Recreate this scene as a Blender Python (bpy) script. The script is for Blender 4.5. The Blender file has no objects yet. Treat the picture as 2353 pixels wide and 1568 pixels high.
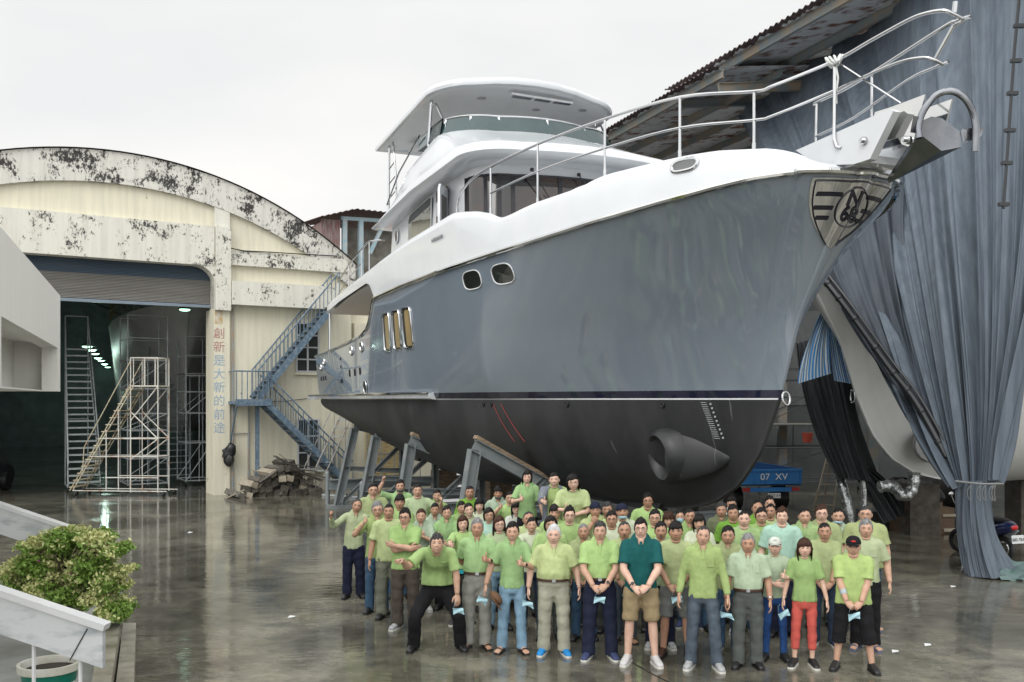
import bpy, math, random
import numpy as np
from mathutils import Vector, Matrix
R = math.radians
scene = bpy.context.scene
col = scene.collection
random.seed(7); rng = np.random.default_rng(7)

# ---------------------------------------------------------------- camera
FPX, HOR, CX, CAMZ = 2200.0, 919.0, 1176.0, 3.2      # pixel scale of the 2353 px wide photograph
cd = bpy.data.cameras.new('camera'); cam = bpy.data.objects.new('camera', cd); col.objects.link(cam)
cam.location = (0, 0, CAMZ); cam.rotation_euler = (R(90), 0, 0)
cd.sensor_width = 36; cd.lens = 36*FPX/2353; cd.shift_y = (HOR-784)/2353; cd.clip_end = 2000; cd.clip_start = .1
scene.camera = cam
# ---------------------------------------------------------------- sky and sun: bright overcast
SUN_EL, SUN_AZ = 40, 205
w = bpy.data.worlds.new('World'); scene.world = w; w.use_nodes = True
nt = w.node_tree; nt.nodes.clear()
def nn(nt, t, **k):
    n = nt.nodes.new(t)
    for a, b in k.items(): setattr(n, a, b)
    return n
out = nn(nt, 'ShaderNodeOutputWorld'); mixs = nn(nt, 'ShaderNodeMixShader'); b1 = nn(nt, 'ShaderNodeBackground'); b2 = nn(nt, 'ShaderNodeBackground')
sky = nn(nt, 'ShaderNodeTexSky', sky_type='NISHITA', sun_disc=False, sun_elevation=R(SUN_EL), sun_rotation=R(SUN_AZ))
nt.links.new(sky.outputs[0], b1.inputs[0]); b1.inputs[1].default_value = .1
tc = nn(nt, 'ShaderNodeTexCoord'); sp = nn(nt, 'ShaderNodeSeparateXYZ'); nt.links.new(tc.outputs['Generated'], sp.inputs[0])
mp = nn(nt, 'ShaderNodeMapping'); mp.inputs['Scale'].default_value = (1.2, 1.2, 3.2); nt.links.new(tc.outputs['Generated'], mp.inputs[0])
no = nn(nt, 'ShaderNodeTexNoise'); no.inputs['Scale'].default_value = 1.6; no.inputs['Detail'].default_value = 5; no.inputs['Roughness'].default_value = .5
nt.links.new(mp.outputs[0], no.inputs[0])
cr = nn(nt, 'ShaderNodeValToRGB'); cr.color_ramp.elements[0].position = .3; cr.color_ramp.elements[0].color = (.755, .77, .78, 1)
cr.color_ramp.elements[1].position = .72; cr.color_ramp.elements[1].color = (.94, .92, .885, 1)
nt.links.new(no.outputs[0], cr.inputs[0])
rz = nn(nt, 'ShaderNodeValToRGB')
for i, (p, v) in enumerate([(0, .75), (.42, 1.0), (1, 1.0)]):
    e = rz.color_ramp.elements[i] if i < 2 else rz.color_ramp.elements.new(p)
    e.position = p; e.color = (v, v, v, 1)
mr = nn(nt, 'ShaderNodeMapRange'); mr.inputs[1].default_value = .36; mr.inputs[2].default_value = 1.0; mr.inputs[3].default_value = 1.0; mr.inputs[4].default_value = 1.7
nt.links.new(sp.outputs[2], mr.inputs[0])
nt.links.new(cr.outputs[0], b2.inputs[0]); nt.links.new(mr.outputs[0], b2.inputs[1])
mixs.inputs[0].default_value = .94
# the cloud is brighter around the hidden sun, which stands behind the photographer
SD0 = V0 = Vector((math.cos(R(SUN_EL))*math.sin(R(SUN_AZ)), math.cos(R(SUN_EL))*math.cos(R(SUN_AZ)), math.sin(R(SUN_EL))))
dp = nn(nt, 'ShaderNodeVectorMath', operation='DOT_PRODUCT'); dp.inputs[1].default_value = tuple(SD0); nt.links.new(tc.outputs['Generated'], dp.inputs[0])
gl_ = nn(nt, 'ShaderNodeMapRange'); gl_.inputs[1].default_value = -.1; gl_.inputs[2].default_value = 1.0; gl_.inputs[3].default_value = 0; gl_.inputs[4].default_value = 1.2; nt.links.new(dp.outputs['Value'], gl_.inputs[0])
ad_ = nn(nt, 'ShaderNodeMath', operation='ADD'); nt.links.new(mr.outputs[0], ad_.inputs[0]); nt.links.new(gl_.outputs[0], ad_.inputs[1]); nt.links.new(ad_.outputs[0], b2.inputs[1])
nt.links.new(b1.outputs[0], mixs.inputs[1]); nt.links.new(b2.outputs[0], mixs.inputs[2]); nt.links.new(mixs.outputs[0], out.inputs[0])
sl = bpy.data.lights.new('sun', 'SUN'); sl.energy = 1.0; sl.angle = R(30); sl.color = (1, .97, .92)
so = bpy.data.objects.new('sun', sl); col.objects.link(so)
so.rotation_euler = (R(90-SUN_EL), 0, R(-SUN_AZ+180))
scene.view_settings.view_transform = 'Standard'; scene.view_settings.look = 'None'; scene.view_settings.exposure = 0.17; scene.view_settings.gamma = 1
scene.cycles.max_bounces = 6; scene.cycles.diffuse_bounces = 3; scene.cycles.glossy_bounces = 4; scene.cycles.transmission_bounces = 4
scene.cycles.sample_clamp_indirect = 6

# ---------------------------------------------------------------- materials
MATS = {}
def pm(name, c1, c2=None, scale=4, rough=.6, metal=0, bump=0, bscale=None, stretch=(1, 1, 1), coat=0, lo=.35, hi=.65, rough2=None, emit=0, spec=.5, alpha=1, trans=0):
    if name in MATS: return MATS[name]
    m = bpy.data.materials.new(name); m.use_nodes = True; t = m.node_tree; p = t.nodes['Principled BSDF']
    p.inputs['Roughness'].default_value = rough; p.inputs['Metallic'].default_value = metal; p.inputs['Coat Weight'].default_value = coat
    p.inputs['Specular IOR Level'].default_value = spec
    if trans: p.inputs['Transmission Weight'].default_value = trans
    if alpha < 1: p.inputs['Alpha'].default_value = alpha
    c1 = tuple(c1)+(1,)
    p.inputs['Base Color'].default_value = c1
    if emit: p.inputs['Emission Color'].default_value = c1; p.inputs['Emission Strength'].default_value = emit
    if c2 is None: c2 = tuple(x*.85 for x in c1[:3])
    c2 = tuple(c2)+(1,)
    tcn = nn(t, 'ShaderNodeTexCoord'); mpn = nn(t, 'ShaderNodeMapping'); mpn.inputs['Scale'].default_value = stretch
    src_ = nn(t, 'ShaderNodeNewGeometry').outputs['Position'] if name.startswith('fabric') else tcn.outputs['Object']
    t.links.new(src_, mpn.inputs[0])
    n = nn(t, 'ShaderNodeTexNoise'); n.inputs['Scale'].default_value = scale; n.inputs['Detail'].default_value = 6; n.inputs['Roughness'].default_value = .6
    t.links.new(mpn.outputs[0], n.inputs[0])
    r = nn(t, 'ShaderNodeValToRGB'); r.color_ramp.elements[0].position = lo; r.color_ramp.elements[1].position = hi
    r.color_ramp.elements[0].color = c1; r.color_ramp.elements[1].color = c2
    t.links.new(n.outputs[0], r.inputs[0]); t.links.new(r.outputs[0], p.inputs['Base Color'])
    if rough2 is not None:
        q = nn(t, 'ShaderNodeMapRange'); q.inputs[1].default_value = lo; q.inputs[2].default_value = hi; q.inputs[3].default_value = rough; q.inputs[4].default_value = rough2
        t.links.new(n.outputs[0], q.inputs[0]); t.links.new(q.outputs[0], p.inputs['Roughness'])
    if bump:
        n2 = nn(t, 'ShaderNodeTexNoise'); n2.inputs['Scale'].default_value = bscale or scale*4; n2.inputs['Detail'].default_value = 4
        t.links.new(mpn.outputs[0], n2.inputs[0])
        b = nn(t, 'ShaderNodeBump'); b.inputs['Strength'].default_value = bump; b.inputs['Distance'].default_value = .02
        t.links.new(n2.outputs[0], b.inputs['Height']); t.links.new(b.outputs[0], p.inputs['Normal'])
    MATS[name] = m
    return m

def mould(name, base, base2, dark, amount, streak=.5, scale=1.6, fine=9.0):
    """painted concrete with black mould patches and dribbles"""
    m = bpy.data.materials.new(name); m.use_nodes = True; t = m.node_tree; p = t.nodes['Principled BSDF']
    p.inputs['Roughness'].default_value = .85
    tcn = nn(t, 'ShaderNodeTexCoord')
    def noise(sc, st, det=8, ro=.65):
        mpn = nn(t, 'ShaderNodeMapping'); mpn.inputs['Scale'].default_value = st; t.links.new(tcn.outputs['Object'], mpn.inputs[0])
        n = nn(t, 'ShaderNodeTexNoise'); n.inputs['Scale'].default_value = sc; n.inputs['Detail'].default_value = det; n.inputs['Roughness'].default_value = ro
        t.links.new(mpn.outputs[0], n.inputs[0]); return n.outputs[0]
    a = noise(scale, (1, 1, 1)); f = noise(fine, (1, 1, .6), 6, .8); g = noise(.7, (1, 1, 1), 3)
    s = noise(5, (1, 1, .08), 3)
    def math_(op, x, y):
        k = nn(t, 'ShaderNodeMath', operation=op)
        for i, v in enumerate((x, y)):
            if isinstance(v, (int, float)): k.inputs[i].default_value = v
            else: t.links.new(v, k.inputs[i])
        return k.outputs[0]
    v = math_('ADD', math_('MULTIPLY', a, .46), math_('MULTIPLY', f, .54))
    v = math_('ADD', v, math_('MULTIPLY', g, .25))
    r = nn(t, 'ShaderNodeMapRange'); r.inputs[1].default_value = .70-amount; r.inputs[2].default_value = .735-amount
    t.links.new(v, r.inputs[0])
    c = nn(t, 'ShaderNodeMix', data_type='RGBA'); c.inputs['A'].default_value = base+(1,); c.inputs['B'].default_value = base2+(1,)
    q = nn(t, 'ShaderNodeMapRange'); q.inputs[1].default_value = .4; q.inputs[2].default_value = .65; t.links.new(s, q.inputs[0])
    qq = math_('MULTIPLY', q.outputs[0], streak); t.links.new(qq, c.inputs['Factor'])
    c2 = nn(t, 'ShaderNodeMix', data_type='RGBA'); t.links.new(c.outputs['Result'], c2.inputs['A']); c2.inputs['B'].default_value = dark+(1,)
    t.links.new(r.outputs[0], c2.inputs['Factor']); t.links.new(c2.outputs['Result'], p.inputs['Base Color'])
    b = nn(t, 'ShaderNodeBump'); b.inputs['Strength'].default_value = .3; b.inputs['Distance'].default_value = .01
    t.links.new(f, b.inputs['Height']); t.links.new(b.outputs[0], p.inputs['Normal'])
    MATS[name] = m; return m

# ---------------------------------------------------------------- mesh builder
def V(*a): return np.array(a, float)
def nrm(v): v = np.asarray(v, float); return v/(np.linalg.norm(v)+1e-12)
def frame(d, up=(0, 0, 1)):
    d = nrm(d); u = np.array(up, float)
    if abs(d@u) > .97: u = V(0, 1, 0) if abs(d[1]) < .9 else V(1, 0, 0)
    x = nrm(np.cross(d, u)); y = np.cross(x, d); return x, y, d
class MB:
    def __init__(s): s.v = []; s.f = []; s.m = []; s.n = 0
    def add(s, vs, fs, m=0):
        s.v.append(np.asarray(vs, float).reshape(-1, 3)); k = s.n
        s.f += [tuple(i+k for i in f) for f in fs]; s.m += [m]*len(fs); s.n += len(s.v[-1]); return s
    def box(s, a, b, m=0, M=None):
        (x0, y0, z0), (x1, y1, z1) = a, b
        vs = np.array([(x, y, z) for z in (z0, z1) for y in (y0, y1) for x in (x0, x1)], float)
        if M is not None: vs = vs@np.asarray(M)[:3, :3].T+np.asarray(M)[:3, 3]
        return s.add(vs, [(0, 2, 3, 1), (4, 5, 7, 6), (0, 1, 5, 4), (2, 6, 7, 3), (0, 4, 6, 2), (1, 3, 7, 5)], m)
    def beam(s, p, q, w, h=None, m=0, up=(0, 0, 1)):
        h = h or w; p = np.asarray(p, float); q = np.asarray(q, float); x, y, d = frame(q-p, up)
        vs = [c+x*a*w/2+y*b*h/2 for c in (p, q) for a, b in ((-1, -1), (1, -1), (1, 1), (-1, 1))]
        return s.add(vs, [(3, 2, 1, 0), (4, 5, 6, 7), (0, 1, 5, 4), (1, 2, 6, 5), (2, 3, 7, 6), (3, 0, 4, 7)], m)
    def ibeam(s, p, q, w, h, t=.02, m=0, up=(0, 0, 1)):
        p = np.asarray(p, float); q = np.asarray(q, float); x, y, d = frame(q-p, up)
        s.beam(p+y*(h/2-t/2), q+y*(h/2-t/2), w, t, m, up); s.beam(p-y*(h/2-t/2), q-y*(h/2-t/2), w, t, m, up); s.beam(p, q, t, h-2*t, m, up); return s
    def tube(s, pts, r, n=8, m=0, cap=True, ell=None):
        pts = np.asarray(pts, float); k = len(pts); r = np.broadcast_to(np.asarray(r, float), (k,))
        tg = np.gradient(pts, axis=0); x, y, d = frame(tg[0]); vs = []
        for i in range(k):
            d = nrm(tg[i]); x = nrm(x-d*(x@d)); y = np.cross(d, x)
            for j in range(n):
                a = 2*math.pi*j/n; ex, ey = ell or (1, 1)
                vs.append(pts[i]+r[i]*(ex*math.cos(a)*x+ey*math.sin(a)*y))
        fs = [(i*n+j, i*n+(j+1) % n, (i+1)*n+(j+1) % n, (i+1)*n+j) for i in range(k-1) for j in range(n)]
        if cap: fs += [tuple(range(n-1, -1, -1)), tuple((k-1)*n+j for j in range(n))]
        return s.add(vs, fs, m)
    def loft(s, rings, m=0, cap=True, closed=True):
        k = len(rings); n = len(rings[0]); e = n if closed else n-1
        fs = [(i*n+j, i*n+(j+1) % n, (i+1)*n+(j+1) % n, (i+1)*n+j) for i in range(k-1) for j in range(e)]
        if cap: fs += [tuple(range(n-1, -1, -1)), tuple((k-1)*n+j for j in range(n))]
        return s.add(np.array(rings, float).reshape(-1, 3), fs, m)
    def ell(s, c, r, nu=10, nv=7, m=0, M=None):
        c = np.asarray(c, float); r = np.asarray(r, float); vs = []
        for i in range(nv+1):
            ph = -math.pi/2+math.pi*i/nv
            for j in range(nu): a = 2*math.pi*j/nu; vs.append(V(math.cos(ph)*math.cos(a), math.cos(ph)*math.sin(a), math.sin(ph))*r)
        vs = np.array(vs)
        if M is not None: vs = vs@np.asarray(M).T
        return s.add(vs+c, [(i*nu+j, i*nu+(j+1) % nu, (i+1)*nu+(j+1) % nu, (i+1)*nu+j) for i in range(nv) for j in range(nu)], m)
    def rings(s, spec, n=16, m=0, cap=True):
        """spec: (cx,cy,z,rx,ry)"""
        rs = [[(cx+rx*math.cos(2*math.pi*j/n), cy+ry*math.sin(2*math.pi*j/n), z) for j in range(n)] for cx, cy, z, rx, ry in spec]
        return s.loft(rs, m, cap)
    def grid(s, P, m=0, flip=False):
        P = np.asarray(P, float); a, b = P.shape[:2]
        fs = [(i*b+j, i*b+j+1, (i+1)*b+j+1, (i+1)*b+j) for i in range(a-1) for j in range(b-1)]
        if flip: fs = [f[::-1] for f in fs]
        return s.add(P.reshape(-1, 3), fs, m)
    def poly(s, P, th, nv, m=0):
        """flat polygon P given thickness along nv"""
        P = np.asarray(P, float); n = len(P); nv = nrm(nv)*th
        return s.add(np.vstack([P, P+nv]), [tuple(range(n-1, -1, -1)), tuple(range(n, 2*n))]+[(i, (i+1) % n, n+(i+1) % n, n+i) for i in range(n)], m)
    def arr(s): return np.vstack(s.v)
    def build(s, name, mats, parent=None, smooth=True, ang=40, kind=None):
        me = bpy.data.meshes.new(name)
        if not s.v: s.add([(0, 0, 0)]*3, [(0, 1, 2)])
        me.from_pydata(s.arr().tolist(), [], s.f)
        for x in (mats if isinstance(mats, (list, tuple)) else [mats]): me.materials.append(x)
        me.polygons.foreach_set('material_index', s.m)
        if smooth:
            me.polygons.foreach_set('use_smooth', [True]*len(me.polygons))
            if ang < 180: me.set_sharp_from_angle(angle=R(ang))
        me.update()
        o = bpy.data.objects.new(name, me); col.objects.link(o)
        if parent: o.parent = parent
        if kind: o['kind'] = kind
        return o
def tag(o, label, cat, group=None):
    o['label'] = label; o['category'] = cat
    if group: o['group'] = group
    return o
def thing(name, label, cat, loc=(0, 0, 0), rz=0, group=None):
    o = bpy.data.objects.new(name, None); col.objects.link(o); o.empty_display_size = .2
    o.location = loc; o.rotation_euler = (0, 0, rz); return tag(o, label, cat, group)
def text(name, s, size, M, mt, parent, depth=.004, align='CENTER', sx=1):
    cu = bpy.data.curves.new(name, 'FONT'); cu.body = s; cu.size = size; cu.extrude = depth; cu.align_x = align; cu.align_y = 'CENTER'
    o = bpy.data.objects.new(name, cu); col.objects.link(o)
    dg = bpy.context.evaluated_depsgraph_get(); me = bpy.data.meshes.new_from_object(o.evaluated_get(dg))
    bpy.data.objects.remove(o); me.materials.clear(); me.materials.append(mt)
    k = bpy.data.objects.new(name, me); col.objects.link(k); k.parent = parent; k.matrix_local = M @ Matrix.Diagonal((sx, 1, 1, 1)); return k
def axes(o, x, y, z):
    """4x4 matrix with given origin and axes"""
    return Matrix(((x[0], y[0], z[0], o[0]), (x[1], y[1], z[1], o[1]), (x[2], y[2], z[2], o[2]), (0, 0, 0, 1)))
def W(px, py, Y):   # photograph position at a given depth -> world
    return V((px-CX)/FPX*Y, Y, CAMZ+(HOR-py)/FPX*Y)
def G(px, py):      # ground point
    return W(px, py, FPX*CAMZ/(py-HOR))
def lerp(pts, x):
    return float(np.interp(x, [p[0] for p in pts], [p[1] for p in pts]))

# ---------------------------------------------------------------- ground
def make_ground():
    m = bpy.data.materials.new('wet_concrete'); m.use_nodes = True; t = m.node_tree; p = t.nodes['Principled BSDF']
    tcn = nn(t, 'ShaderNodeTexCoord')
    def noise(sc, st=(1, 1, 1), det=6, ro=.6, dist=0):
        mpn = nn(t, 'ShaderNodeMapping'); mpn.inputs['Scale'].default_value = st; t.links.new(tcn.outputs['Object'], mpn.inputs[0])
        n = nn(t, 'ShaderNodeTexNoise'); n.inputs['Scale'].default_value = sc; n.inputs['Detail'].default_value = det; n.inputs['Roughness'].default_value = ro; n.inputs['Distortion'].default_value = dist
        t.links.new(mpn.outputs[0], n.inputs[0]); return n.outputs[0]
    def ramp(x, els):
        r = nn(t, 'ShaderNodeValToRGB'); t.links.new(x, r.inputs[0])
        for i, (q, c) in enumerate(els):
            e = r.color_ramp.elements[i] if i < 2 else r.color_ramp.elements.new(q)
            e.position = q; e.color = tuple(c)+(1,)
        return r.outputs[0]
    big = noise(.28, det=7, ro=.62, dist=.6); med = noise(1.6, det=8, ro=.7, dist=.4); fine = noise(14, det=5, ro=.8)
    c1 = ramp(big, [(.3, (.052, .05, .037)), (.46, (.105, .10, .078)), (.6, (.19, .18, .145)), (.75, (.10, .10, .06))])
    c2 = ramp(med, [(.3, (.36, .35, .31)), (.5, (.92, .92, .92)), (.72, (1.55, 1.5, 1.4))])
    mx = nn(t, 'ShaderNodeMix', data_type='RGBA', blend_type='MULTIPLY'); mx.inputs['Factor'].default_value = 1
    t.links.new(c1, mx.inputs['A']); t.links.new(c2, mx.inputs['B'])
    c3 = ramp(fine, [(.3, (.75, .75, .75)), (.7, (1.2, 1.2, 1.2))])
    mx2 = nn(t, 'ShaderNodeMix', data_type='RGBA', blend_type='MULTIPLY'); mx2.inputs['Factor'].default_value = .8
    t.links.new(mx.outputs['Result'], mx2.inputs['A']); t.links.new(c3, mx2.inputs['B'])
    t.links.new(mx2.outputs['Result'], p.inputs['Base Color'])
    wet = noise(.45, (1, 1, 1), 6, .6, 1.2)
    rr = nn(t, 'ShaderNodeValToRGB'); t.links.new(wet, rr.inputs[0])
    for i, (q, c) in enumerate([(.38, .03), (.50, .07), (.60, .16), (.72, .30)]):
        e = rr.color_ramp.elements[i] if i < 2 else rr.color_ramp.elements.new(q)
        e.position = q; e.color = (c, c, c, 1)
    # the dry, roofed side under the shed is rougher
    t.links.new(rr.outputs[0], p.inputs['Roughness'])
    p.inputs['IOR'].default_value = 1.5; p.inputs['Specular IOR Level'].default_value = .85
    w1 = noise(2.2, (1, 2.4, 1), 3, .5); w2 = noise(30, (1, 1, 1), 3, .6)
    ad = nn(t, 'ShaderNodeMath', operation='MULTIPLY_ADD'); t.links.new(w2, ad.inputs[0]); ad.inputs[1].default_value = .05; t.links.new(w1, ad.inputs[2])
    b = nn(t, 'ShaderNodeBump'); b.inputs['Strength'].default_value = .16; b.inputs['Distance'].default_value = .03
    t.links.new(ad.outputs[0], b.inputs['Height']); t.links.new(b.outputs[0], p.inputs['Normal'])
    g = MB(); g.grid([[(x, y, 0) for x in (-150, -20, 0, 20, 150)] for y in (-60, 0, 20, 40, 300)], flip=True)
    g.build('ground', m, smooth=False, kind='structure')
make_ground()
# joint between two slabs and bits of paper on it
J = MB()
dj = pm('joint_dark', (.015, .014, .012), rough=.5)
def strip(mb, pts, wd, z=.004, m=0):
    P = [np.array([p[0], p[1], z]) for p in pts]; a = []; b = []
    for i, p in enumerate(P):
        d = nrm(P[min(i+1, len(P)-1)]-P[max(i-1, 0)]); n = V(-d[1], d[0], 0)*wd/2
        a.append(p-n); b.append(p+n)
    mb.grid([a, b], m)
for pts, wd in [([G(1405, 1500), G(1440, 1516), G(1490, 1545), G(1600, 1600)], .018)]:
    strip(J, pts, wd)
J.build('slab_joint', dj, smooth=False, kind='structure')
# ================================================================ motor yacht
TH = R(24); CT, ST = math.cos(TH), math.sin(TH); BX, BY = 4.08, 14.6
def inv(px, py, b):
    t = (px-CX)/FPX
    a = (BX-CT*b-t*(BY-ST*b))/(ST+t*CT); Y = BY+CT*a-ST*b
    return a, (HOR-py)*Y/FPX
def L(a, b, h): return V(-a, -b, h)       # a: metres aft of the stem, b: to starboard, h: above the waterline
def Q(px, py, b): a, h = inv(px, py, b); return L(a, b, h)
STEM = [(-2.0, 3.3), (-1.9, 2.4), (-1.75, 1.67), (-1.38, .96), (-.82, .42), (0, 0), (1.2, -.42), (2.21, -1.07), (3.1, -1.81), (4.2, -2.6)]
def A0(h): return lerp(STEM, h)
CAPK = .55
BD = [(0, .10), (.04, .34), (.12, .55), (.35, .88), (.8, 1.3), (1.5, 1.74), (2.9, 2.33), (5, 2.82), (7.5, 3.08), (11, 3.1), (21, 3.0)]
BW = [(0, .03), (.5, .2), (1, .42), (2, .86), (4, 1.62), (6, 2.22), (8, 2.6), (10, 2.82), (14, 2.93), (19, 2.75)]
HRT = [(-1.9, 3.05), (-1.5, 3.07), (-1.05, 3.03), (-.3, 2.93), (1.1, 2.81), (3.3, 2.68), (5.7, 2.61), (8.9, 2.58), (11.6, 2.52), (11.75, 2.45), (11.9, 2.25), (12.15, 1.98), (12.4, 1.82), (13, 1.68), (14.3, 1.58), (17.1, 1.44), (19, 1.38)]
AT = 19.0
def sm(T, s, w=.35): return (lerp(T, s-w)+2*lerp(T, s)+lerp(T, s+w))/4 if s > w else lerp(T, s)
def hb(U, h, hr=2.8):
    bd = sm(BD, (AT+1.78)*U); bw = sm(BW, AT*U)
    t = min(max(h/max(hr, .1), 0), 1); fw = min(1, U*3.2)
    p = 1.75*(1-fw)+.62*fw
    hfull = 2.8; t = min(h/hfull, 1.05)
    return bw+(bd-bw)*t**p
def hullb(a, h):
    a0 = A0(h); return hb(max(0, (a-a0)/(AT-a0)), max(h, 0))
US = np.unique(np.concatenate([np.linspace(0, 1, 60)**1.6, np.linspace(0, .03, 8), np.linspace(.64, .7, 14), (np.arange(0, 21)/20*.3+.3)]))
def hull_surface(sgn, rows, HR=HRT):
    P = []
    for U in US:
        hd = lerp(HR, A0(3)+(AT-A0(3))*U); c = []
        for kind, t in rows:
            h = t if kind == 'h' else (.17+(hd-.17)*t)
            a0 = A0(h); a = a0+(AT-a0)*U
            c.append(L(a, sgn*hb(U, h), h))
        P.append(c)
    return P
def bottom_surface(sgn, n=15):
    P = []
    for U in US:
        c = []; aw = AT*U
        D = lerp([(0, 2.0), (8, 1.95), (12, 1.6), (15, 1.2), (19, .55)], aw); bw = sm(BW, AT*U)
        for i in range(n):
            th = math.pi/2*i/(n-1); h = -D*math.sin(th)**(1.0 if aw < 6 else .9)
            a0 = A0(h); a = a0+(AT-a0)*U
            full = min(1, U*2.5)
            sh = math.cos(th)**(1.15-.6*full); b = max(bw*sh, .035)
            c.append(L(a, sgn*b, h-.001))
        P.append(c)
    return P
mHull = pm('hull_blue_grey', (.175, .212, .255), (.188, .224, .262), 1.2, rough=.08, coat=1, bump=.22, bscale=.5)
mNavy = pm('boot_stripe_navy', (.006, .008, .03), rough=.12, coat=.6)
mWhite = pm('gelcoat_white', (.58, .60, .625), (.55, .575, .60), 1.5, rough=.16, coat=.3)
mSoffit = pm('soffit_white', (.80, .82, .84), (.76, .78, .80), 2, rough=.4)
def bottom_mat():
    m = pm('antifouling_black', (.016, .0175, .019), (.032, .034, .035), 1.4, rough=.42, rough2=.55, bump=.05, bscale=20, stretch=(1, 1, .35))
    t = m.node_tree; p = t.nodes['Principled BSDF']; src = p.inputs['Base Color'].links[0].from_socket
    tcn = nn(t, 'ShaderNodeTexCoord'); mp_ = nn(t, 'ShaderNodeMapping'); mp_.inputs['Scale'].default_value = (9, 1, .35); t.links.new(tcn.outputs['Object'], mp_.inputs[0])
    n = nn(t, 'ShaderNodeTexNoise'); n.inputs['Scale'].default_value = 1.6; n.inputs['Detail'].default_value = 3; n.inputs['Distortion'].default_value = .3; t.links.new(mp_.outputs[0], n.inputs[0])
    r = nn(t, 'ShaderNodeMapRange'); r.inputs[1].default_value = .70; r.inputs[2].default_value = .74; r.inputs[4].default_value = .5; t.links.new(n.outputs[0], r.inputs[0])
    mx = nn(t, 'ShaderNodeMix', data_type='RGBA'); t.links.new(src, mx.inputs['A']); mx.inputs['B'].default_value = (.18, .18, .18, 1)
    t.links.new(r.outputs[0], mx.inputs['Factor']); t.links.new(mx.outputs['Result'], p.inputs['Base Color']); return m
mBot = bottom_mat()
mSteel = pm('polished_steel', (.50, .51, .52), (.44, .45, .46), 3, rough=.12, metal=1)
mChrome = pm('mirror_steel', (.62, .62, .60), (.54, .55, .55), 2, rough=.06, metal=1, bump=.03, bscale=3)
mGlass = pm('tinted_glass_reflections', (.012, .016, .018), (.04, .022, .016), .9, rough=.03, coat=.5, stretch=(1, 1, 2.5))  # brown second tone paints warm interior reflections into the dark glass
mBlack = pm('black_rubber', (.012, .012, .013), rough=.5)
yacht = thing('motor_yacht', 'huge motor yacht with blue grey hull and black bottom, propped up behind the crowd', 'yacht', (BX, BY, CAMZ), math.atan2(-CT, ST))
def hull_parts(root, mh, mb_, stripe=True, HR=HRT):
    o = MB()
    rows = [('h', .15)]+[('t', t) for t in np.linspace(0.02, 1, 14)] if stripe else [('h', 0)]+[('t', t) for t in np.linspace(0.02, 1, 14)]
    for s in (1, -1): o.grid(hull_surface(s, rows, HR), flip=(s < 0))
    def cap_(rows_):
        s0 = hull_surface(1, rows_, HR)[0]; G_ = []
        for t in np.linspace(-math.pi/2, math.pi/2, 13): G_.append([V(p[0]+CAPK*abs(p[1])*math.cos(t), -abs(p[1])*math.sin(t), p[2]) for p in s0])
        return G_
    o.grid(cap_(rows))
    # transom
    T = [hull_surface(s, rows, HR)[-1] for s in (1, -1)]
    o.grid(T)
    o.build('hull', mh, root, ang=60)
    if stripe:
        o = MB()
        o.grid(cap_([('h', 0), ('h', .15)]), 0)
        for s in (1, -1):
            o.grid(hull_surface(s, [('h', 0), ('h', .025)], HR), 1, flip=(s < 0)); o.grid(hull_surface(s, [('h', .025), ('h', .15)], HR), 0, flip=(s < 0))
        o.build('boot_stripe', [mNavy, pm('stripe_white', (.7, .72, .74), rough=.2)], root, ang=60)
    o = MB()
    for s in (1, -1): o.grid(bottom_surface(s), flip=(s > 0))
    s0 = bottom_surface(1)[0]; o.grid([[V(p[0]+CAPK*abs(p[1])*math.cos(t), -abs(p[1])*math.sin(t), p[2]) for p in s0] for t in np.linspace(-math.pi/2, math.pi/2, 7)], flip=True)
    o.grid([bottom_surface(s)[-1] for s in (1, -1)], flip=True)
    o.build('underbody', mb_, root, ang=60)
hull_parts(yacht, mHull, mBot)
# white bulwark, boat-deck slab and cap
HTT = [(-2, 3.1), (-1.8, 3.12), (-1.55, 3.2), (-1.3, 3.38), (-1.1, 3.45), (-.5, 3.52), (0, 3.54), (.5, 3.54), (1.5, 3.53), (1.75, 3.5), (2.1, 3.42), (3.1, 3.38), (3.9, 3.3), (4.2, 3.29), (4.4, 3.33), (4.55, 3.42), (5.2, 3.58), (6.17, 3.72), (8.9, 3.60), (10.84, 3.46), (15.3, 3.1), (17.4, 2.86)]
LBT = [(-2, 3.05), (-1.5, 3.07), (-1.05, 3.03), (-.3, 2.93), (1.1, 2.81), (3.3, 2.68), (5.7, 2.61), (8.9, 2.58), (11.6, 2.52), (11.74, 2.67), (12.06, 2.93), (12.39, 3.0), (13.5, 2.93), (15.26, 2.82), (17.4, 2.60)]
def deckb(a):
    hd = lerp(HRT, a) if a < 11.6 else 2.5; U = max(0, (a-A0(hd))/(AT-A0(hd))); return hb(U, hd)
AS = sorted(set(list(A0(3.05)+np.linspace(0, 1, 30)**1.8*3)+list(np.linspace(1.3, 6.4, 36))+list(np.linspace(6.4, 11.4, 12))+list(np.linspace(11.5, 12.6, 16))+list(np.linspace(12.8, 17.4, 12))))
o = MB()
for s in (1, -1):
    P = []
    for a in AS:
        b = deckb(a); lo, hi = lerp(LBT, a), sm(HTT, a, .12) if a > -1.2 else lerp(HTT, a)
        if a > 17: b -= (a-17)*.4
        k = .10 if a < 2 else .04; c = []
        for t in (0, .12, .35, .6, .85): c.append(L(a, s*(b+.012-k*t*t), lo+(hi-lo)*t))
        c += [L(a, s*(b-k), hi-.02), L(a, s*(b-k-.05), hi+.005), L(a, s*max(b-k-.13, .02), hi-.03), L(a, s*max(b-.3, .01), lo+.02)]
        P.append(c)
    o.grid(P, flip=(s < 0))
o.build('bulwark', mWhite, yacht, ang=60)
o = MB()   # decks
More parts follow.
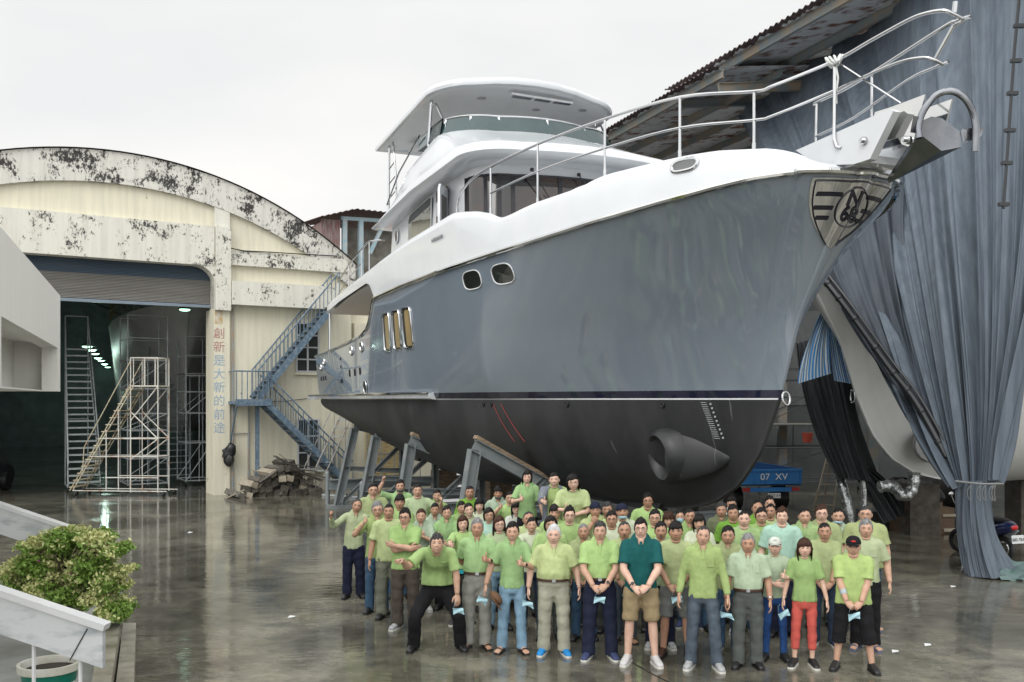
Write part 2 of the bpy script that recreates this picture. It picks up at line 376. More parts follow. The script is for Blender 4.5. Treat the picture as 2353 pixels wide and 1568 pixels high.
def deck(o, a0, a1, z, inset=.12, n=24):
    P = [[L(a, s*max(deckb(a)-inset, .01), z(a)) for s in (1, .5, 0, -.5, -1)] for a in np.linspace(a0, a1, n)]
    o.grid(P, flip=True)
deck(o, -1.7, 8, lambda a: lerp(HRT, a)-.02); deck(o, 8, 11.9, lambda a: 3.0); deck(o, 11.9, 17.38, lambda a: lerp(LBT, max(a, 12.4))+.12)
o.build('deck', mWhite, yacht)
o = MB()
deck(o, 12.0, 17.36, lambda a: lerp(LBT, a)+.015, .14); o.build('deck_soffit', mSoffit, yacht)
o = MB(); deck(o, 11.9, 18.95, lambda a: .9); o.build('cockpit_sole', pm('teak', (.2, .12, .06), rough=.6), yacht)
# rub rail of stainless round the sheer, continuing as the cap of the aft bulwark
o = MB()
for s in (1, -1):
    pts = [L(a, s*(deckb(a)+.035), lerp(LBT, a)+.01) for a in AS if a < 11.6]; o.tube(pts, .045, 8)
    pts = [L(a, s*(hullb(a, lerp(HRT, a))+.015), lerp(HRT, a)+.01) for a in np.concatenate([np.linspace(11.6, 13, 20), np.linspace(13.2, 18.98, 14)])]; o.tube(pts, .04, 8)
b0_ = hb(0, 3.05); nose = [L(A0(3.05)-CAPK*b0_*math.cos(t)-.035*math.cos(t), (b0_+.035)*math.sin(t), 3.06) for t in np.linspace(-1.57, 1.57, 13)]
o.tube(nose, .045, 8); o.build('rub_rail', mChrome, yacht)
# lower spray strake and swim platform
o = MB()
for s in (1, -1):
    A = np.linspace(8.2, 19.9, 30)
    P = [[L(a, s*(hullb(min(a, 18.9), .1)-.03), .0), L(a, s*(hullb(min(a, 18.9), .1)+.12), .03), L(a, s*(hullb(min(a, 18.9), .1)+.15), .13), L(a, s*(hullb(min(a, 18.9), .1)-.03), .17)] for a in A]
    o.loft(P, 0)
o.box((-20.0, -2.95, .01), (-18.9, 2.95, .15)); o.build('swim_platform', pm('platform_white', (.55, .57, .6), rough=.12, coat=.4), yacht)
o = MB()
for s in (1, -1): o.tube([L(a, s*(hullb(min(a, 18.9), .1)+.155), .14) for a in np.linspace(8.2, 19.9, 30)], .03, 8)
o.build('spray_rail', mChrome, yacht)
# keel, skeg, rudder, bow thruster, stabiliser
o = MB()
o.poly([L(3, .12, -1.8), L(15.4, .12, -1.0), L(15.2, .12, -2.05), L(3.3, .12, -2.05)], .24, L(0, -1, 0)); o.build('keel', mBot, yacht)
o = MB(); o.poly([L(17.0, .06, -.5), L(18.2, .06, -.45), L(18.1, .06, -1.9), L(17.2, .06, -1.95)], .12, L(0, -1, 0)); o.build('rudder', pm('rudder_grey', (.06, .062, .068), rough=.5), yacht)
def hp(a, h, off=.0):   # point on the starboard underbody
    aw = a; D = lerp([(0, 2.0), (8, 1.95), (12, 1.6), (15, 1.2), (19, .55)], aw); th = math.asin(min(1, -h/D)); U = max(0, (a-A0(h))/(AT-A0(h)))
    return L(a, sm(BW, AT*U)*math.cos(th)**(1.15-.6*min(1, U*2.5))+off, h)
for s in (1, -1):
    F = V(1, s, 1); o = MB(); ts = np.linspace(0, 2*math.pi, 25)[:-1]; rs = []
    for a, rv, out_ in ((1.0, .03, -.06), (1.1, .14, -.04), (1.3, .26, .0), (1.52, .35, .06), (1.75, .42, .10), (1.95, .45, .11)):
        c = hp(a, -.94); rs.append([(c+V(0, -out_*.35+.0-(out_+.10)*math.cos(t), rv*math.sin(t)))*F for t in ts])
    o.loft(rs if s > 0 else [r_[::-1] for r_ in rs], 0)
    c = hp(2.12, -.94); n_ = nrm(V(-.12, -.97, -.2)); x_ = nrm(np.cross(n_, V(0, 0, 1))); z_ = np.cross(x_, n_)
    def rg(r, d): return [(c+n_*d+(x_*math.cos(t)*r*.98+z_*math.sin(t)*r))*F for t in ts]
    R5 = [rg(.52, -.12), rg(.49, .05), rg(.44, .16), rg(.39, .20), rg(.335, .17), rg(.315, .02), rg(.30, -.3)]
    if s < 0: R5 = [r_[::-1] for r_ in R5]
    o.loft(R5, 0, cap=False); o.add(R5[-1], [tuple(range(24))], 1)
    o.build('bow_thruster_tube', [mBot, mBlack], yacht, ang=60)
# ---- deckhouse
def outline(af, ab, b, rc, n=8, e=2.2, bow=.25):
    """plan outline starting at aft starboard corner, running forward and round the front to port"""
    pts = []
    pts.append((ab, b)); pts.append((ab-.6, b)); pts.append((ab-1.6, b)); pts.append(((ab+af+rc)/2, b))
    for i in range(n+1):
        t = math.pi/2*i/n; pts.append((af+rc+bow-rc*math.sin(t)**1*1.0-bow*0, b-rc+rc*math.cos(t)))
    for k in (.66, .33): pts.append((af+bow*k*k*0+bow*(k**2), (b-rc)*k))
    pts.append((af, 0))
    return pts+[(a, -c) for a, c in pts[-2::-1]]
def shell(o, specs, m=0, cap=True, zf=None, flip=False):
    rs = []
    for af, ab, b, rc, h in specs:
        rs.append([L(a, c, (zf(a, h) if zf else h)) for a, c in outline(af, ab, b, rc)])
    if flip: rs = rs[::-1]
    o.loft(rs, m, cap)
o = MB()
shell(o, [(6.25, 12.9, 2.25, .75, 2.6), (6.3, 12.9, 2.25, .75, 3.75), (6.45, 12.9, 2.2, .75, 4.75), (6.45, 12.9, 2.2, .75, 4.98)])
# aft saloon block under the boat deck
o.box((-13.6, -2.3, .9), (-11.8, 2.3, 2.95))
o.build('deckhouse', mWhite, yacht)
o = MB()
zb = lambda a, h: h-max(0, a-8.5)*.13*(1 if h > 5 else .55)
def topz(a, h):
    if h <= 5.02: return h-max(0, a-9)*.1
    f = lerp([(6, 1), (9.6, 1), (11.3, .9), (12.2, .42), (12.8, .18), (13.5, .05)], a); return 5.0-max(0, a-9)*.1+(h-5.0)*f
shell(o, [(6.0, 12.9, 2.3, .8, 4.93), (5.62, 13.2, 2.62, 1.0, 4.95), (5.55, 13.3, 2.68, 1.0, 5.02), (5.6, 13.3, 2.66, 1.0, 5.14), (6.0, 13.2, 2.55, 1.05, 5.32), (6.7, 13.1, 2.46, 1.1, 5.58), (7.4, 13.0, 2.38, 1.1, 5.85), (7.85, 12.9, 2.32, 1.1, 6.03), (8.0, 12.85, 2.27, 1.1, 6.1), (8.15, 12.8, 2.18, 1.05, 6.08)], zf=topz)
o.build('flybridge', mWhite, yacht, ang=50)
o = MB(); shell(o, [(7.9, 10.6, 2.27, 1.1, 6.06), (8.05, 10.6, 2.2, 1.1, 6.42)], cap=False)
v = o.build('flybridge_windscreen', pm('screen_tint', (.02, .05, .055), rough=.05, coat=.4), yacht)
o = MB()
ro = [L(a, c, 6.43) for a, c in outline(8.05, 10.6, 2.2, 1.1)]; o.tube(ro, .022, 6)
for i in range(3, len(ro)-3, 3):
    p = ro[i]; o.beam(p+V(0, 0, 0), p+V(.1, .04 if p[1] > 0 else -.04, -.38), .05, .02)
o.build('screen_frame', mSteel, v)
# pilothouse glazing
def glaze(name, i0, i1, h0, h1, off=.012, mat=mGlass):
    o = MB(); r0 = outline(6.30-off, 12.9, 2.25+off, .75); r1 = outline(6.45-off, 12.9, 2.2+off, .75)
    f = lambda h: [L(a*(1-u)+c*u, b*(1-u)+d*u, h) for (a, b), (c, d) in zip(r0, r1) for u in [(h-3.75)]]
    A, B_ = f(h0)[i0:i1], f(h1)[i0:i1]; o.grid([A, B_]); return o.build(name, mat, yacht)
N = len(outline(6, 12, 2, .7))
gl = glaze('pilothouse_window', 4, N-4, 3.78, 4.73)
mMul = pm('dark_mullion', (.02, .02, .024), rough=.25)
o = MB()
r0 = outline(6.28, 12.9, 2.275, .75); r1 = outline(6.43, 12.9, 2.225, .75)
for i in (4, 8, 10, 12, 14, 16, 18, N-5):
    if i < N: o.beam(L(r0[i][0], r0[i][1], 3.78), L(r1[i][0], r1[i][1], 4.73), .09, .02, up=(1, 0, 0))
for rr_, z in ((r0, 3.78), (r1, 4.72)): o.tube([L(a, b, z) for a, b in rr_[4:N-4]], .022, 6)
o.build('window_frame', mMul, gl)
for dy in (-1.1, .1, 1.2):   # wipers
    o = MB(); p = L(6.32, dy, 4.78); q = L(6.2, dy-.45, 4.05); o.tube([p, q], .012, 5); o.tube([q+V(.01, -.25, .2), q, q+V(.01, .2, -.15)], .01, 5); o.box(p-.03, p+.03); o.build('wiper', mBlack, yacht)
# saloon side window, oval port, pilothouse door standing ajar (both sides)
for s in (1, -1):
    o = MB(); X = 2.262*s
    P = [L(11.35, X, 4.0), L(9.62, X, 4.02), L(9.60, X, 4.74), L(9.75, X, 4.77), L(11.2, X, 4.62), L(11.35, X, 4.50)]; o.poly(P, .006, (0, -s, 0))
    sw = o.build('saloon_window', pm('mirror_glass', (.03, .035, .035), rough=.02, coat=1, spec=1), yacht, smooth=False)
    o = MB(); o.tube(P+[P[0]], .015, 5); o.build('window_frame', pm('frame_grey', (.45, .46, .47), rough=.3), sw)
    o = MB(); c = L(12.35, X, 4.25); o.poly([c+V(.13*math.cos(t), 0, .16*math.sin(t)) for t in np.linspace(0, 2*math.pi, 15)[:-1]], .008, (0, -s, 0)); pw = o.build('porthole', mGlass, yacht)
    o = MB(); o.tube([c+V(.14*math.cos(t), -s*.01, .17*math.sin(t)) for t in np.linspace(0, 2*math.pi, 19)], .018, 6); o.build('porthole_ring', mWhite, pw)
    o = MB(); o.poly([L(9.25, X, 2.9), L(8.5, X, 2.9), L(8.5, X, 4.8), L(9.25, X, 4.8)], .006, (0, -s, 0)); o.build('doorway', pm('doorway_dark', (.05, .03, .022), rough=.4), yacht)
    o = MB(); hx = L(8.55, X+s*.02, 0); d = nrm(V(1, -.72*s, 0)); n = nrm(V(.72, 1*s, 0))
    def dd(u, z): return hx+d*u+V(0, 0, z)
    o.poly([dd(0, 2.9), dd(.62, 2.9), dd(.66, 3.0), dd(.66, 4.6), dd(.58, 4.72), dd(0, 4.72)], .05, n); dr = o.build('side_door', mWhite, yacht)
    o = MB(); o.poly([dd(.12, 3.75)-n*.004, dd(.54, 3.75)-n*.004, dd(.54, 4.5)-n*.004, dd(.12, 4.5)-n*.004], .058, n); o.build('door_glass', mGlass, dr, smooth=False)
    o = MB(); o.tube([dd(.6, 3.4)-n*.03, dd(.6, 3.62)-n*.03], .015, 6); o.tube([dd(.6, 4.0)-n*.03, dd(.6, 4.3)-n*.03], .015, 6); o.build('door_handle', mSteel, dr)
    # aft saloon side window seen through the side opening
    o = MB(); o.poly([L(12.0, 2.32*s, 1.75), L(13.2, 2.32*s, 1.75), L(13.2, 2.32*s, 2.6), L(12.0, 2.32*s, 2.75)], .006, (0, -s, 0)); o.build('aft_window', MATS['mirror_glass'], yacht, smooth=False)
    o = MB(); o.tube([L(17.15, 2.9*s, 1.4), L(17.15, 2.9*s, 2.65)], .035, 8); o.build('stanchion', mSteel, yacht)
# hardtop
o = MB(); rs = []
def htz(a, b, h): return h+.22*(1-(b/2.4)**2)-max(0, a-9.5)*.07
for gx, h in ((.10, 7.06), (.02, 7.09), (0, 7.16), (.05, 7.25), (.3, 7.29)):
    rs.append([L(a, b, htz(a, b, h)) for a, b in outline(8.45+gx, 13.75-gx, 2.45-gx, .85-gx*.5)])
for k in (.6, .2): rs.append([(np.array(p)-rs[-1][0]*0)*1 for p in [L(a, b*k, htz(a, b*k, 7.30)) for a, b in outline(8.75, 13.45, 2.15, .7)]])
o.loft(rs, 0, cap=False)
o.loft([rs[0]]+[[L(a, b*k, htz(a, b*k, 7.06)) for a, b in outline(8.6, 13.6, 2.3, .8)] for k in (.95, .5, 0)][::1], 1, cap=False)
o.build('hardtop', [mWhite, mSoffit], yacht, ang=50)
for a, b in ((9.6, 1.0), (9.9, -.6), (11.0, 1.1), (10.9, 0), (9.3, -1.6), (11.9, .7)):
    o = MB(); z = htz(a, b, 7.06); c = L(a, b, z); o.loft([[c+V(r*math.cos(t), r*math.sin(t), dz) for t in np.linspace(0, 2*math.pi, 15)[:-1]] for r, dz in ((.11, -.001), (.11, -.014), (.09, -.02))][::-1]); o.build('ceiling_light', pm('lamp_grey', (.4, .41, .42), rough=.3), yacht)
o = MB(); o.beam(L(8.85, .55, 7.17), L(8.85, -1.05, 7.15), .12, .05); lb = o.build('light_bar', pm('lamp_white', (.75, .77, .78), rough=.3), yacht)
o = MB()
for k in range(34): y = .5-k*.045; o.box((-8.92, -y-.006, 7.11), (-8.78, -y+.018, 7.125)) if k not in (11, 12, 22, 23) else None
o.build('led_row', pm('led_dark', (.12, .14, .18), rough=.3), lb)
for s in (1, -1):
    o = MB()
    o.tube([L(9.75, 2.2*s, 7.15), L(9.85, 2.25*s, 6.0)], .035, 8); o.tube([L(9.75, 2.2*s, 6.95), L(9.45, 2.2*s, 6.9), L(8.95, 2.15*s, 6.3)], .028, 8)
    o.tube([L(13.2, 2.2*s, 6.95), L(13.3, 2.2*s, 4.6)], .03, 8); o.tube([L(12.9, 2.2*s, 6.98), L(12.6, 2.2*s, 5.9), L(12.55, 2.2*s, 4.9)], .025, 8)
    for z in np.linspace(5.0, 6.6, 5): o.tube([L(13.27, 2.2*s, z), L(12.68, 2.2*s, z+.1)], .016, 6)
    o.tube([L(13.25, 2.25*s, 5.25), L(12, 2.3*s, 5.85), L(10.4, 2.28*s, 6.4)], .022, 6)
    o.build('hardtop_frame', mSteel, yacht)
o = MB(); o.box(tuple(L(13.0, 1.72, 6.68)), tuple(L(12.6, 1.5, 6.78))); o.tube([L(12.8, 1.6, 6.75), L(12.8, 1.6, 7.0)], .015, 5); o.build('work_light', MATS['lamp_white'], yacht)
# side air intake on the flybridge
o = MB(); o.ell(L(9.15, 2.2, 5.98), (.28, .13, .09), 12, 8); o.build('air_scoop', mBlack, yacht)
# rails
def chain(pix): return [Q(*p) for p in pix]
def smoothp(P, n=5):
    P = [np.array(p) for p in P]; out_ = []
    for i in range(len(P)-1):
        p0, p1, p2, p3 = P[max(i-1, 0)], P[i], P[i+1], P[min(i+2, len(P)-1)]
        for k in range(n):
            t = k/n; out_.append(.5*((2*p1)+(-p0+p2)*t+(2*p0-5*p1+4*p2-p3)*t*t+(-p0+3*p1-3*p2+p3)*t**3))
    out_.append(P[-1]); return out_
rt = lambda a: deckb(a)-.16
top = [L(6.25, rt(6.2), 3.7), L(6.15, rt(6), 4.0), L(5.7, rt(5.7), 4.22), L(4.79, rt(4.8), 4.34), L(3.2, rt(3.2), 4.40), L(1.5, rt(1.5), 4.42), L(.1, rt(.1), 4.42), L(-.85, 1.15, 4.30), L(-1.1, 1.0, 4.33)]
nos = [(1918, 140, .36), (2000, 94, .32), (2080, 50, .3), (2120, 33, .28), (2165, 25, .22)]
topn = chain(nos)
mid = [L(4.79, rt(4.8), 3.85), L(3.2, rt(3.2), 3.93), L(1.5, rt(1.5), 3.96), L(.1, rt(.1), 3.97), L(-.85, 1.15, 3.90), L(-1.1, 1.0, 3.92)]
midn = chain([(1918, 208, .36), (2000, 170, .32), (2070, 142, .28), (2120, 133, .2)])
o = MB()
endT = Q(2211, 44, 0); endM = Q(2166, 148, 0)
def nosejoin(a_, e_, s): return [np.array([e_[0]-.03, s*abs(a_[1])*.55, (a_[2]+e_[2])/2]), e_]
P = smoothp(top+topn+nosejoin(topn[-1], endT, -1), 5); o.tube(P, .024, 8)
P = smoothp(mid+midn+nosejoin(midn[-1], endM, -1), 5); o.tube(P, .02, 8)
F = V(1, -1, 1); pt_ = [Q(1876, 236, -.5), Q(1960, 195, -.42)]; pm_ = [Q(1874, 314, -.5), Q(1960, 272, -.42)]
P = smoothp([pt_[0]-V(0, 0, .05), pt_[0], pt_[1]]+[topn[2]*F, topn[3]*F, topn[4]*F]+nosejoin(topn[-1], endT, 1), 5); o.tube(P, .024, 8)
P = smoothp([pm_[0], pm_[1]]+[midn[1]*F, midn[2]*F, midn[3]*F]+nosejoin(midn[-1], endM, 1), 5); o.tube(P, .02, 8)
o.tube([L(4.79, -rt(4.8), 4.34), L(3.2, -rt(3.2), 4.4), L(2.2, -rt(2.2), 4.4)], .022, 8)
o.build('guard_rail', mSteel, yacht)
for a, z, s in ((4.79, 4.34, 1), (3.2, 4.4, 1), (1.5, 4.42, 1), (.1, 4.42, 1), (-.85, 4.3, 1), (4.79, 4.34, -1), (3.2, 4.4, -1)):
    F = V(1, s, 1); o = MB(); b = rt(a) if a > -.5 else 1.15; o.tube([L(a, b, lerp(HTT, a)-.1)*F, L(a, b, z)*F], .021, 8); o.tube([L(a, b, lerp(HTT, a)-.04)*F, L(a, b, lerp(HTT, a)+.1)*F], .028, 8); o.build('stanchion', mSteel, yacht)
o = MB(); o.tube([topn[0], Q(1916, 320, .45), Q(1922, 338, .45), Q(1932, 340, .42)], .024, 8); o.build('stanchion', mSteel, yacht)
o = MB(); o.tube([pt_[0], Q(1874, 345, -.5)], .02, 6); o.build('stanchion', mSteel, yacht)
o = MB(); o.tube([Q(2003, 172, -.42), Q(2003, 268, -.42)], .02, 6); o.build('stanchion', mSteel, yacht)
o = MB(); o.tube([endT+V(-.03, .06, 0), Q(2190, 60, .05), Q(2148, 136, .05)], .022, 8); o.tube([Q(2192, 30, .1), Q(2195, 4, .1)], .03, 6); o.build('stanchion', mSteel, yacht)
# rope knot and brace
o = MB(); k0 = topn[0]
for i in range(5): o.tube([k0+V(.09*math.sin(t+i)+.02*i-.04, .07*math.cos(t), .06*math.sin(2*t+i)) for t in np.linspace(0, 6.28, 14)], .016, 6)
o.tube([k0, k0+V(.06, 0, -.25), k0+V(.02, 0, -.45), k0+V(.05, -.02, -.6)], .015, 6)
tag(o.build('rope', pm('rope_white', (.6, .62, .6), rough=.8)), 'white rope knotted round the bow rail of the yacht', 'rope')
ro_ = col.objects[-1]; ro_.location = yacht.location; ro_.rotation_euler = yacht.rotation_euler
o = MB(); o.tube([topn[0], Q(2070, 238, .2)], .016, 6); o.build('brace_rod', mSteel, yacht)
# anchor platform: white box wings with steel roller cheeks, anchor
o = MB()
for s in (1, -1):
    F = V(1, s, 1)
    P = [Q(1828, 346, .42), Q(1900, 314, .42), Q(2044, 250, .42), Q(2052, 256, .42), Q(1998, 366, .42), Q(1960, 378, .42), Q(1880, 380, .42)]
    P[0] = P[0]+V(0, .0, 0); o.poly([p*F for p in P], .12, (0, s, 0))
a_ = L(-.9, 0, 3.2); o.box((.9, -.32, 3.12), (2.1, .32, 3.22)); o.build('bow_platform', mWhite, yacht)
o = MB()
for s in (1, -1):
    F = V(1, s, 1); P = [Q(2010, 258, .24), Q(2048, 246, .24), Q(2125, 217, .24), Q(2104, 300, .24), Q(2098, 328, .24), Q(2086, 337, .24), Q(2072, 332, .24), Q(2062, 316, .24), Q(1990, 338, .24)]
    o.poly([p*F for p in P], .025, (0, s, 0))
ck = o.build('anchor_roller', mChrome, yacht, ang=30)
for px, py, b_ in ((1985, 324, .43), (2083, 322, .26)):
    o = MB(); c = Q(px, py, b_); o.tube([c, c+V(0, -.03, 0)], .055, 14); o.tube([c+V(0, -.03, 0), c+V(0, -.07, 0)], .03, 8); o.build('bolt', mSteel, ck)
o = MB(); o.tube([Q(2040, 300, .2), Q(2040, 300, .2)+V(0, .4, 0)], .08, 12); o.build('roller', mBlack, ck)
mAnch = pm('anchor_steel', (.26, .27, .29), (.18, .19, .21), 3, rough=.16, metal=.95)
o = MB(); T_ = Q(2041, 422, .0); S_ = Q(2113, 308, .22); K_ = Q(2163, 347, .0); P_ = Q(2209, 338, -.22)
U1 = Q(2122, 276, .22); U2 = Q(2140, 268, .16); U3 = Q(2164, 272, .05); U4 = Q(2208, 304, -.22); W1 = Q(2258, 301, -.42); W2 = Q(2254, 313, -.42); W3 = Q(2214, 330, -.25)
top_ = V(0, 0, .05); back = V(.15, 0, .1)
o.add([T_, S_, K_, P_, U1, U2, U3, U4, T_+V(-.02, 0, .07), S_+V(-.0, 0, .10)], [(0, 2, 1), (0, 3, 2), (1, 2, 6, 5, 4), (2, 3, 7, 6), (0, 1, 4, 8), (0, 8, 7, 3), (8, 4, 5, 6, 7)])
o.poly([U4, W1, W2, W3], .04, V(.3, 0, 1)); o.poly([U1+V(0, -.18, 0), U1, S_, S_+V(0, -.16, 0)], .03, V(.3, 0, 1))
hc_ = Q(2182, 316, 0); o.tube(smoothp([Q(2112, 318, .28), Q(2110, 290, .28), Q(2122, 254, .24), Q(2150, 220, .12), Q(2185, 210, .0), Q(2216, 226, -.12), Q(2236, 262, -.24), Q(2242, 300, -.28), Q(2240, 348, -.3)], 4), .042, 14)
o.poly([Q(2000, 300, .03), Q(2110, 290, .03), Q(2125, 320, .03), Q(2010, 345, .03)], .06, (0, 1, 0))
an = o.build('anchor', mAnch, ang=25); tag(an, 'big stainless plough anchor with hoop hanging at the yacht bow', 'anchor'); an.location = yacht.location; an.rotation_euler = yacht.rotation_euler
# chrome emblem wrapped round the stem, with bars, ring and N 68
def stemp(x, h, off):    # x: arc position to port(-)/starboard(+) at height h
    P = []
    for U in np.linspace(0, 1, 80)**2*.18:
        a0 = A0(h); P.append((a0+(AT-a0)*U, hb(U, h)))
    b0_ = P[0][1]; P = np.array([(P[0][0]-CAPK*b0_*math.cos(t), b0_*math.sin(t)) for t in np.linspace(0, 1.5, 10)]+P); d = np.concatenate([[0], np.cumsum(np.linalg.norm(np.diff(P, axis=0), axis=1))])
    a = np.interp(abs(x), d, P[:, 0]); b = np.interp(abs(x), d, P[:, 1])
    n = nrm([-(1), 0.0]) if abs(x) < .1 else None
    k = off
    return L(a-k*.75, math.copysign(b+k*.7, x) if abs(x) > .03 else math.copysign(b, x if x else 1), h)
def emb(x, z, off=.02): return stemp(x, z, off)
def emblem_half(z): # half width in arc length at height z
    return lerp([(2.16, .02), (2.25, .16), (2.4, .36), (2.55, .52), (2.7, .64), (2.85, .72), (2.95, .76), (3.0, .77)], z)
o = MB(); P = []
for z in np.linspace(2.16, 2.99, 22):
    w_ = emblem_half(z); P.append([emb(w_*u, z) for u in np.linspace(-1, 1, 25)])
o.grid(P, flip=True); em = o.build('emblem_plate', mChrome, yacht, ang=180)
mInk = pm('ink_black', (.008, .009, .02), rough=.25)
o = MB()
for f, wd in ((.93, .012),):
    zz = np.linspace(2.2, 2.95, 24)
    for s in (1, -1): o.tube([emb(s*emblem_half(z)*f, z, .028) for z in zz], wd, 5)
    o.tube([emb(u*emblem_half(2.95)*f, 2.955, .028) for u in np.linspace(-1, 1, 20)], wd, 5)
for z, x0, x1 in ((2.80, .22, .60), (2.64, .26, .54), (2.52, .25, .44)):
    for s in (1, -1): o.grid([[emb(s*u, zz_, .03) for u in np.linspace(x0, x1, 8)] for zz_ in (z-.024, z+.024)], flip=(s > 0))
LINES = o
_E2 = {}
def emb2(u, z, off):     # point on the bow whose offset across the line of sight from the starboard bow is u
    z = round(z, 2) if True else z; key = (z, off); e = V(-.64, -.77, 0)
    if key not in _E2:
        P = [stemp(x, z, off) for x in np.linspace(-.55, .95, 50)]; ref = stemp(0, 2.64, off); q = np.array([(p-ref)@e for p in P]); i0 = int(np.argmin(q)); _E2[key] = (q[i0:], np.array(P[i0:]))
    q, P = _E2[key]; u = u-.38*(z-2.64)
    return V(*[np.interp(u, q, P[:, k]) for k in range(3)])
def emb3(u, z, off):
    z0 = math.floor(z*100)/100; t = (z-z0)*100; return emb2(u, z0, off)*(1-t)+emb2(u, z0+.01, off)*t
def wrap_text(s, cx, cz, size, sx=1):
    cu = bpy.data.curves.new('t', 'FONT'); cu.body = s; cu.size = size; cu.align_x = 'CENTER'; cu.align_y = 'CENTER'; cu.extrude = 0; cu.offset = .008
    ob = bpy.data.objects.new('t', cu); col.objects.link(ob); dg = bpy.context.evaluated_depsgraph_get(); me = bpy.data.meshes.new_from_object(ob.evaluated_get(dg)); bpy.data.objects.remove(ob)
    q = MB(); vs = [emb3(-(v.co.x*sx)+cx, v.co.y+cz, .034) for v in me.vertices]; q.add(vs, [tuple(p.vertices) for p in me.polygons]); return q
LINES.tube([emb3(.205*math.cos(t), 2.655+.23*math.sin(t), .03) for t in np.linspace(0, 6.2832, 40)], .011, 5); LINES.build('emblem_lines', mInk, em)
wrap_text('N', 0, 2.745, .25).build('emblem_letter', mInk, em, smooth=False); wrap_text('68', 0, 2.565, .25, .9).build('emblem_number', mInk, em, smooth=False)
# hull openings
def hullpt(px, py):
    b = 3.0
    for _ in range(25):
        a, h = inv(px, py, b); b = hullb(a, h)
    return a, h
def hull_panel(name, a0, a1, h0, h1, r, mat, off=.008, ring=None, n=28, ell_=2.6):
    ca, ch = (a0+a1)/2, (h0+h1)/2; ra, rh = abs(a1-a0)/2, abs(h1-h0)/2
    for s in (1, -1):
        def pt(t, k=1, of=off):
            c, sn = math.cos(t), math.sin(t); x = math.copysign(abs(c)**(2/ell_), c)*ra*k; z = math.copysign(abs(sn)**(2/ell_), sn)*rh*k
            return L(ca+x, s*(hullb(ca+x, ch+z)+of), ch+z)
        o = MB(); P = [pt(t) for t in np.linspace(0, 2*math.pi, n+1)[:-1]]; c = L(ca, s*(hullb(ca, ch)+off), ch)
        o.add(P+[c], [(i, (i+1) % n, n) if s < 0 else ((i+1) % n, i, n) for i in range(n)]); q = o.build(name, mat, yacht, smooth=False)
        if ring: o = MB(); o.tube([pt(t, 1.03, off+.004) for t in np.linspace(0, 2*math.pi, n+1)], ring, 6); o.build(name+'_frame', mSteel if ring > .013 else MATS['stripe_white'], q)
mPort = pm('port_glass', (.012, .015, .013), (.02, .024, .02), rough=.04, coat=1)
for (px0, py0, px1, py1) in ((1065, 622, 1106, 665), (1131, 606, 1181, 653)):
    a0, h = hullpt(px0, (py0+py1)/2); a1, _ = hullpt(px1, (py0+py1)/2); _, h1 = hullpt((px0+px1)/2, py0); _, h0 = hullpt((px0+px1)/2, py1)
    hull_panel('oval_window', a0, a1, h0, h1, .1, mPort, ring=.012, ell_=3)
mBrass = pm('brass_dim', (.22, .16, .07), (.30, .22, .10), 5, rough=.3, stretch=(1, 1, .2))
for (px0, px1, pt, pb) in ((882, 896, 722, 806), (904, 920, 715, 803), (927, 947, 706, 799)):
    a0, _ = hullpt(px0, 760); a1, _ = hullpt(px1, 760); hull_panel('tall_window', a0, a1, 1.19, 2.06, .05, mBlack, ring=.028, ell_=7)
    hull_panel('window_blind', a0+(a1-a0)*.28, a1, 1.22, 2.03, .05, mBrass, off=.014, ell_=8)
for px, py, r in ((808, 806, .11), (831, 797, .12), (745, 832, .09), (738, 845, .08)):
    a, h = hullpt(px, py); hull_panel('fairlead', a-r, a+r, h-r, h+r, r, mBlack, ring=.035, ell_=2)
a, h = hullpt(840, 890); hull_panel('exhaust_port', a-.14, a+.14, h-.17, h+.17, .1, mBlack, off=.02, ring=.014, ell_=2)
for px, py, dx, dz in ((803, 858, .05, .14), (815, 856, .05, .14), (827, 853, .05, .14), (738, 871, .04, .1), (743, 870, .04, .1), (748, 869, .04, .1), (785, 876, .09, .08), (782, 825, .03, .06), (783, 843, .03, .06)):
    a, h = hullpt(px, py); hull_panel('vent_slot', a-dx*1.6, a+dx*1.6, h-dz*.7, h+dz*.7, .02, mBlack, off=.01, ell_=6)
def bulb(a, h): lo, hi = lerp(LBT, a), lerp(HTT, a); t = (h-lo)/(hi-lo); return deckb(a)+.012-(.10 if a < 2 else .04)*t*t
# bulwark hawse hole
for s in (1, -1):
    o = MB(); ac, hc = inv(1565, 379, deckb(0)-.02); P = lambda k, of: [L(ac+(.20*k*math.copysign(abs(math.cos(t))**.6, math.cos(t))), s*(bulb(ac+.20*k*math.copysign(abs(math.cos(t))**.6, math.cos(t)), hc+.085*k*math.sin(t))+.01+of), hc+.085*k*math.sin(t)) for t in np.linspace(0, 2*math.pi, 25)]
    o.tube(P(1, .0), .03, 8); q = o.build('hawse_pipe', mSteel, yacht); o = MB(); o.add(P(.9, .012)[:-1], [tuple(range(24))]); o.build('hawse_hole', pm('hole_grey', (.12, .13, .13), rough=.4), q, smooth=False)
# ring at the stem on the waterline
o = MB(); o.tube([L(-.1-.05+.02*math.sin(t), .0+.07*math.cos(t), .02+.10*math.sin(t)) for t in np.linspace(0, 6.283, 20)], .016, 7); o.build('towing_eye', mSteel, yacht)
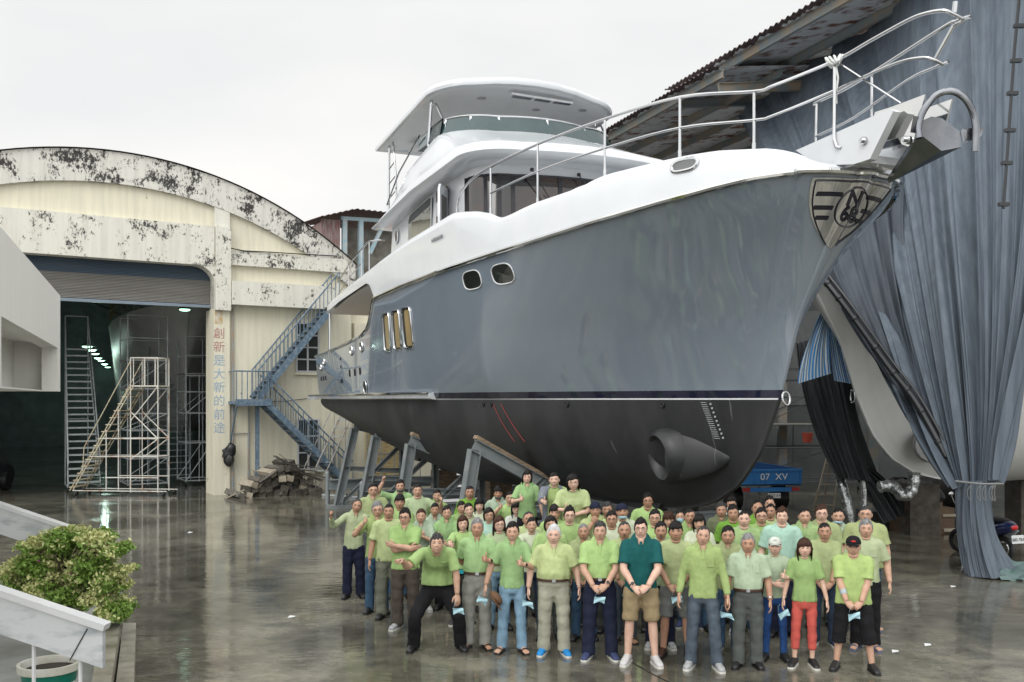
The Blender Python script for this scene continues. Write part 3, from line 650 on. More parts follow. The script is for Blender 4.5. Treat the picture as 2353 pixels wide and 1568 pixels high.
# draft marks
a, h = inv(1622, 925, .25)
o = MB()
for k in range(18):
    hh = -.05-k*.034; aa = 1.18-k*.006; p = hp(aa, hh); q = hp(aa+.1, hh); nrm_ = V(0, -.012, 0); o.add([p+nrm_, q+nrm_, q+nrm_+V(0, 0, .009), p+nrm_+V(0, 0, .009)], [(3, 2, 1, 0)])
    if k % 2: p = hp(aa-.07, hh); q = hp(aa-.04, hh); o.add([p+nrm_, q+nrm_, q+nrm_+V(0, 0, .03), p+nrm_+V(0, 0, .03)], [(3, 2, 1, 0)])
o.build('draft_marks', pm('mark_grey', (.34, .35, .36), rough=.5), yacht, smooth=False)
for px in (1522, 1302, 1110, 1128):
    b = .8
    for _ in range(20): a, h = inv(px, 930, b); b = (hp(a, -.08)[1])*-1
    o = MB(); c = hp(a, -.09, .005); o.tube([c+V(.04*math.cos(t), 0, .04*math.sin(t)) for t in np.linspace(0, 6.283, 13)], .014, 6); o.build('through_hull', mBlack, yacht)
# red chalk scratches on the bottom
o = MB()
for a_, d_ in ((6.0, .35), (5.75, .4)): o.tube([hp(a_-t*d_, -.08-t*.75, .012) for t in np.linspace(0, 1, 12)], .006, 4)
o.build('red_mark', pm('red_paint', (.32, .03, .025), rough=.6), yacht)
# maker's lettering on the white side
A1, H1 = inv(1005, 549, deckb(7.5)); text('side_lettering', 'NORDHAVN', .12, axes(L(A1, deckb(A1)+.02, H1), (1, 0, 0), (0, 0, 1), (0, -1, 0)), pm('letter_grey', (.12, .13, .15), rough=.4), yacht, .003)
# stern deck rails and clutter
o = MB()
P = [L(17.3, 2.6, 3.6), L(15.6, 2.7, 3.9), L(14.2, 2.7, 4.15), L(13.4, 2.7, 4.25), L(13.0, 2.4, 4.25)]
o.tube(smoothp(P, 4), .022, 6); o.tube([p-V(0, 0, .38) for p in P[:3]], .016, 6)
for p in P[:4]: o.tube([p, p-V(0, 0, .95)], .018, 6)
o.build('boat_deck_rail', mSteel, yacht)
o = MB(); o.box(tuple(L(15.6, 1.9, 3.1)), tuple(L(14.3, .9, 3.85))); tag(o.build('crate', pm('pinkish_foam', (.5, .33, .27), (.45, .36, .32), rough=.8)), 'pinkish covered crate standing on the boat deck behind the rail', 'crate')
col.objects[-1].location = yacht.location; col.objects[-1].rotation_euler = yacht.rotation_euler
o = MB(); o.ell(L(16.3, 1.6, 3.3), (.6, .5, .55), 14, 9); tag(o.build('plastic_bundle', pm('clear_sheet', (.6, .64, .64), rough=.25)), 'crumpled pale plastic bundle on the aft boat deck', 'bundle')
col.objects[-1].location = yacht.location; col.objects[-1].rotation_euler = yacht.rotation_euler

# ================================================================ steel stands under the hull
mStand = pm('stand_steel', (.17, .2, .21), (.23, .25, .25), 3, rough=.45, metal=.2, rough2=.6)
mTimber = pm('pad_timber', (.30, .22, .14), (.12, .09, .07), 4, rough=.85, stretch=(1, 1, 6))
def yw(p):  # yacht local -> world
    c, s = math.cos(yacht.rotation_euler.z), math.sin(yacht.rotation_euler.z); return V(BX+c*p[0]-s*p[1], BY+s*p[0]+c*p[1], CAMZ+p[2])
def stand(label, a, btop, htop, blow, hlow, bfoot, extra=False):
    t = thing('hull_stand', label, 'stand', tuple(yw(L(a, bfoot, -CAMZ))), yacht.rotation_euler.z, 'steel stands propping the yacht')
    base = L(a, bfoot, -CAMZ); T = L(a, btop, htop)-base; Lo = L(a, blow, hlow)-base
    o = MB(); o.ibeam(V(0, 0, .0), T-V(0, .02, .25), .22, .22); o.build('leg', mStand, t)
    o = MB(); o.ibeam(T-V(0, .04, .16), Lo-V(0, 0, .16), .2, .24); o.build('support_beam', mStand, t)
    o = MB(); o.beam(T+V(0, 0, .0), Lo, .2, .07); o.build('timber_pad', mTimber, t)
    o = MB(); o.ibeam(Lo-V(0, 0, .2), V(0, Lo[1], 0), .16, .16); o.build('strut', mStand, t)
    o = MB(); z = T[2]*.45; o.ibeam(V(0, T[1]*.45, z), V(0, Lo[1], z*.9), .14, .14); o.ibeam(V(0, .1, .1), V(0, Lo[1], z*1.6), .12, .12); o.build('cross_beam', mStand, t)
    o = MB(); o.box((-.22, -.25, 0), (.22, Lo[1]+.25, .1)); o.build('base_plate', mStand, t)
stand('tall grey steel stand with a long sloping beam, nearest the bow', 5.6, 2.75, -.72, 1.1, -1.62, 3.15)
stand('grey steel stand amidships, its timber pad under the black bottom', 9.6, 2.75, -.78, 1.0, -1.55, 3.1)
stand('grey steel stand second from the stern, with bare steel leg', 13.2, 2.55, -.72, .9, -1.25, 3.0)
stand('grey steel stand under the stern beside the small metal stairs', 16.2, 2.35, -.6, .9, -.95, 2.9)
t = thing('cradle', 'grey steel cradle of heavy beams lying on the ground below the keel', 'cradle', tuple(yw(L(10, 0, -CAMZ))), yacht.rotation_euler.z)
for s in (1, -1): o = MB(); o.ibeam((-7.6, 1.9*s, .3), (5.5, 1.9*s, .3), .3, .34); o.build('rail_beam', mStand, t)
for x in (-7.2, -3.2, .4, 4.4): o = MB(); o.ibeam((x, -2.9, .62), (x, 2.9, .62), .26, .3); o.build('cross_beam', mStand, t)
for x in (-5, -1, 3): o = MB(); o.box((x-.3, -.3, .45), (x+.3, .3, 1.12)); o.build('keel_block', mTimber, t)
for x, y in ((-7.4, -2.9), (-3.4, -2.9)): o = MB(); o.tube([(x, y, 0), (x, y, .95)], .07, 10); o.ell((x, y, .95), (.07, .07, .07), 10, 6); o.build('post', mStand, t)
# ================================================================ arched boat hall on the left
FP = V(-10.03, 32.2); FE = V(.857, .515); FN = V(-.515, .857); FRZ = math.atan2(.515, .857)
def fb(px, py, off=0):
    tx = (px-CX)/FPX; tz = (HOR-py)/FPX; l = (off+FP@FN)/(tx*FN[0]+FN[1])
    return FE[0]*(l*tx-FP[0])+FE[1]*(l-FP[1]), CAMZ+l*tz
mWall = mould('cream_plaster', (.69, .66, .52), (.56, .53, .43), (.22, .20, .16), -.035, .6)
mBand = mould('stained_concrete', (.66, .65, .58), (.52, .50, .44), (.05, .048, .044), .030, .5, 2.0, 13)
mRim = mould('stained_rim', (.62, .61, .56), (.46, .45, .40), (.035, .034, .032), .058, .5, 1.9, 12)
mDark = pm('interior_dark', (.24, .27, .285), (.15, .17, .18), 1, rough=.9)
hall = thing('boat_hall', 'cream concrete boat hall with stained arched front and big half open roller door', 'hall', (FP[0], FP[1], 0), FRZ)
ARCH = [(px, py) for px, py in [(0, 337), (130, 338), (250, 348), (380, 372), (500, 408), (600, 455), (700, 515), (785, 580)]]
AP = [fb(*p, off=-.15) for p in ARCH]; AC = -3.2
AP = [(AC-(t-AC), z) for t, z in AP[::-1] if t > AC+.1]+[p for p in AP if p[0] > AC-1e9 and p[0] >= AC]
AP = sorted(AP); _c = np.polyfit([p[0]-AC for p in AP], [p[1] for p in AP], 4)
def zt(t): x = t-AC; return float(np.polyval([_c[0], 0, _c[2], 0, _c[4]], x))
TE = 4.9; TW = AC-(TE-AC)
ZL = 7.68; ZS = 6.42
o = MB()
ts = np.linspace(TW, TE, 60)
def prism(o, t0, t1, lo, hi, y0, y1, n=40, m=0):
    """upright slab whose lower and upper edges follow functions"""
    T = np.linspace(t0, t1, n); P = [[(t, y0, lo(t)), (t, y0, hi(t)), (t, y1, hi(t)), (t, y1, lo(t))] for t in T]; o.loft(P, m)
prism(o, TW, 0, lambda t: 7.7, lambda t: zt(t)-.9, 0, .3); prism(o, 0, TE, lambda t: 0.0, lambda t: zt(t)-.9, .0, .3, 30)
prism(o, TW, -11.2, lambda t: 0, lambda t: 7.7, .0, .3, 3); o.build('wall', mWall, hall, smooth=False)
o = MB(); prism(o, TW-.1, TE+.1, lambda t: max(zt(t)-1.0, 0.1), zt, -.16, .5, 70); o.build('arch_rim', mRim, hall, ang=30)
o = MB(); o.box((TW, -.20, ZL-.0), (-.02, .298, 9.0)); o.build('lintel', mBand, hall, smooth=False)
o = MB(); o.box((.52, -.2, 7.76), (TE-.2, 0, 8.25)); o.box((.52, -.45, 6.40), (TE-.7, 0, 7.2)); o.build('ledge', mBand, hall, smooth=False)
o = MB(); o.box((.0, -.30, 6.2), (.5, .6, 9.0)); prism(o, 0.0, .5, lambda t: 9.0, lambda t: zt(t)-.9, -.14, .1, 4); o.build('pillar_head', mBand, hall, smooth=False)
o = MB(); o.box((-.02, -.12, 0), (.5, 1.0, 6.25)); 
o.build('pillar', mWall, hall, smooth=False)
o = MB(); P = [(-.02-.6*(1-math.cos(t))*0-.0, 0, 0) for t in (0,)]
arc = [(-.0, -.18, ZL+.01)]+[(-.62+.62*math.sin(t), -.18, ZL-.62+.62*math.cos(t)) for t in np.linspace(0, math.pi/2, 7)]
o.poly([(-.62, -.18, ZL+.01), (0.0, -.18, ZL+.01), (0.0, -.18, ZL-.62)]+[(-.62+.62*math.cos(t), -.18, ZL-.62+.62*math.sin(t)) for t in np.linspace(.2, math.pi/2, 6)], .5, (0, 1, 0)); o.build('corner_fillet', mBand, hall, smooth=False)
# roller door
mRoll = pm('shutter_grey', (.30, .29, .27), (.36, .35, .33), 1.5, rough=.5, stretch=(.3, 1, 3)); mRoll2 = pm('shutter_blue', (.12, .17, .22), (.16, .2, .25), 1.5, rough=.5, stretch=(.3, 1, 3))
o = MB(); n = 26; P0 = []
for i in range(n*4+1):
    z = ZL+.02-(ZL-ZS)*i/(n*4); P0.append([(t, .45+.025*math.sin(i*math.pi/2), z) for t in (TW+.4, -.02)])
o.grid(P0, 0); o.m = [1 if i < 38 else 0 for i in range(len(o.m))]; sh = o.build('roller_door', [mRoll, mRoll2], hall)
o = MB(); o.box((TW+.4, .38, ZS-.1), (-.02, .5, ZS)); o.build('bottom_rail', pm('rail_blue_grey', (.2, .25, .3), rough=.4), sh)
# slogan painted down the pillar
mRedT = pm('paint_faded_red', (.32, .08, .07), (.5, .35, .3), 12, rough=.8); mBluT = pm('paint_faded_blue', (.16, .30, .48), (.42, .48, .5), 12, rough=.8)
for i, ch in enumerate('創新是大新的前途'):
    t, z = fb(502, 768+31*i, -.13); text('painted_character', ch, .40, axes((t+.02, -.124, z), (1, 0, 0), (0, 0, 1), (0, -1, 0)), mRedT if i < 2 else mBluT, hall, .001)
# paint patch near the pillar top
o = MB(); t, z = fb(498, 640, -.12); o.box((-.0, -.126, 5.75), (.26, -.118, 6.2)); o.build('paint_patch', pm('ochre_paint', (.5, .36, .18), (.6, .56, .48), 6, rough=.8), hall)
# interior
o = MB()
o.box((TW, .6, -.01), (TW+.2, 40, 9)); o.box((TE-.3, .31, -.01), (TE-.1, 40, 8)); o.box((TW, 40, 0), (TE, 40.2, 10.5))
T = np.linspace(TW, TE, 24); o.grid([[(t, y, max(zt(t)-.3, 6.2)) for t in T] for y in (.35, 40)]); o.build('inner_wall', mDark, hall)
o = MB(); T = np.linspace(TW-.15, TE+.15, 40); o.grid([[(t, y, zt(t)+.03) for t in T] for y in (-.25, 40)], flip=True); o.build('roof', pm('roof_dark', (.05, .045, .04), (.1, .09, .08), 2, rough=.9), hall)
for i in range(10):
    o = MB(); y = 3.5+i*3.6; P = [(t, y, max(zt(t)-.8, 6.0)) for t in np.linspace(TW+.3, TE-.4, 12)]; o.tube(P, .1, 4); o.build('roof_truss', mDark, hall)
o = MB(); o.box((TW+.3, 14, 4.6), (TW+5, 38, 4.8)); o.box((TW+.3, 10, 2.6), (TW+3.4, 11, 2.7)); o.build('mezzanine', mDark, hall)
mLampE = pm('lamp_green_white', (.55, 1.0, .72), (.55, 1, .72), emit=3)
mShade = pm('lamp_shade', (.1, .14, .12), rough=.4)
for i, (px, py, Y) in enumerate([(424, 710, 35), (418, 737, 39), (200, 795, 38), (210, 803, 43), (218, 812, 48), (225, 822, 53), (232, 828, 57), (240, 836, 62), (247, 843, 67)]):
    p = W(px, py, Y); t = thing('hall_lamp', ['upper of the two bright lamps right under the roller door', 'lower yellowish lamp below another lamp inside the hall'][i] if i < 2 else ['nearest', 'second nearest', 'third', 'middle', 'fifth', 'last but one', 'farthest'][i-2]+' greenish lamp of the long receding row inside the hall', 'lamp', tuple(p), 0, 'lamps hanging inside the boat hall')
    o = MB(); o.rings([(0, 0, -.02, .26, .26), (0, 0, .12, .12, .12), (0, 0, .22, .05, .05)], 12); o.tube([(0, 0, .2), (0, 0, 1.4)], .01, 4); o.build('shade', mShade, t)
    if i in (3, 5, 7):
        ld = bpy.data.lights.new('hall_lamp_light', 'POINT'); ld.energy = 70; ld.color = (.7, 1, .85); ld.shadow_soft_size = .2; lo_ = bpy.data.objects.new('hall_lamp_light', ld); col.objects.link(lo_); lo_.parent = t; lo_.location = (0, 0, -.35)
    o = MB(); o.ell((0, 0, -.03), (.2, .2, .06), 10, 6); o.build('bulb', mLampE if i != 1 else pm('lamp_yellow', (1, .95, .6), (1, .95, .6), emit=3), t)
# windows of the right wing
mFrame = pm('window_frame_white', (.55, .57, .58), rough=.4); mPane = pm('window_dark', (.03, .035, .035), (.06, .065, .06), 1, rough=.08)
def window(x0, z0, x1, z1, nx, nz, off=-.02, name='window'):
    o = MB(); o.box((x0, off-.01, z0), (x1, off+.04, z1)); w_ = o.build(name, mPane, hall, smooth=False); o = MB()
    for i in range(nx+1): x = x0+(x1-x0)*i/nx; o.box((x-.03, off-.045, z0-.03), (x+.03, off, z1+.03))
    for i in range(nz+1): z = z0+(z1-z0)*i/nz; o.box((x0, off-.04, z-.025), (x1, off-.003, z+.025))
    o.build('frame', mFrame, w_, smooth=False)
    o = MB(); o.box((x0-.08, off-.1, z0-.12), (x1+.08, .0, z0-.035)); o.build('sill', mWall, w_, smooth=False)
window(2.85, 4.2, 3.65, 5.9, 2, 4); window(2.9, .75, 3.65, 2.5, 2, 3)
# lean wing further right behind the stern
o = MB(); o.box((TE-.25, .3, 0), (8.4, .6, 6.6)); o.build('side_wall', mWall, hall, smooth=False)
o = MB(); o.box((5.05, .05, 4.35), (5.85, .29, 6.0)); window(5.2, 4.5, 5.9, 5.75, 2, 2, .26); o.build('window_surround', mWall, hall, smooth=False)
mYel = pm('yellow_slat', (.5, .42, .22), (.3, .14, .07), 5, rough=.8, lo=.5, hi=.75, stretch=(1, 1, 3))
o = MB()
for i in range(24): z = .4+i*.085; o.box((5.55, .16, z), (7.3, .22, z+.055))
o.box((5.55, .2, .4), (7.3, .24, 2.45)); ys = o.build('slatted_shutter', mYel, hall, smooth=False)
o = MB()
for x in np.linspace(5.55, 8.2, 6): o.tube([(x, .02, .1), (x, .02, 2.6)], .02, 5)
for z in (.15, 1.2, 2.2): o.tube([(5.5, .02, z), (8.2, .02, z)], .018, 5)
o.build('grille', mDark, ys)
# cables and pipes on the wing wall
o = MB(); P = [fb(*p, off=-.22) for p in ((525, 570), (560, 577), (620, 580), (700, 585), (775, 589))]; o.tube([(t, -.23, z) for t, z in P], .02, 5); o.build('cable', mBlack, hall); o = MB()
P = [fb(*p, off=-.06) for p in ((523, 920), (585, 920), (660, 918), (705, 912))]; o.tube([(t, -.05, z-.06) for t, z in P], .012, 5); o.build('cable', mBlack, hall)
o = MB(); o.tube([(.62, -.06, 0), (.62, -.06, 6.3)], .035, 6); o.tube([(1.15, -.06, 0), (1.15, -.06, 3.1)], .03, 6); o.tube([(.6, -.06, 2.05), (1.2, -.06, 2.05)], .02, 5); o.build('pipe', pm('pipe_blue_grey', (.25, .33, .38), (.35, .25, .18), 4, rough=.6), hall)
# ================================================================ blue steel stair
mBlue = pm('paint_blue', (.085, .135, .19), (.24, .30, .34), 9, rough=.6, lo=.45, hi=.75)
st = thing('blue_staircase', 'blue steel staircase zigzagging up the cream wall beside the pillar', 'staircase', (FP[0], FP[1], 0), FRZ)
def ft(px, py, off): t, z = fb(px, py, off); return V(t, off, z)
def flight(p, q, w_, n, rail=True, rails=('near',)):
    p = V(*p); q = V(*q); o = MB(); d = nrm(q-p)
    for dy in (0, w_): o.beam(p+V(0, dy, 0), q+V(0, dy, 0), .05, .2)
    o.build('stringer', mBlue, st)
    o = MB()
    for i in range(n): c = p+(q-p)*(i+.5)/n; o.box((c[0]-.13, c[1]+.02, c[2]-.02), (c[0]+.13, c[1]+w_-.02, c[2]+.01))
    o.build('steps', pm('tread_steel', (.10, .13, .16), (.2, .2, .19), 6, rough=.6), st)
    o = MB()
    for dy in (0, w_):
        o.tube([p+V(0, dy, .95), q+V(0, dy, .95)], .028, 6); o.tube([p+V(0, dy, .5), q+V(0, dy, .5)], .014, 5) if dy == 9 else None
        for i in range(n+1): c = p+(q-p)*i/n; o.tube([c+V(0, dy, 0), c+V(0, dy, .95)], .014, 5)
    o.build('handrail', mBlue, st)
A = ft(590, 905, -1.0); Bp = ft(770, 670, -1.0); flight((A[0]+.05, -1.0, 3.25), (Bp[0]+.15, -1.0, 6.7), .8, 20)
Cc = ft(765, 1108, -1.0); flight((1.5, -1.05, 3.1), (4.55, -1.05, .1), .8, 17)
o = MB(); o.box((.45, -1.05, 3.05), (1.65, -.0, 3.15)); o.box((.45, -1.1, 3.0), (1.65, -1.04, 3.22)); o.build('landing', mBlue, st, smooth=False)
o = MB()
for x in np.linspace(.48, 1.55, 7): o.tube([(x, -1.06, 3.2), (x, -1.06, 4.15)], .016, 5)
o.tube([(.48, -1.06, 4.15), (1.6, -1.06, 4.15)], .028, 6); o.tube([(.48, -.1, 4.15), (.48, -1.06, 4.15)], .022, 5); o.build('landing_rail', mBlue, st)
o = MB(); o.ibeam((1.3, -.6, 0), (1.3, -.6, 3.05), .12, .12); o.tube([(.5, -1.0, 3.0), (.5, -.1, 1.6)], .03, 5); o.build('post', mBlue, st)
# ================================================================ rusty shack above the hall
sk = thing('rooftop_shack', 'small rusty corrugated shack with light blue posts behind the yacht stern', 'shack', tuple(W(800, 560, 42)*V(1, 1, 0)), FRZ)
mRust = pm('rusted_sheet', (.16, .05, .045), (.28, .25, .24), 3, rough=.8, stretch=(6, 6, .6)); mLB = pm('pale_blue_post', (.25, .40, .48), (.4, .45, .45), 4, rough=.6)
zb0, z0, z1 = 6, 9.2, CAMZ+(HOR-490)/FPX*42
def skx(px): return (px-800)/FPX*42/.857
o = MB(); o.box((skx(745), 0, zb0), (skx(783), .1, z1-.35)); o.box((skx(745), .1, zb0), (skx(752), 6, z1-.5)); o.build('side_wall', mRust, sk)
o = MB(); o.box((skx(812), 1.2, zb0), (skx(940), 1.3, z1-.4)); o.build('back_wall', pm('dirty_panel', (.35, .34, .30), (.2, .18, .15), 2, rough=.9), sk)
for px in (788, 822, 900): o = MB(); o.box((skx(px), -.05, zb0), (skx(px)+.2, .15, z1-.2)); o.build('post', mLB, sk)
o = MB(); o.beam((skx(845), 0, z1-1.7), (skx(875), 0, z1-.3), .15); o.beam((skx(785), .05, z1-.25), (skx(960), .05, z1-.1), .16); o.build('brace', mLB, sk)
o = MB(); P = []
for i in range(60): x = skx(735)+i*.09; P.append([(x, y, z1-.35+max(0, min(1, (x-skx(735))/1.6))*.5+.03*math.sin(i*2.1)+y*.05) for y in (-.5, 6)])
o.grid(P); o.build('roof', mRust, sk)
# ================================================================ pale concrete block at the far left
bl = thing('concrete_block', 'blank off white concrete storey overhanging at the left edge with a recessed opening', 'building')
mPale = mould('pale_plaster', (.78, .77, .72), (.82, .81, .78), (.2, .19, .17), -.11, .7)
def onwall(px, py):   # plane through X,Y = (-5.35,10) .. (-7.88,16.7)
    k = (px-CX)/FPX; d = V(-2.53, 6.7); Y = (-5.35-d[0]/d[1]*10)/(k-d[0]/d[1]); return W(px, py, Y)
c1 = onwall(138, 680); zt_ = 5.0; dirv = nrm(V(-2.53, 6.7, 0)); nrmv = V(dirv[1], -dirv[0], 0)  # nrmv points right, to the yard
E_ = V(c1[0], c1[1], 0); S_ = E_-dirv*11.5
def bp(s, off, z): return V(E_[0], E_[1], 0)-dirv*s+nrmv*off+V(0, 0, z)   # s metres toward the camera from the far corner
zT = c1[2]; zB = CAMZ+(HOR-900)/FPX*c1[1]; zO = CAMZ+(HOR-803)/FPX*c1[1]
o = MB()
def bbox(o, s0, s1, o0, o1, a, b): o.add([bp(s, f, z) for z in (a, b) for f in (o0, o1) for s in (s0, s1)], [(0, 2, 3, 1), (4, 5, 7, 6), (0, 1, 5, 4), (2, 6, 7, 3), (0, 4, 6, 2), (1, 3, 7, 5)])
s_near = (c1[1]-10.1)/dirv[1]
bbox(o, 0, 13, -.25, 0, zO, zT); bbox(o, 0, .45, -.25, 0, zB, zO); bbox(o, s_near, 13, -.25, 0, zB, zO); bbox(o, 0, 13, -4, -.25, zO+.1, zT-.02); bbox(o, 0, 13, -4, -.7, zB, zO+.1); bbox(o, 0, .2, -.7, -.25, zB, zO+.1)
bbox(o, .0, 13, -.7, -.25, zB, zB+.02)
o.build('wall', mPale, bl, smooth=False)
# ================================================================ hulls: one in the hall, one behind the curtain
def small_hull(name, label, loc, rz, mh, sc=1, hup=.3):
    t = thing(name, label, 'hull', loc, rz); t.scale = (sc, sc, sc)
    hull_parts(t, mh, mh, stripe=False, HR=[(a, h+hup) for a, h in [(-1.9, 3.05), (1.1, 2.81), (5.7, 2.61), (11.6, 2.52), (19, 2.2)]]); return t
mGel = pm('bare_gelcoat', (.60, .61, .59), (.66, .67, .65), 1.2, rough=.35); mGel2 = pm('grey_hull', (.40, .40, .40), (.5, .5, .48), 1.2, rough=.5)
h2 = small_hull('bare_hull', 'pale unpainted hull standing half behind the grey blue curtain', (7.7, 21.4, CAMZ+.05), 0, mGel, 1, -.45)
_d = nrm(V(.93, .36, 0)); h2.rotation_euler.z = math.atan2(-_d[1], -_d[0])
for s in (-1, 1):
    o = MB(); c = hp(1.9, -1.05)*V(1, s, 1); rs = []
    for k, rr_ in ((0, .42), (.08, .40), (.1, .30), (-.25, .25)): rs.append([c+V(.9*rr_*1.5*math.cos(t)+.2, s*-k, rr_*math.sin(t)) for t in np.linspace(0, 6.283, 17)[:-1]])
    o.loft(rs, 0, cap=True); o.build('thruster_ring', pm('gelcoat_dull', (.3, .31, .31), rough=.4), h2)
o = MB(); o.tube([L(-.12, .07*math.cos(t), .02+.14*math.sin(t)) for t in np.linspace(0, 6.283, 18)], .02, 6); o.build('towing_eye', mSteel, h2)
p = W(425, 919, 37.5); h3 = small_hull('unfinished_hull', 'grey unfinished hull standing inside the boat hall behind the scaffolds', (p[0], p[1], 3.6), 0, mGel2, .95); h3.rotation_euler.z = math.atan2(-.93, .36)
o = MB()
for a in np.linspace(-1.3, 9, 14):
    for s in (1, -1): o.tube([L(a, s*deckb(a), 3.2), L(a, s*deckb(a), 4.1)], .02, 5)
for z in (3.6, 4.1):
    for s in (1, -1): o.tube([L(a, s*deckb(a), z) for a in np.linspace(-1.7, 9, 20)], .02, 5)
for s in (1, -1):
    A = np.linspace(-1.6, 9, 40)
    for i in range(len(A)-1): o.tube([L(A[i], s*deckb(A[i]), 3.25), L(A[i+1], s*deckb(A[i+1]), 4.05)], .006, 3); o.tube([L(A[i], s*deckb(A[i]), 4.05), L(A[i+1], s*deckb(A[i+1]), 3.25)], .006, 3)
o.build('netting', pm('net_yellow_green', (.25, .25, .12), rough=.8), h3)
# ================================================================ rolling stairs and scaffold towers in the doorway
mGalv = pm('galvanised', (.42, .46, .47), (.32, .35, .36), 5, rough=.45); mOldY = pm('old_yellow_paint', (.52, .49, .36), (.38, .24, .15), 4, rough=.6, lo=.45, hi=.7)
mOldW = pm('old_white_paint', (.6, .6, .55), (.42, .25, .16), 3, rough=.6, lo=.5, hi=.7)
def tubes(o, segs, r=.024, n=6):
    for a, b in segs: o.tube([a, b], r, n)
def castor(t, x, y): o = MB(); o.tube([(x-.03, y, .07), (x+.03, y, .07)], .07, 10); o.tube([(x, y, .1), (x, y, .2)], .02, 5); o.build('castor', mBlack, t)
def facade_loc(px, py): p = G(px, py); return (p[0], p[1], 0)
# tall pale stair tower facing the yard
p = facade_loc(185, 1130); t = thing('stair_tower', 'tall narrow grey steel stair tower at the left side of the doorway', 'stair', p, FRZ)
wdt = 1.05; Hh = 5.15; o = MB()
for x in (0, wdt): tubes(o, [((x-.4, 0, .15), (x*.72-.3, 1.8, Hh)), ((x*.72-.3, 1.8, 0.1), (x*.72-.3, 1.8, Hh+1.1)), ((x-.4, 0, .95), (x*.72-.3, 1.8, Hh+1))])
tubes(o, [((-.4, 0, .15), (-.3, 1.8, .15)), ((wdt-.4, 0, .15), (wdt*.72-.3, 1.8, .15)), ((-.3, 1.8, 2.5), (.45, 1.8, 2.5)), ((-.3, 1.8, Hh+1.1), (.45, 1.8, Hh+1.1))]); o.build('frame', mGalv, t)
o = MB()
for i in range(21): k = (i+.5)/21; z = .2+(Hh-.2)*k; y = 1.8*k; x0 = -.4+.1*k; x1 = (wdt-.4)*(1-k)+(wdt*.72-.3)*k; o.box((x0, y-.12, z-.025), (x1, y+.08, z+.03))
o.build('steps', pm('galv_tread', (.38, .42, .42), (.3, .33, .33), 5, rough=.5), t)
for x, y in ((-.4, 0), (wdt-.4, 0)): castor(t, x, y)
# shorter, darker one behind
t2 = thing('stair_tower', 'dark stair tower standing behind the white mobile stair', 'stair', (p[0]+1.6, p[1]+3.0, 0), FRZ)
o = MB()
for x in (0, 1.2): tubes(o, [((x, 0, .1), (x, 1.8, 4.4)), ((x, 1.8, 0), (x, 1.8, 5.3)), ((x, 0, 1.0), (x, 1.8, 5.3))])
for i in range(18): k = (i+.5)/18; o.box((0, 1.8*k-.1, .2+4.2*k-.02), (1.2, 1.8*k+.08, .2+4.2*k+.02))
o.build('frame', pm('dull_steel', (.2, .22, .23), rough=.5), t2)
# white and yellow mobile stair in front: rises from left foot to platform at right
a = G(160, 1138); b = G(350, 1140); dv = nrm(b-a); Lh = float(np.linalg.norm(b-a)); t = thing('mobile_stair', 'rusty white and yellow mobile stair on castors in front of the hall doorway', 'stair', (a[0], a[1], 0), math.atan2(dv[1], dv[0]))
k = 2200/a[1]; pf = Lh*(300-160)/(350-160); HP = 3.65; HB = .95; X2 = pf+.95
st_ = 0.0
for nm, yy, mt_ in (('near', 0, mOldY), ('far', .8, mOldY)):
    o = MB(); tubes(o, [((0, yy, .15), (pf, yy, HP)), ((.1, yy, .15), (pf+.1, yy, HP))], .02); tubes(o, [((.5, yy, 1.6), (pf, yy, HP+HB-.1)), ((.5, yy, 1.6), (.45, yy, .8))], .018); o.build('stringer', mt_, t)
o = MB()
for i in range(15): q = (i+.5)/15; o.box((pf*q-.1, .0, .15+(HP-.15)*q-.015), (pf*q+.12, .8, .15+(HP-.15)*q+.015))
o.build('steps', mOldY, t)
o = MB()
for y in (0, .8):
    tubes(o, [((pf, y, .1), (pf, y, HP+HB)), ((X2, y, .1), (X2, y, HP+HB)), ((pf, y, HP+HB), (X2, y, HP+HB)), ((pf*.6, y, .15), (pf*.6, y, 2.2)), ((pf*.8, y, .15), (pf*.8, y, 2.9)), ((.1, y, .15), (X2+.3, y, .15)), ((pf*.33, y, 1.3), (X2, y, 1.3)), ((pf*.5, y, 1.9), (X2, y, 1.9)), ((pf, y, HP), (X2, y, HP)), ((pf, y, 2.5), (X2, y, HP)), ((pf, y, 2.8), (X2, y, 1.9)), ((pf, y, 1.2), (X2, y, 1.9)), ((pf*.6, y, .6), (X2, y, .6))], .02)
    for x in np.linspace(pf+.1, X2-.1, 3): tubes(o, [((x, y, HP), (x, y, HP+HB))], .016)
for z in (HP, HP+HB, 1.3): tubes(o, [((pf, 0, z), (pf, .8, z)), ((X2, 0, z), (X2, .8, z))], .02)
o.build('frame', mOldW, t)
for x, y in ((.25, 0), (X2+.2, 0), (.25, .8), (X2+.2, .8)): castor(t, x, y)
o = MB(); o.box((pf, .02, HP), (X2, .78, HP+.03)); o.build('platform', mOldY, t)
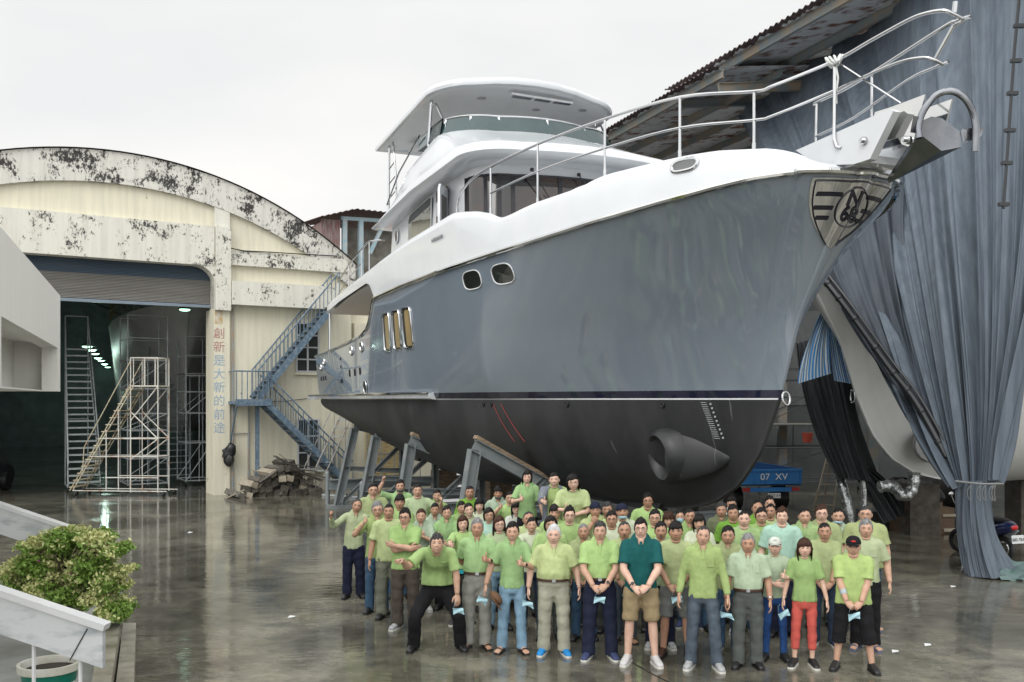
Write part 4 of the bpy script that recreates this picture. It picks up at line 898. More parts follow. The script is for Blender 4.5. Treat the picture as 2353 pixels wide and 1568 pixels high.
def scaffold(label, px, py, wd, dp, hh, levels, mt_, rails=.9, rz=FRZ, planks=True, braces=True):
    q = G(px, py); t = thing('scaffold_tower', label, 'scaffold', (q[0], q[1], 0), rz); o = MB()
    for y in (0, dp):
        for x in (0, wd): tubes(o, [((x, y, .15), (x, y, hh+rails))])
        for i, z in enumerate(levels):
            tubes(o, [((0, y, z), (wd, y, z))])
        tubes(o, [((wd*.5, y, .15), (wd*.5, y, hh))], .018)
        if braces:
            for z0_, z1_ in zip(levels[::2], levels[1::2]): tubes(o, [((0, y, z0_), (wd, y, z1_))], .018)
        if rails: tubes(o, [((0, y, hh+rails), (wd, y, hh+rails)), ((0, y, hh+rails*.5), (wd, y, hh+rails*.5))], .018)
    for x in (0, wd):
        for z in levels: tubes(o, [((x, 0, z), (x, dp, z))])
    o.build('frame', mt_, t)
    if planks: o = MB(); o.box((-.03, 0, hh), (wd+.03, dp, hh+.04)); o.build('platform', pm('scaffold_plank', (.33, .33, .3), (.2, .18, .15), 3, rough=.8), t)
    for x in (0, wd): castor(t, x, 0)
    return t
scaffold('grey scaffold tower on castors right of the mobile stair', 293, 1127, 1.35, 1.6, 4.6, [.2, 1.1, 2.1, 2.7, 3.6, 4.6], mGalv, 1.6)
scaffold('grey scaffold tower on castors against the painted pillar', 427, 1118, .95, 1.5, 4.15, [.2, 1.6, 2.7, 3.5, 4.1], mGalv, 1.4)
# car nose at the far left
t = thing('parked_car', 'dark parked car with only its nose showing at the left edge of the doorway', 'car', tuple(G(-150, 1150)), R(97))
o = MB(); rs = []
for x, zl, zh, hw in ((0, .35, .62, .70), (.12, .22, .80, .80), (.7, .2, .95, .86), (1.3, .2, 1.02, .87), (1.9, .2, 1.42, .82), (3.0, .2, 1.46, .82), (3.9, .2, 1.1, .84), (4.3, .3, .9, .78)):
    rs.append([(x, hw*c_, z) for c_, z in ((-1, zl), (-1.02, (zl+min(zh, .9))/2), (-.9 if zh < 1.1 else -.75, zh), (.9 if zh < 1.1 else .75, zh), (1.02, (zl+min(zh, .9))/2), (1, zl))])
o.loft(rs); o.build('body', pm('car_paint', (.03, .035, .04), rough=.15, coat=1), t, ang=60)
for y in (-.84, .84):
    for x in (.85, 3.4): o = MB(); o.tube([(x, y-.1, .32), (x, y+.1, .32)], .32, 16); o.build('wheel', mBlack, t)
for y in (-.55, .55): o = MB(); o.ell((.1, y, .68), (.12, .18, .09), 10, 6); o.build('headlight', mChrome, t)
# ================================================================ timber heap, bag, small stairs by the stern
mLog = [pm('old_timber_%s' % n_, c1_, c2_, 5, rough=.9, bump=.3, stretch=(1, 1, 1)) for n_, c1_, c2_ in (('dark', (.05, .043, .035), (.10, .09, .075)), ('grey', (.16, .15, .13), (.09, .08, .07)), ('pale', (.38, .34, .27), (.28, .24, .18)))]
rr = random.Random(3)
base = V(FP[0], FP[1], 0)+V(FE[0], FE[1], 0)*2.0-V(FN[0], FN[1], 0)*1.35
slots = []
for lv in range(7):
    wrow = 3.0-lv*.42
    n = int(wrow/.235)
    for i in range(n): slots.append((-wrow/2+.24*i+rr.uniform(-.03, .03)+(.25 if lv > 3 else 0), lv*.165+.085))
for x, z in slots:
    s_ = rr.uniform(.17, .245); l_ = rr.uniform(.8, 1.3); o = MB(); o.box((-s_/2, 0, -s_/2.3), (s_/2, l_, s_/2.3))
    k = rr.random(); q = o.build('timber_block', mLog[0 if k < .6 else 1 if k < .88 else 2], smooth=False)
    tag(q, 'weathered square timber block in the heap stacked against the cream wall', 'timber', 'timber blocks heaped against the wall')
    q.location = tuple(base+V(FE[0], FE[1], 0)*x+V(0, 0, z)-V(FN[0], FN[1], 0)*rr.uniform(.0, .35)); q.rotation_euler = (rr.uniform(-.05, .05), rr.uniform(-.5, .5), FRZ+rr.uniform(-.35, .35))
for i in range(14):
    o = MB(); l_ = rr.uniform(.8, 1.6); o.box((-l_/2, -.05, -.015), (l_/2, .05, .015)); q = o.build('loose_plank', mLog[rr.choice((0, 1, 1, 2))], smooth=False)
    x = rr.uniform(-1.6, .9); tag(q, 'thin splintered plank lying over the timber heap by the wall', 'plank', 'planks on the timber heap')
    q.location = tuple(base+V(FE[0], FE[1], 0)*x+V(0, 0, max(.08, 1.05-abs(x-.1)*.62)+rr.uniform(-.05, .10))-V(FN[0], FN[1], 0)*rr.uniform(0, .3)); q.rotation_euler = (rr.uniform(-.3, .3), (-.5 if x < 0 else .4)+rr.uniform(-.3, .3), FRZ+rr.uniform(-.4, .4))
o = MB(); 
for k in range(3): o.ell((rr.uniform(-.08, .08), 0, -.15*k), (.17, .14, .24), 9, 7)
v = o.arr(); o.v = [v+rng.normal(0, .018, v.shape)]; bg = o.build('black_bag', pm('bag_black', (.012, .012, .014), rough=.35), smooth=True); tag(bg, 'black plastic bag hanging on the painted pillar of the hall', 'bag')
bp_ = V(FP[0], FP[1], 0)+V(FE[0], FE[1], 0)*.42-V(FN[0], FN[1], 0)*.3; bg.location = (bp_[0], bp_[1], 1.5)
p = G(725, 1135); t = thing('small_stair', 'small light steel stair leaning up beside the yacht stern', 'stair', (p[0], p[1], 0), R(50)); o = MB()
for y in (0, .6): tubes(o, [((0, y, 0), (1.6, y, 2.6)), ((0, y, 0), (0, y, .9)), ((0, y, .9), (1.4, y, 3.2)), ((1.3, y, 0), (1.3, y, 3.0))], .02)
o.build('frame', pm('pale_steel', (.4, .41, .4), (.3, .25, .2), 5, rough=.5), t); o = MB()
for i in range(9): q = (i+.6)/9; o.box((1.6*q-.1, 0, 2.6*q-.015), (1.6*q+.1, .6, 2.6*q+.015))
o.build('steps', mGalv, t)
p = G(760, 1165); o = MB(); o.beam((0, 0, .04), (1.3, -.75, .04), .05); tag(o.build('steel_bar', mGalv), 'pale steel bar lying on the wet ground below the stern', 'bar'); col.objects[-1].location = tuple(G(740, 1140))
# ================================================================ marble stair parapets, potted bush, kerbs (near left)
mMarble = pm('grey_marble', (.50, .52, .53), (.24, .27, .29), 2.6, rough=.25, lo=.48, hi=.72, stretch=(1, 1, 2.6), coat=.2)
mCap = pm('marble_cap', (.62, .63, .63), (.52, .53, .54), 2, rough=.3)
def parapet(label, px0, py0, px1, py1, drop, Y, capw):
    t = thing('stair_parapet', label, 'parapet', (0, 0, 0), 0, None)
    a = W(px0, py0, Y); b = W(px1, py1, Y); o = MB(); d = drop/FPX*Y
    pa, pb = a-V(0, 0, d), b-V(0, 0, d*.98)
    o.poly([a, b, pb, pa], .05, (0, 1, 0)); pn = o.build('panel', mMarble, t, smooth=False)
    o = MB()
    for k in (.38, .93): q = a+(b-a)*k; o.beam(q-V(0, .004, .02), q-V(.12, .004, d*.9), .008, .006)
    o.build('panel_joint', mBlack, pn)
    o = MB(); up = nrm(np.cross(b-a, V(0, 1, 0))); up = up if up[2] > 0 else -up
    o.add([a-V(0, .02, 0), b+V(.01, -.02, 0), b+V(.01, capw, 0), a+V(0, capw, 0)]+[q+up*.045 for q in (a-V(0, .02, 0), b+V(.01, -.02, 0), b+V(.01, capw, 0), a+V(0, capw, 0))], [(0, 3, 2, 1), (4, 5, 6, 7), (0, 1, 5, 4), (1, 2, 6, 5), (2, 3, 7, 6), (3, 0, 4, 7)]); o.build('cap', mCap, t, smooth=False)
    return t, a, b
t, a, b = parapet('near grey marble stair parapet sloping down below the bush', -260, 1284, 235, 1450, 88, 6.6, .09)
for px in (67, 175): q = W(px, 1500, 6.6); o = MB(); o.tube([(q[0], q[1]+.06, 0.0), (q[0], q[1]+.06, 1.7)], .014, 6); o.build('post', mCap, t)
parapet('far grey marble stair parapet sloping down behind the bush', -150, 1116, 152, 1218, 62, 12.2, .12)
mKerb = pm('kerb_stone', (.30, .28, .23), (.14, .13, .09), 2.5, rough=.45, lo=.4, hi=.65)
def gp(px, py, z): Y = FPX*(CAMZ-z)/(py-HOR); return W(px, py, Y)
kb = thing('kerb', 'mossy stone kerb of the planting bed at the bottom left', 'kerb'); 
for (u0, u1, v0, v1, zz) in ((232, 276, 205, 262, .38), (283, 312, 262, 306, .22)):
    o = MB(); P = [gp(u0, 1432, zz), gp(u1, 1432, zz), gp(v1 if zz < .3 else 250, 1600, zz), gp(v0, 1600, zz)]; o.poly([p_-V(0, 0, zz) for p_ in P], zz, (0, 0, 1)); o.build('kerb_stone', mKerb, kb, smooth=False)
o = MB(); P = [gp(-300, 1330, .1), gp(240, 1330, .1), gp(232, 1640, .1), gp(-300, 1640, .1)]; o.poly([p_-V(0, 0, .1) for p_ in P], .1, (0, 0, 1)); o.build('paved_bed', pm('paving_grey', (.28, .29, .28), (.2, .2, .18), 2, rough=.5), smooth=False, kind='structure')
mPot = pm('pot_white', (.6, .6, .56), (.45, .44, .36), 4, rough=.35); mPotG = pm('pot_green', (.0, .16, .11), (.0, .12, .08), 4, rough=.35); mSoil = pm('soil', (.03, .022, .015), rough=1)
def pot(label, px, py, rim, r):
    Y = FPX*(CAMZ-rim)/(py-HOR); q = W(px, py, Y); t = thing('flower_pot', label, 'pot', (q[0], q[1], 0)); h = .5; z0 = rim-h
    o = MB(); pr = [(z0, .72), (z0+.12, .8), (z0+.2, .84), (z0+.32, .9), (z0+.42, .95), (z0+.43, 1.06), (z0+h, 1.08), (z0+h, .96), (z0+h-.07, .94)]
    o.rings([(0, 0, z, r*k, r*k) for z, k in pr], 32, cap=False); o.m = [1 if (32 <= i < 64 or 32*3 <= i < 32*4) else 0 for i in range(len(o.m))]; o.build('body', [mPot, mPotG], t, ang=30)
    o = MB(); o.rings([(0, 0, z0+h-.07, r*.94, r*.94), (0, 0, z0+h-.05, .01, .01)], 24); o.build('soil', mSoil, t)
    if z0 > .05: o = MB(); o.box((-r*.8, -r*.8, 0), (r*.8, r*.8, z0)); o.build('plinth', mKerb, t, smooth=False)
    return q
pot('large white flower pot with green bands under the near parapet', 113, 1522, .62, .27)
q = pot('green and white pot holding the bushy bougainvillea', 152, 1392, .62, .2)
# bougainvillea
bu = thing('bougainvillea', 'bushy bougainvillea with yellow green leaves and a few pink blooms above its green pot', 'bush', (q[0], q[1], 0))
Yb = q[1]
def bl_(px, py, dy=0): return W(px, py, Yb)-V(q[0], q[1], 0)+V(0, dy, 0)
o = MB(); tk = [bl_(152, 1400), bl_(143, 1378), bl_(142, 1355), bl_(150, 1335)]; o.tube(smoothp(tk, 4), [.05]*6+[.045]*7, 8)
limbs = []
for i in range(22):
    e = bl_(rr.uniform(10, 300), rr.uniform(1235, 1400), rr.uniform(-.5, .5)); s_ = tk[2]+(tk[3]-tk[2])*rr.random(); md = (s_+e)/2+V(0, 0, rr.uniform(0, .12)); P = smoothp([s_, md, e], 4); limbs.append(P); o.tube(P, np.linspace(.018, .005, len(P)), 5)
o.build('trunk', pm('bark', (.06, .045, .035), (.1, .08, .06), 8, rough=.9), bu)
blobs = [(150, 1228, .5, .16), (90, 1250, .4, .16), (215, 1232, .34, .14), (100, 1290, .6, .3), (210, 1290, .5, .3), (160, 1360, .5, .26), (250, 1330, .3, .3), (100, 1350, .4, .24), (265, 1400, .34, .26), (40, 1310, .34, .2), (80, 1290, .42, .25), (150, 1245, .42, .22), (225, 1240, .33, .18), (270, 1262, .26, .15), (120, 1330, .5, .26), (200, 1315, .42, .24), (45, 1335, .3, .2), (25, 1370, .22, .12), (230, 1370, .35, .2), (270, 1405, .28, .2), (235, 1420, .22, .12), (60, 1385, .25, .10), (300, 1305, .12, .07), (290, 1345, .1, .06), (190, 1385, .2, .14)]
o = MB(); vs = []; fs = []; ms = []
for (px, py, rx, rz_) in blobs:
    c = bl_(px, py); n = int(9500*rx*rz_*2.2)
    yel = rr.random()
    for _ in range(n):
        d = rng.normal(size=3); d /= np.linalg.norm(d); d *= rng.random()**.35*(1+.25*math.sin(d[0]*7+px)*math.cos(d[2]*9+py)); pos = c+d*V(rx*.5, .42 if rx > .25 else .2, rz_*.55)+rng.normal(0, .012, 3)
        s_ = rng.uniform(.018, .038); u = nrm(rng.normal(size=3)); v_ = nrm(np.cross(u, rng.normal(size=3))); k = len(vs)
        vs += [pos-u*s_, pos+v_*s_*.55, pos+u*s_, pos-v_*s_*.55]; fs.append((k, k+1, k+2, k+3))
        edge = np.linalg.norm(d); zz = d[2]; py_ = math.sin(pos[0]*9+1)*math.sin(pos[2]*8+pos[1]*5)
        ms.append(2 if (rng.random() < .012 and abs(px-150) < 60 and zz > 0) else (1 if (py_+zz*.5+rng.normal(0, .35) > .15) else 0))  # pale yellow leaves favour clump tops: crown highlights put into the leaf colour
o.add(vs, fs); o.m = ms
def leaf(n_, c_): m = pm(n_, c_, tuple(x*.7 for x in c_), 30, rough=.45, spec=.3); m.node_tree.nodes['Principled BSDF'].inputs['Subsurface Weight'].default_value = 0; return m
o.build('crown', [leaf('leaf_green', (.22, .36, .07)), leaf('leaf_yellow_highlight', (.66, .68, .30)), leaf('petal_pink', (.5, .08, .35))], bu, smooth=False)
# ================================================================ shed roof on the right
SD = nrm(V(-.358, .934, 0)); SR = nrm(V(.934, .358, 0))
mSheet = pm('corrugated_sheet', (.66, .68, .70), (.20, .09, .06), 1.4, rough=.55, lo=.52, hi=.62, stretch=(.5, 2.2, 1)); mSheetT = pm('rust_edge', (.06, .035, .035), (.12, .09, .09), 6, rough=.8)
mPurl = pm('purlin_green_grey', (.22, .26, .27), (.36, .28, .20), 2.2, rough=.6, lo=.42, hi=.66)
sd = thing('boat_shed', 'tall open boat shed with rusty corrugated roof above the yacht bow', 'shed')
def sr(P0, s, r, z=0, pitch=.16): return P0+SD*s+SR*r+V(0, 0, z+r*pitch)
P1 = V(7.3, 21.6, CAMZ+9.0); sA, sB = -9, 7.9     # near section
def roofsec(P0, s0, s1, w_, pitch, ph):
    o = MB(); n = int((s1-s0)/.055); P = []
    for i in range(n+1):
        s = s0+(s1-s0)*i/n; z = .035*math.sin(i*math.pi/2.0+ph); j = .07*math.sin(i*.37+ph)+(.05 if (i//11) % 2 else 0)
        P.append([sr(P0, s, r+(j if r == 0 else 0), z+.16, pitch) for r in (0-.25, 0, 3, 8, w_)])
    o.grid(P, 0); o.m = [1 if i % 4 == 0 else 0 for i in range(len(o.m))]; q = o.build('roof_sheet', [mSheet, mSheetT], sd, ang=80)
    for r in np.arange(.15, w_, 1.9):
        o = MB(); k = [sr(P0, s0, r, 0, pitch), sr(P0, s1, r, 0, pitch)]; o.ibeam(k[0], k[1], .10, .22); o.build('purlin', mPurl, sd)
    for s in (s0+.3, s1-.2):
        o = MB(); o.ibeam(sr(P0, s, .2, -.3, pitch), sr(P0, s, w_, -.3, pitch), .16, .26); o.build('rafter', mPurl, sd)
roofsec(P1, -11, 7.2, 13, .14, 0)
P2 = P1+SD*7.2+V(0, 0, -.35)-SR*.35; roofsec(P2, -3, 9.5, 13, .14, 1)
for s in (-9, 0, 7.3, 12, 16.5):
    q = P1+SD*s+SR*7.5; o = MB(); o.ibeam((q[0], q[1], 0), (q[0], q[1], q[2]+.7), .3, .3); o.build('column', mPurl, sd)
q0 = P1+SD*16.6+SR*.3; q1 = P1+SD*16.6+SR*13; o = MB(); o.poly([(q0[0], q0[1], 6), (q1[0], q1[1], 0), (q1[0], q1[1], 13.5), (q0[0], q0[1], 11.8)], .1, SD); o.build('gable_sheet', pm('blue_sheet', (.12, .17, .3), (.16, .12, .12), 1, rough=.6), sd)
# grey wall and clutter at the back of the shed
bw_ = thing('yard_wall', 'dull grey back wall with a light panel beyond the blue truck', 'wall', tuple(V(6.5, 36, 0)), R(8)); o = MB(); o.box((-6, 0, 0), (22, .3, 7)); o.build('wall', pm('dim_grey', (.10, .11, .11), (.14, .15, .15), .8, rough=.9), bw_, smooth=False); o = MB(); o.box((1.7, -.05, 3), (2.5, 0, 6.6)); o.box((3.7, -.05, 3), (5.5, 0, 6.6)); o.build('panel', pm('panel_grey', (.2, .21, .21), rough=.8), bw_)
# ================================================================ curtains
def cloth_mat(name, c1, c2, st=(1, 1, .25)):
    return pm(name, c1, c2, 3.5, rough=.75, bump=.12, bscale=40, stretch=st)
mCurt = cloth_mat('curtain_blue_grey', (.085, .108, .137), (.125, .155, .19), (2.2, 2.2, .25)); mCurtD = cloth_mat('cloth_black', (.03, .034, .038), (.045, .05, .055))
def bez(p, a, b, q, t): return p*(1-t)**3+3*a*t*(1-t)**2+3*b*t*t*(1-t)+q*t**3
def drape(name, label, cat, cols_, nfold, amp, mat, nu=260, nv=70, gather=.35, seed=1, group=None, axis=None, amp0=.3):
    """cols_: control columns [top, c1, c2, bottom] in world space, interpolated sideways"""
    C_ = [[np.array(p, float) for p in c] for c in cols_]; k = len(C_)-1; r_ = np.random.default_rng(seed)
    ph = np.cumsum(r_.uniform(.55, 1.5, nfold+2)); ph = ph/ph[-1]*nfold
    P = np.zeros((nu, nv, 3))
    for i in range(nu):
        u = i/(nu-1)*k; j = min(int(u), k-1); f = u-j; f2 = f*f*(3-2*f)*.4+f*.6
        ctl = [C_[j][m]*(1-f2)+C_[j+1][m]*f2 for m in range(4)]
        w_ = np.interp(i/(nu-1)*(nfold+1), np.arange(nfold+2), ph)
        for v_ in range(nv): P[i, v_] = bez(*ctl, v_/(nv-1))
    tu = np.gradient(P, axis=0); tv = np.gradient(P, axis=1); nv_ = np.cross(tu, tv); nv_ /= np.linalg.norm(nv_, axis=2, keepdims=True)+1e-9
    for i in range(nu):
        u = i/(nu-1); w_ = np.interp(u*(nfold+1), np.arange(nfold+2), ph)
        for v_ in range(nv):
            t = v_/(nv-1); am = amp*(amp0+(1-amp0)*math.sin(math.pi*min(1, t*.75+.1)))*(1 if t < .9 else 1-gather*(t-.9)*5)
            off = am*(math.sin(w_*6.283+1.1*math.sin(t*3+u*5))*(.6+.4*math.sin(w_*1.7+t*2))+.30*math.sin(w_*2*6.283*1.37+t*4+2)*t+.10*math.sin(w_*31+u*9+t*2)*(.3+t))
            P[i, v_] += nv_[i, v_]*off
    o = MB(); o.grid(P); q = o.build(name, mat, ang=180); tag(q, label, cat, group); return q
TP = lambda px, py, Y: W(px, py, Y)
main = drape('curtain', 'huge grey blue boat shed curtain gathered to one point behind the yacht bow', 'curtain', [
    [TP(1690, 262, 30), TP(1780, 420, 25), TP(1880, 640, 20.2), TP(2155, 1060, 18.3)],
    [TP(1790, 200, 28), TP(1900, 420, 23), TP(1960, 800, 19.6), TP(2195, 1112, 17.7)],
    [TP(1900, 120, 26), TP(2000, 420, 21), TP(2060, 900, 18.6), TP(2205, 1120, 17.6)],
    [TP(2010, 50, 24), TP(2080, 400, 20), TP(2160, 900, 18.2), TP(2215, 1120, 17.5)],
    [TP(2110, -30, 21), TP(2130, 400, 19), TP(2200, 850, 17.9), TP(2228, 1112, 17.4)],
    [TP(2230, -120, 19), TP(2240, 350, 18.2), TP(2275, 850, 17.6), TP(2250, 1110, 17.3)],
    [TP(2360, -180, 18), TP(2350, 350, 17.5), TP(2335, 850, 17.2), TP(2285, 1108, 17.1)],
    [TP(2520, -200, 17.2), TP(2470, 350, 17), TP(2345, 850, 16.9), TP(2296, 1104, 17.0)]], 12, .21, mCurt, nu=520, nv=90, seed=4, amp0=.5)
sk2 = drape('curtain_tail', 'lower tail of the grey curtain hanging from its tie to the wet ground', 'curtain', [
    [TP(2205, 1100, 17.65), TP(2195, 1160, 17.7), TP(2200, 1250, 17.7), gp(2218, 1318, .03)],
    [TP(2225, 1105, 17.3), TP(2215, 1160, 17.3), TP(2225, 1250, 17.3), gp(2240, 1326, .03)],
    [TP(2250, 1105, 17.2), TP(2242, 1160, 17.2), TP(2255, 1250, 17.1), gp(2285, 1330, .03)],
    [TP(2272, 1105, 17.3), TP(2260, 1160, 17.4), TP(2274, 1250, 17.4), gp(2340, 1322, .03)],
    [TP(2275, 1100, 17.6), TP(2260, 1160, 17.8), TP(2270, 1250, 18), gp(2320, 1290, .03)]], 12, .07, mCurt, nu=200, nv=40, seed=8, amp0=.7)
dark_left = drape('dark_curtain', 'dark grey upper fold of the curtain behind the bow emblem', 'curtain', [
    [TP(1880, 560, 20.2), TP(1900, 640, 20), TP(1990, 800, 19.4), TP(2110, 965, 18.6)], [TP(1990, 420, 20.4), TP(2010, 600, 20), TP(2060, 800, 19.3), TP(2150, 1030, 18.5)], [TP(2080, 400, 20.6), TP(2060, 600, 20), TP(2110, 850, 19), TP(2180, 1080, 18.3)]], 6, .12, cloth_mat('curtain_dark', (.05, .062, .078), (.075, .09, .11)), nu=90, nv=50, seed=5)
o = MB(); P = [TP(1896, 645, 19.3), TP(1950, 715, 19), TP(2040, 840, 18.6), TP(2105, 925, 18.3), TP(2175, 1050, 17.9)]; o.tube(smoothp(P, 6), .07, 8); o.tube([p_+V(.05, -.05, .09) for p_ in smoothp(P, 6)], .03, 6)
for k in range(8): c = smoothp(P, 6)[min(1+k*3, 24)]; o.ell(c, (.085, .085, .085), 8, 6)
tag(o.build('rolled_hem', pm('pipe_black', (.025, .028, .032), rough=.4)), 'black rolled curtain hem running diagonally past the pale hull', 'pipe')
o = MB(); P = [TP(2343, -20, 16.6), TP(2330, 120, 16.6), TP(2318, 300, 16.6), TP(2305, 480, 16.6)]; o.tube(P, .03, 6)
for px, py in ((2341, 60), (2334, 140), (2326, 215), (2320, 300), (2313, 375), (2306, 470)): c = TP(px, py, 16.6); o.box(c-V(.09, .04, .03), c+V(.09, .04, .03))
tag(o.build('curtain_rope', MATS['pipe_black']), 'black cord with clips hanging down the curtain at the right edge', 'rope')
o = MB()
for (a0, a1) in (((2195, 1106), (2305, 1112)),): o.tube(smoothp([TP(a0[0], a0[1], 17.1), TP((a0[0]+a1[0])/2, (a0[1]+a1[1])/2+3, 16.95), TP(a1[0], a1[1], 16.95)], 5), .02, 5)
for px in (2228, 2250, 2262, 2278, 2284): c = TP(px, 1118, 16.9); o.tube([c+V(.025*math.sin(t)+.02*math.cos(2*t), 0, -.12+.14*math.cos(t)) for t in np.linspace(0, 6.283, 12)], .007, 4)
tag(o.build('tie_rope', pm('rope_grey', (.2, .21, .21), rough=.8)), 'grey tie ropes knotted round the gathered curtain', 'rope')
# folded cloth piled on the ground at the tail
o = MB(); rs_ = [[gp(2275+k*16, 1326, .0)+V(0, 0, 0)+V(.0, .35*math.cos(t)+.06*math.sin(5*t+k), (.14 if 0 < k < 6 else .05)*(1+math.sin(t+k*.6))*.9+.03*math.sin(9*t)) for t in np.linspace(0, 6.283, 30)[:-1]] for k in range(7)]; o.loft(rs_); tag(o.build('cloth_bundle', pm('net_green_grey', (.08, .14, .13), (.14, .2, .2), 6, rough=.8)), 'greenish bundle of cloth on the ground at the foot of the curtain tail', 'cloth')
drape('black_curtain', 'narrow black curtain tied back between the two bows', 'curtain', [
    [TP(1828, 790, 23.5), TP(1835, 860, 23.2), TP(1850, 980, 23), TP(1925, 1098, 23)], [TP(1865, 780, 23.4), TP(1880, 880, 23), TP(1915, 1000, 22.8), TP(1955, 1102, 22.8)], [TP(1915, 780, 23.4), TP(1925, 880, 23), TP(1945, 1000, 22.8), TP(1990, 1106, 22.8)], [TP(1945, 780, 23.6), TP(1950, 880, 23.2), TP(1960, 1000, 23.2), TP(2022, 1108, 23.2)]], 11, .1, mCurtD, nu=150, nv=40, seed=3)
o = drape('black_curtain_end', 'drooping end of the black curtain beyond the wooden ladder', 'curtain', [
    [TP(1935, 1085, 23), TP(1975, 1090, 23), TP(1985, 1130, 23), TP(2030, 1205, 23)], [TP(2000, 1075, 23), TP(2030, 1090, 23), TP(2060, 1130, 23), TP(2090, 1175, 23)]], 6, .12, mCurtD, nu=60, nv=30, seed=9)
# blue and white striped sheet
def stripes():
    m = pm('striped_sheet', (.55, .60, .62), rough=.5); t = m.node_tree; p = t.nodes['Principled BSDF']; tcn = nn(t, 'ShaderNodeTexCoord'); s_ = nn(t, 'ShaderNodeSeparateXYZ'); t.links.new(tcn.outputs['UV'], s_.inputs[0])
    w1 = nn(t, 'ShaderNodeMath', operation='SINE'); w0 = nn(t, 'ShaderNodeMath', operation='MULTIPLY'); w0.inputs[1].default_value = 75; t.links.new(s_.outputs[0], w0.inputs[0]); t.links.new(w0.outputs[0], w1.inputs[0])
    g_ = nn(t, 'ShaderNodeMath', operation='GREATER_THAN'); g_.inputs[1].default_value = 0; t.links.new(w1.outputs[0], g_.inputs[0])
    mx = nn(t, 'ShaderNodeMix', data_type='RGBA'); mx.inputs['A'].default_value = (.50, .56, .58, 1); mx.inputs['B'].default_value = (.02, .20, .50, 1); t.links.new(g_.outputs[0], mx.inputs['Factor']); t.links.new(mx.outputs['Result'], p.inputs['Base Color']); return m
mStr = stripes()
def uvgrid(o, nu, nv):
    me = o.data; uv = me.uv_layers.new(name='UVMap')
    for lp in me.loops: i = lp.vertex_index; uv.data[lp.index].uv = ((i//nv)/(nu-1), (i % nv)/(nv-1))
q = drape('striped_tarp', 'blue and white striped tarp hanging just behind the bow, the larger left piece', 'tarp', [[TP(1900, 690, 21.9), TP(1860, 760, 21.7), TP(1835, 820, 21.6), TP(1832, 882, 21.6)], [TP(1915, 700, 22), TP(1900, 760, 22), TP(1905, 820, 21.9), TP(1912, 858, 21.9)]], 3, .05, mStr, nu=50, nv=24, seed=2); uvgrid(q, 50, 24)
q = drape('striped_tarp', 'blue and white striped tarp against the pale hull, the narrower right piece', 'tarp', [[TP(1890, 690, 22.3), TP(1900, 760, 22.3), TP(1905, 820, 22.3), TP(1915, 875, 22.3)], [TP(1925, 720, 22.3), TP(1945, 800, 22.3), TP(1955, 840, 22.3), TP(1970, 885, 22.3)]], 4, .05, mStr, nu=40, nv=24, seed=6); uvgrid(q, 40, 24)
# ================================================================ blue truck
q = gp(1790, 1166, 0); t = thing('flatbed_truck', 'blue flatbed truck parked tail on beyond the bow', 'truck', tuple(W(1737, 919, 27.0)*V(1, 1, 0)), R(9)); bz = .82; mTr = pm('truck_blue', (.02, .14, .38), (.03, .17, .42), 2, rough=.4); mTrD = pm('truck_dark_blue', (.01, .055, .16), (.015, .07, .2), 2, rough=.5)
o = MB(); o.box((-.5, 0, bz-.05), (1.35, 4.4, bz+.02)); o.build('flatbed', mTrD, t, smooth=False)
o = MB(); o.box((-.5, -.05, bz), (1.35, 0, bz+.42)); 
for x in np.linspace(-.45, 1.28, 6): o.box((x, -.07, bz), (x+.03, -.05, bz+.42))
o.box((-.5, -.075, bz+.36), (1.35, -.05, bz+.42)); tg = o.build('tailgate', mTr, t, smooth=False)
for x in (-.5, 1.3): o = MB(); o.box((x, .004, bz+.025), (x+.05, 4.4, bz+.42)); o.build('side_board', mTrD, t, smooth=False)
mTxt = pm('sign_white', (.7, .72, .72), rough=.5)
text('tail_lettering', '07  XV', .26, axes((.50, -.078, bz+.2), (1, 0, 0), (0, 0, 1), (0, -1, 0)), mTxt, tg, .002, sx=1.1)
text('side_lettering', '司公', .26, axes((1.352, 1.6, bz+.2), (0, 1, 0), (0, 0, 1), (1, 0, 0)), mTxt, t, .002)
o = MB(); o.box((.35, -.03, .42), (.72, -.01, .56)); pl = o.build('number_plate', mTxt, t, smooth=False); text('plate_lettering', '9707-XV', .1, axes((.535, -.034, .49), (1, 0, 0), (0, 0, 1), (0, -1, 0)), mInk, pl, .001)
o = MB(); o.box((-.4, -.02, .6), (1.25, .04, .72)); o.build('bumper', mTr, t)
for x in (-.42, 1.05): o = MB(); o.box((x, -.06, .62), (x+.22, -.02, .72)); o.build('tail_light', pm('red_lens', (.35, .02, .01), rough=.3), t)
for x in (-.45, .95):
    for y in (.9, 4.6): o = MB(); o.tube([(x, y, .36), (x+.3, y, .36)], .36, 18); o.build('wheel', mBlack, t)
o = MB(); o.box((-.35, 4.5, .6), (1.2, 6.0, 1.9)); o.box((-.3, 4.45, 1.2), (1.15, 4.5, 1.8)); o.build('cab', mTrD, t)
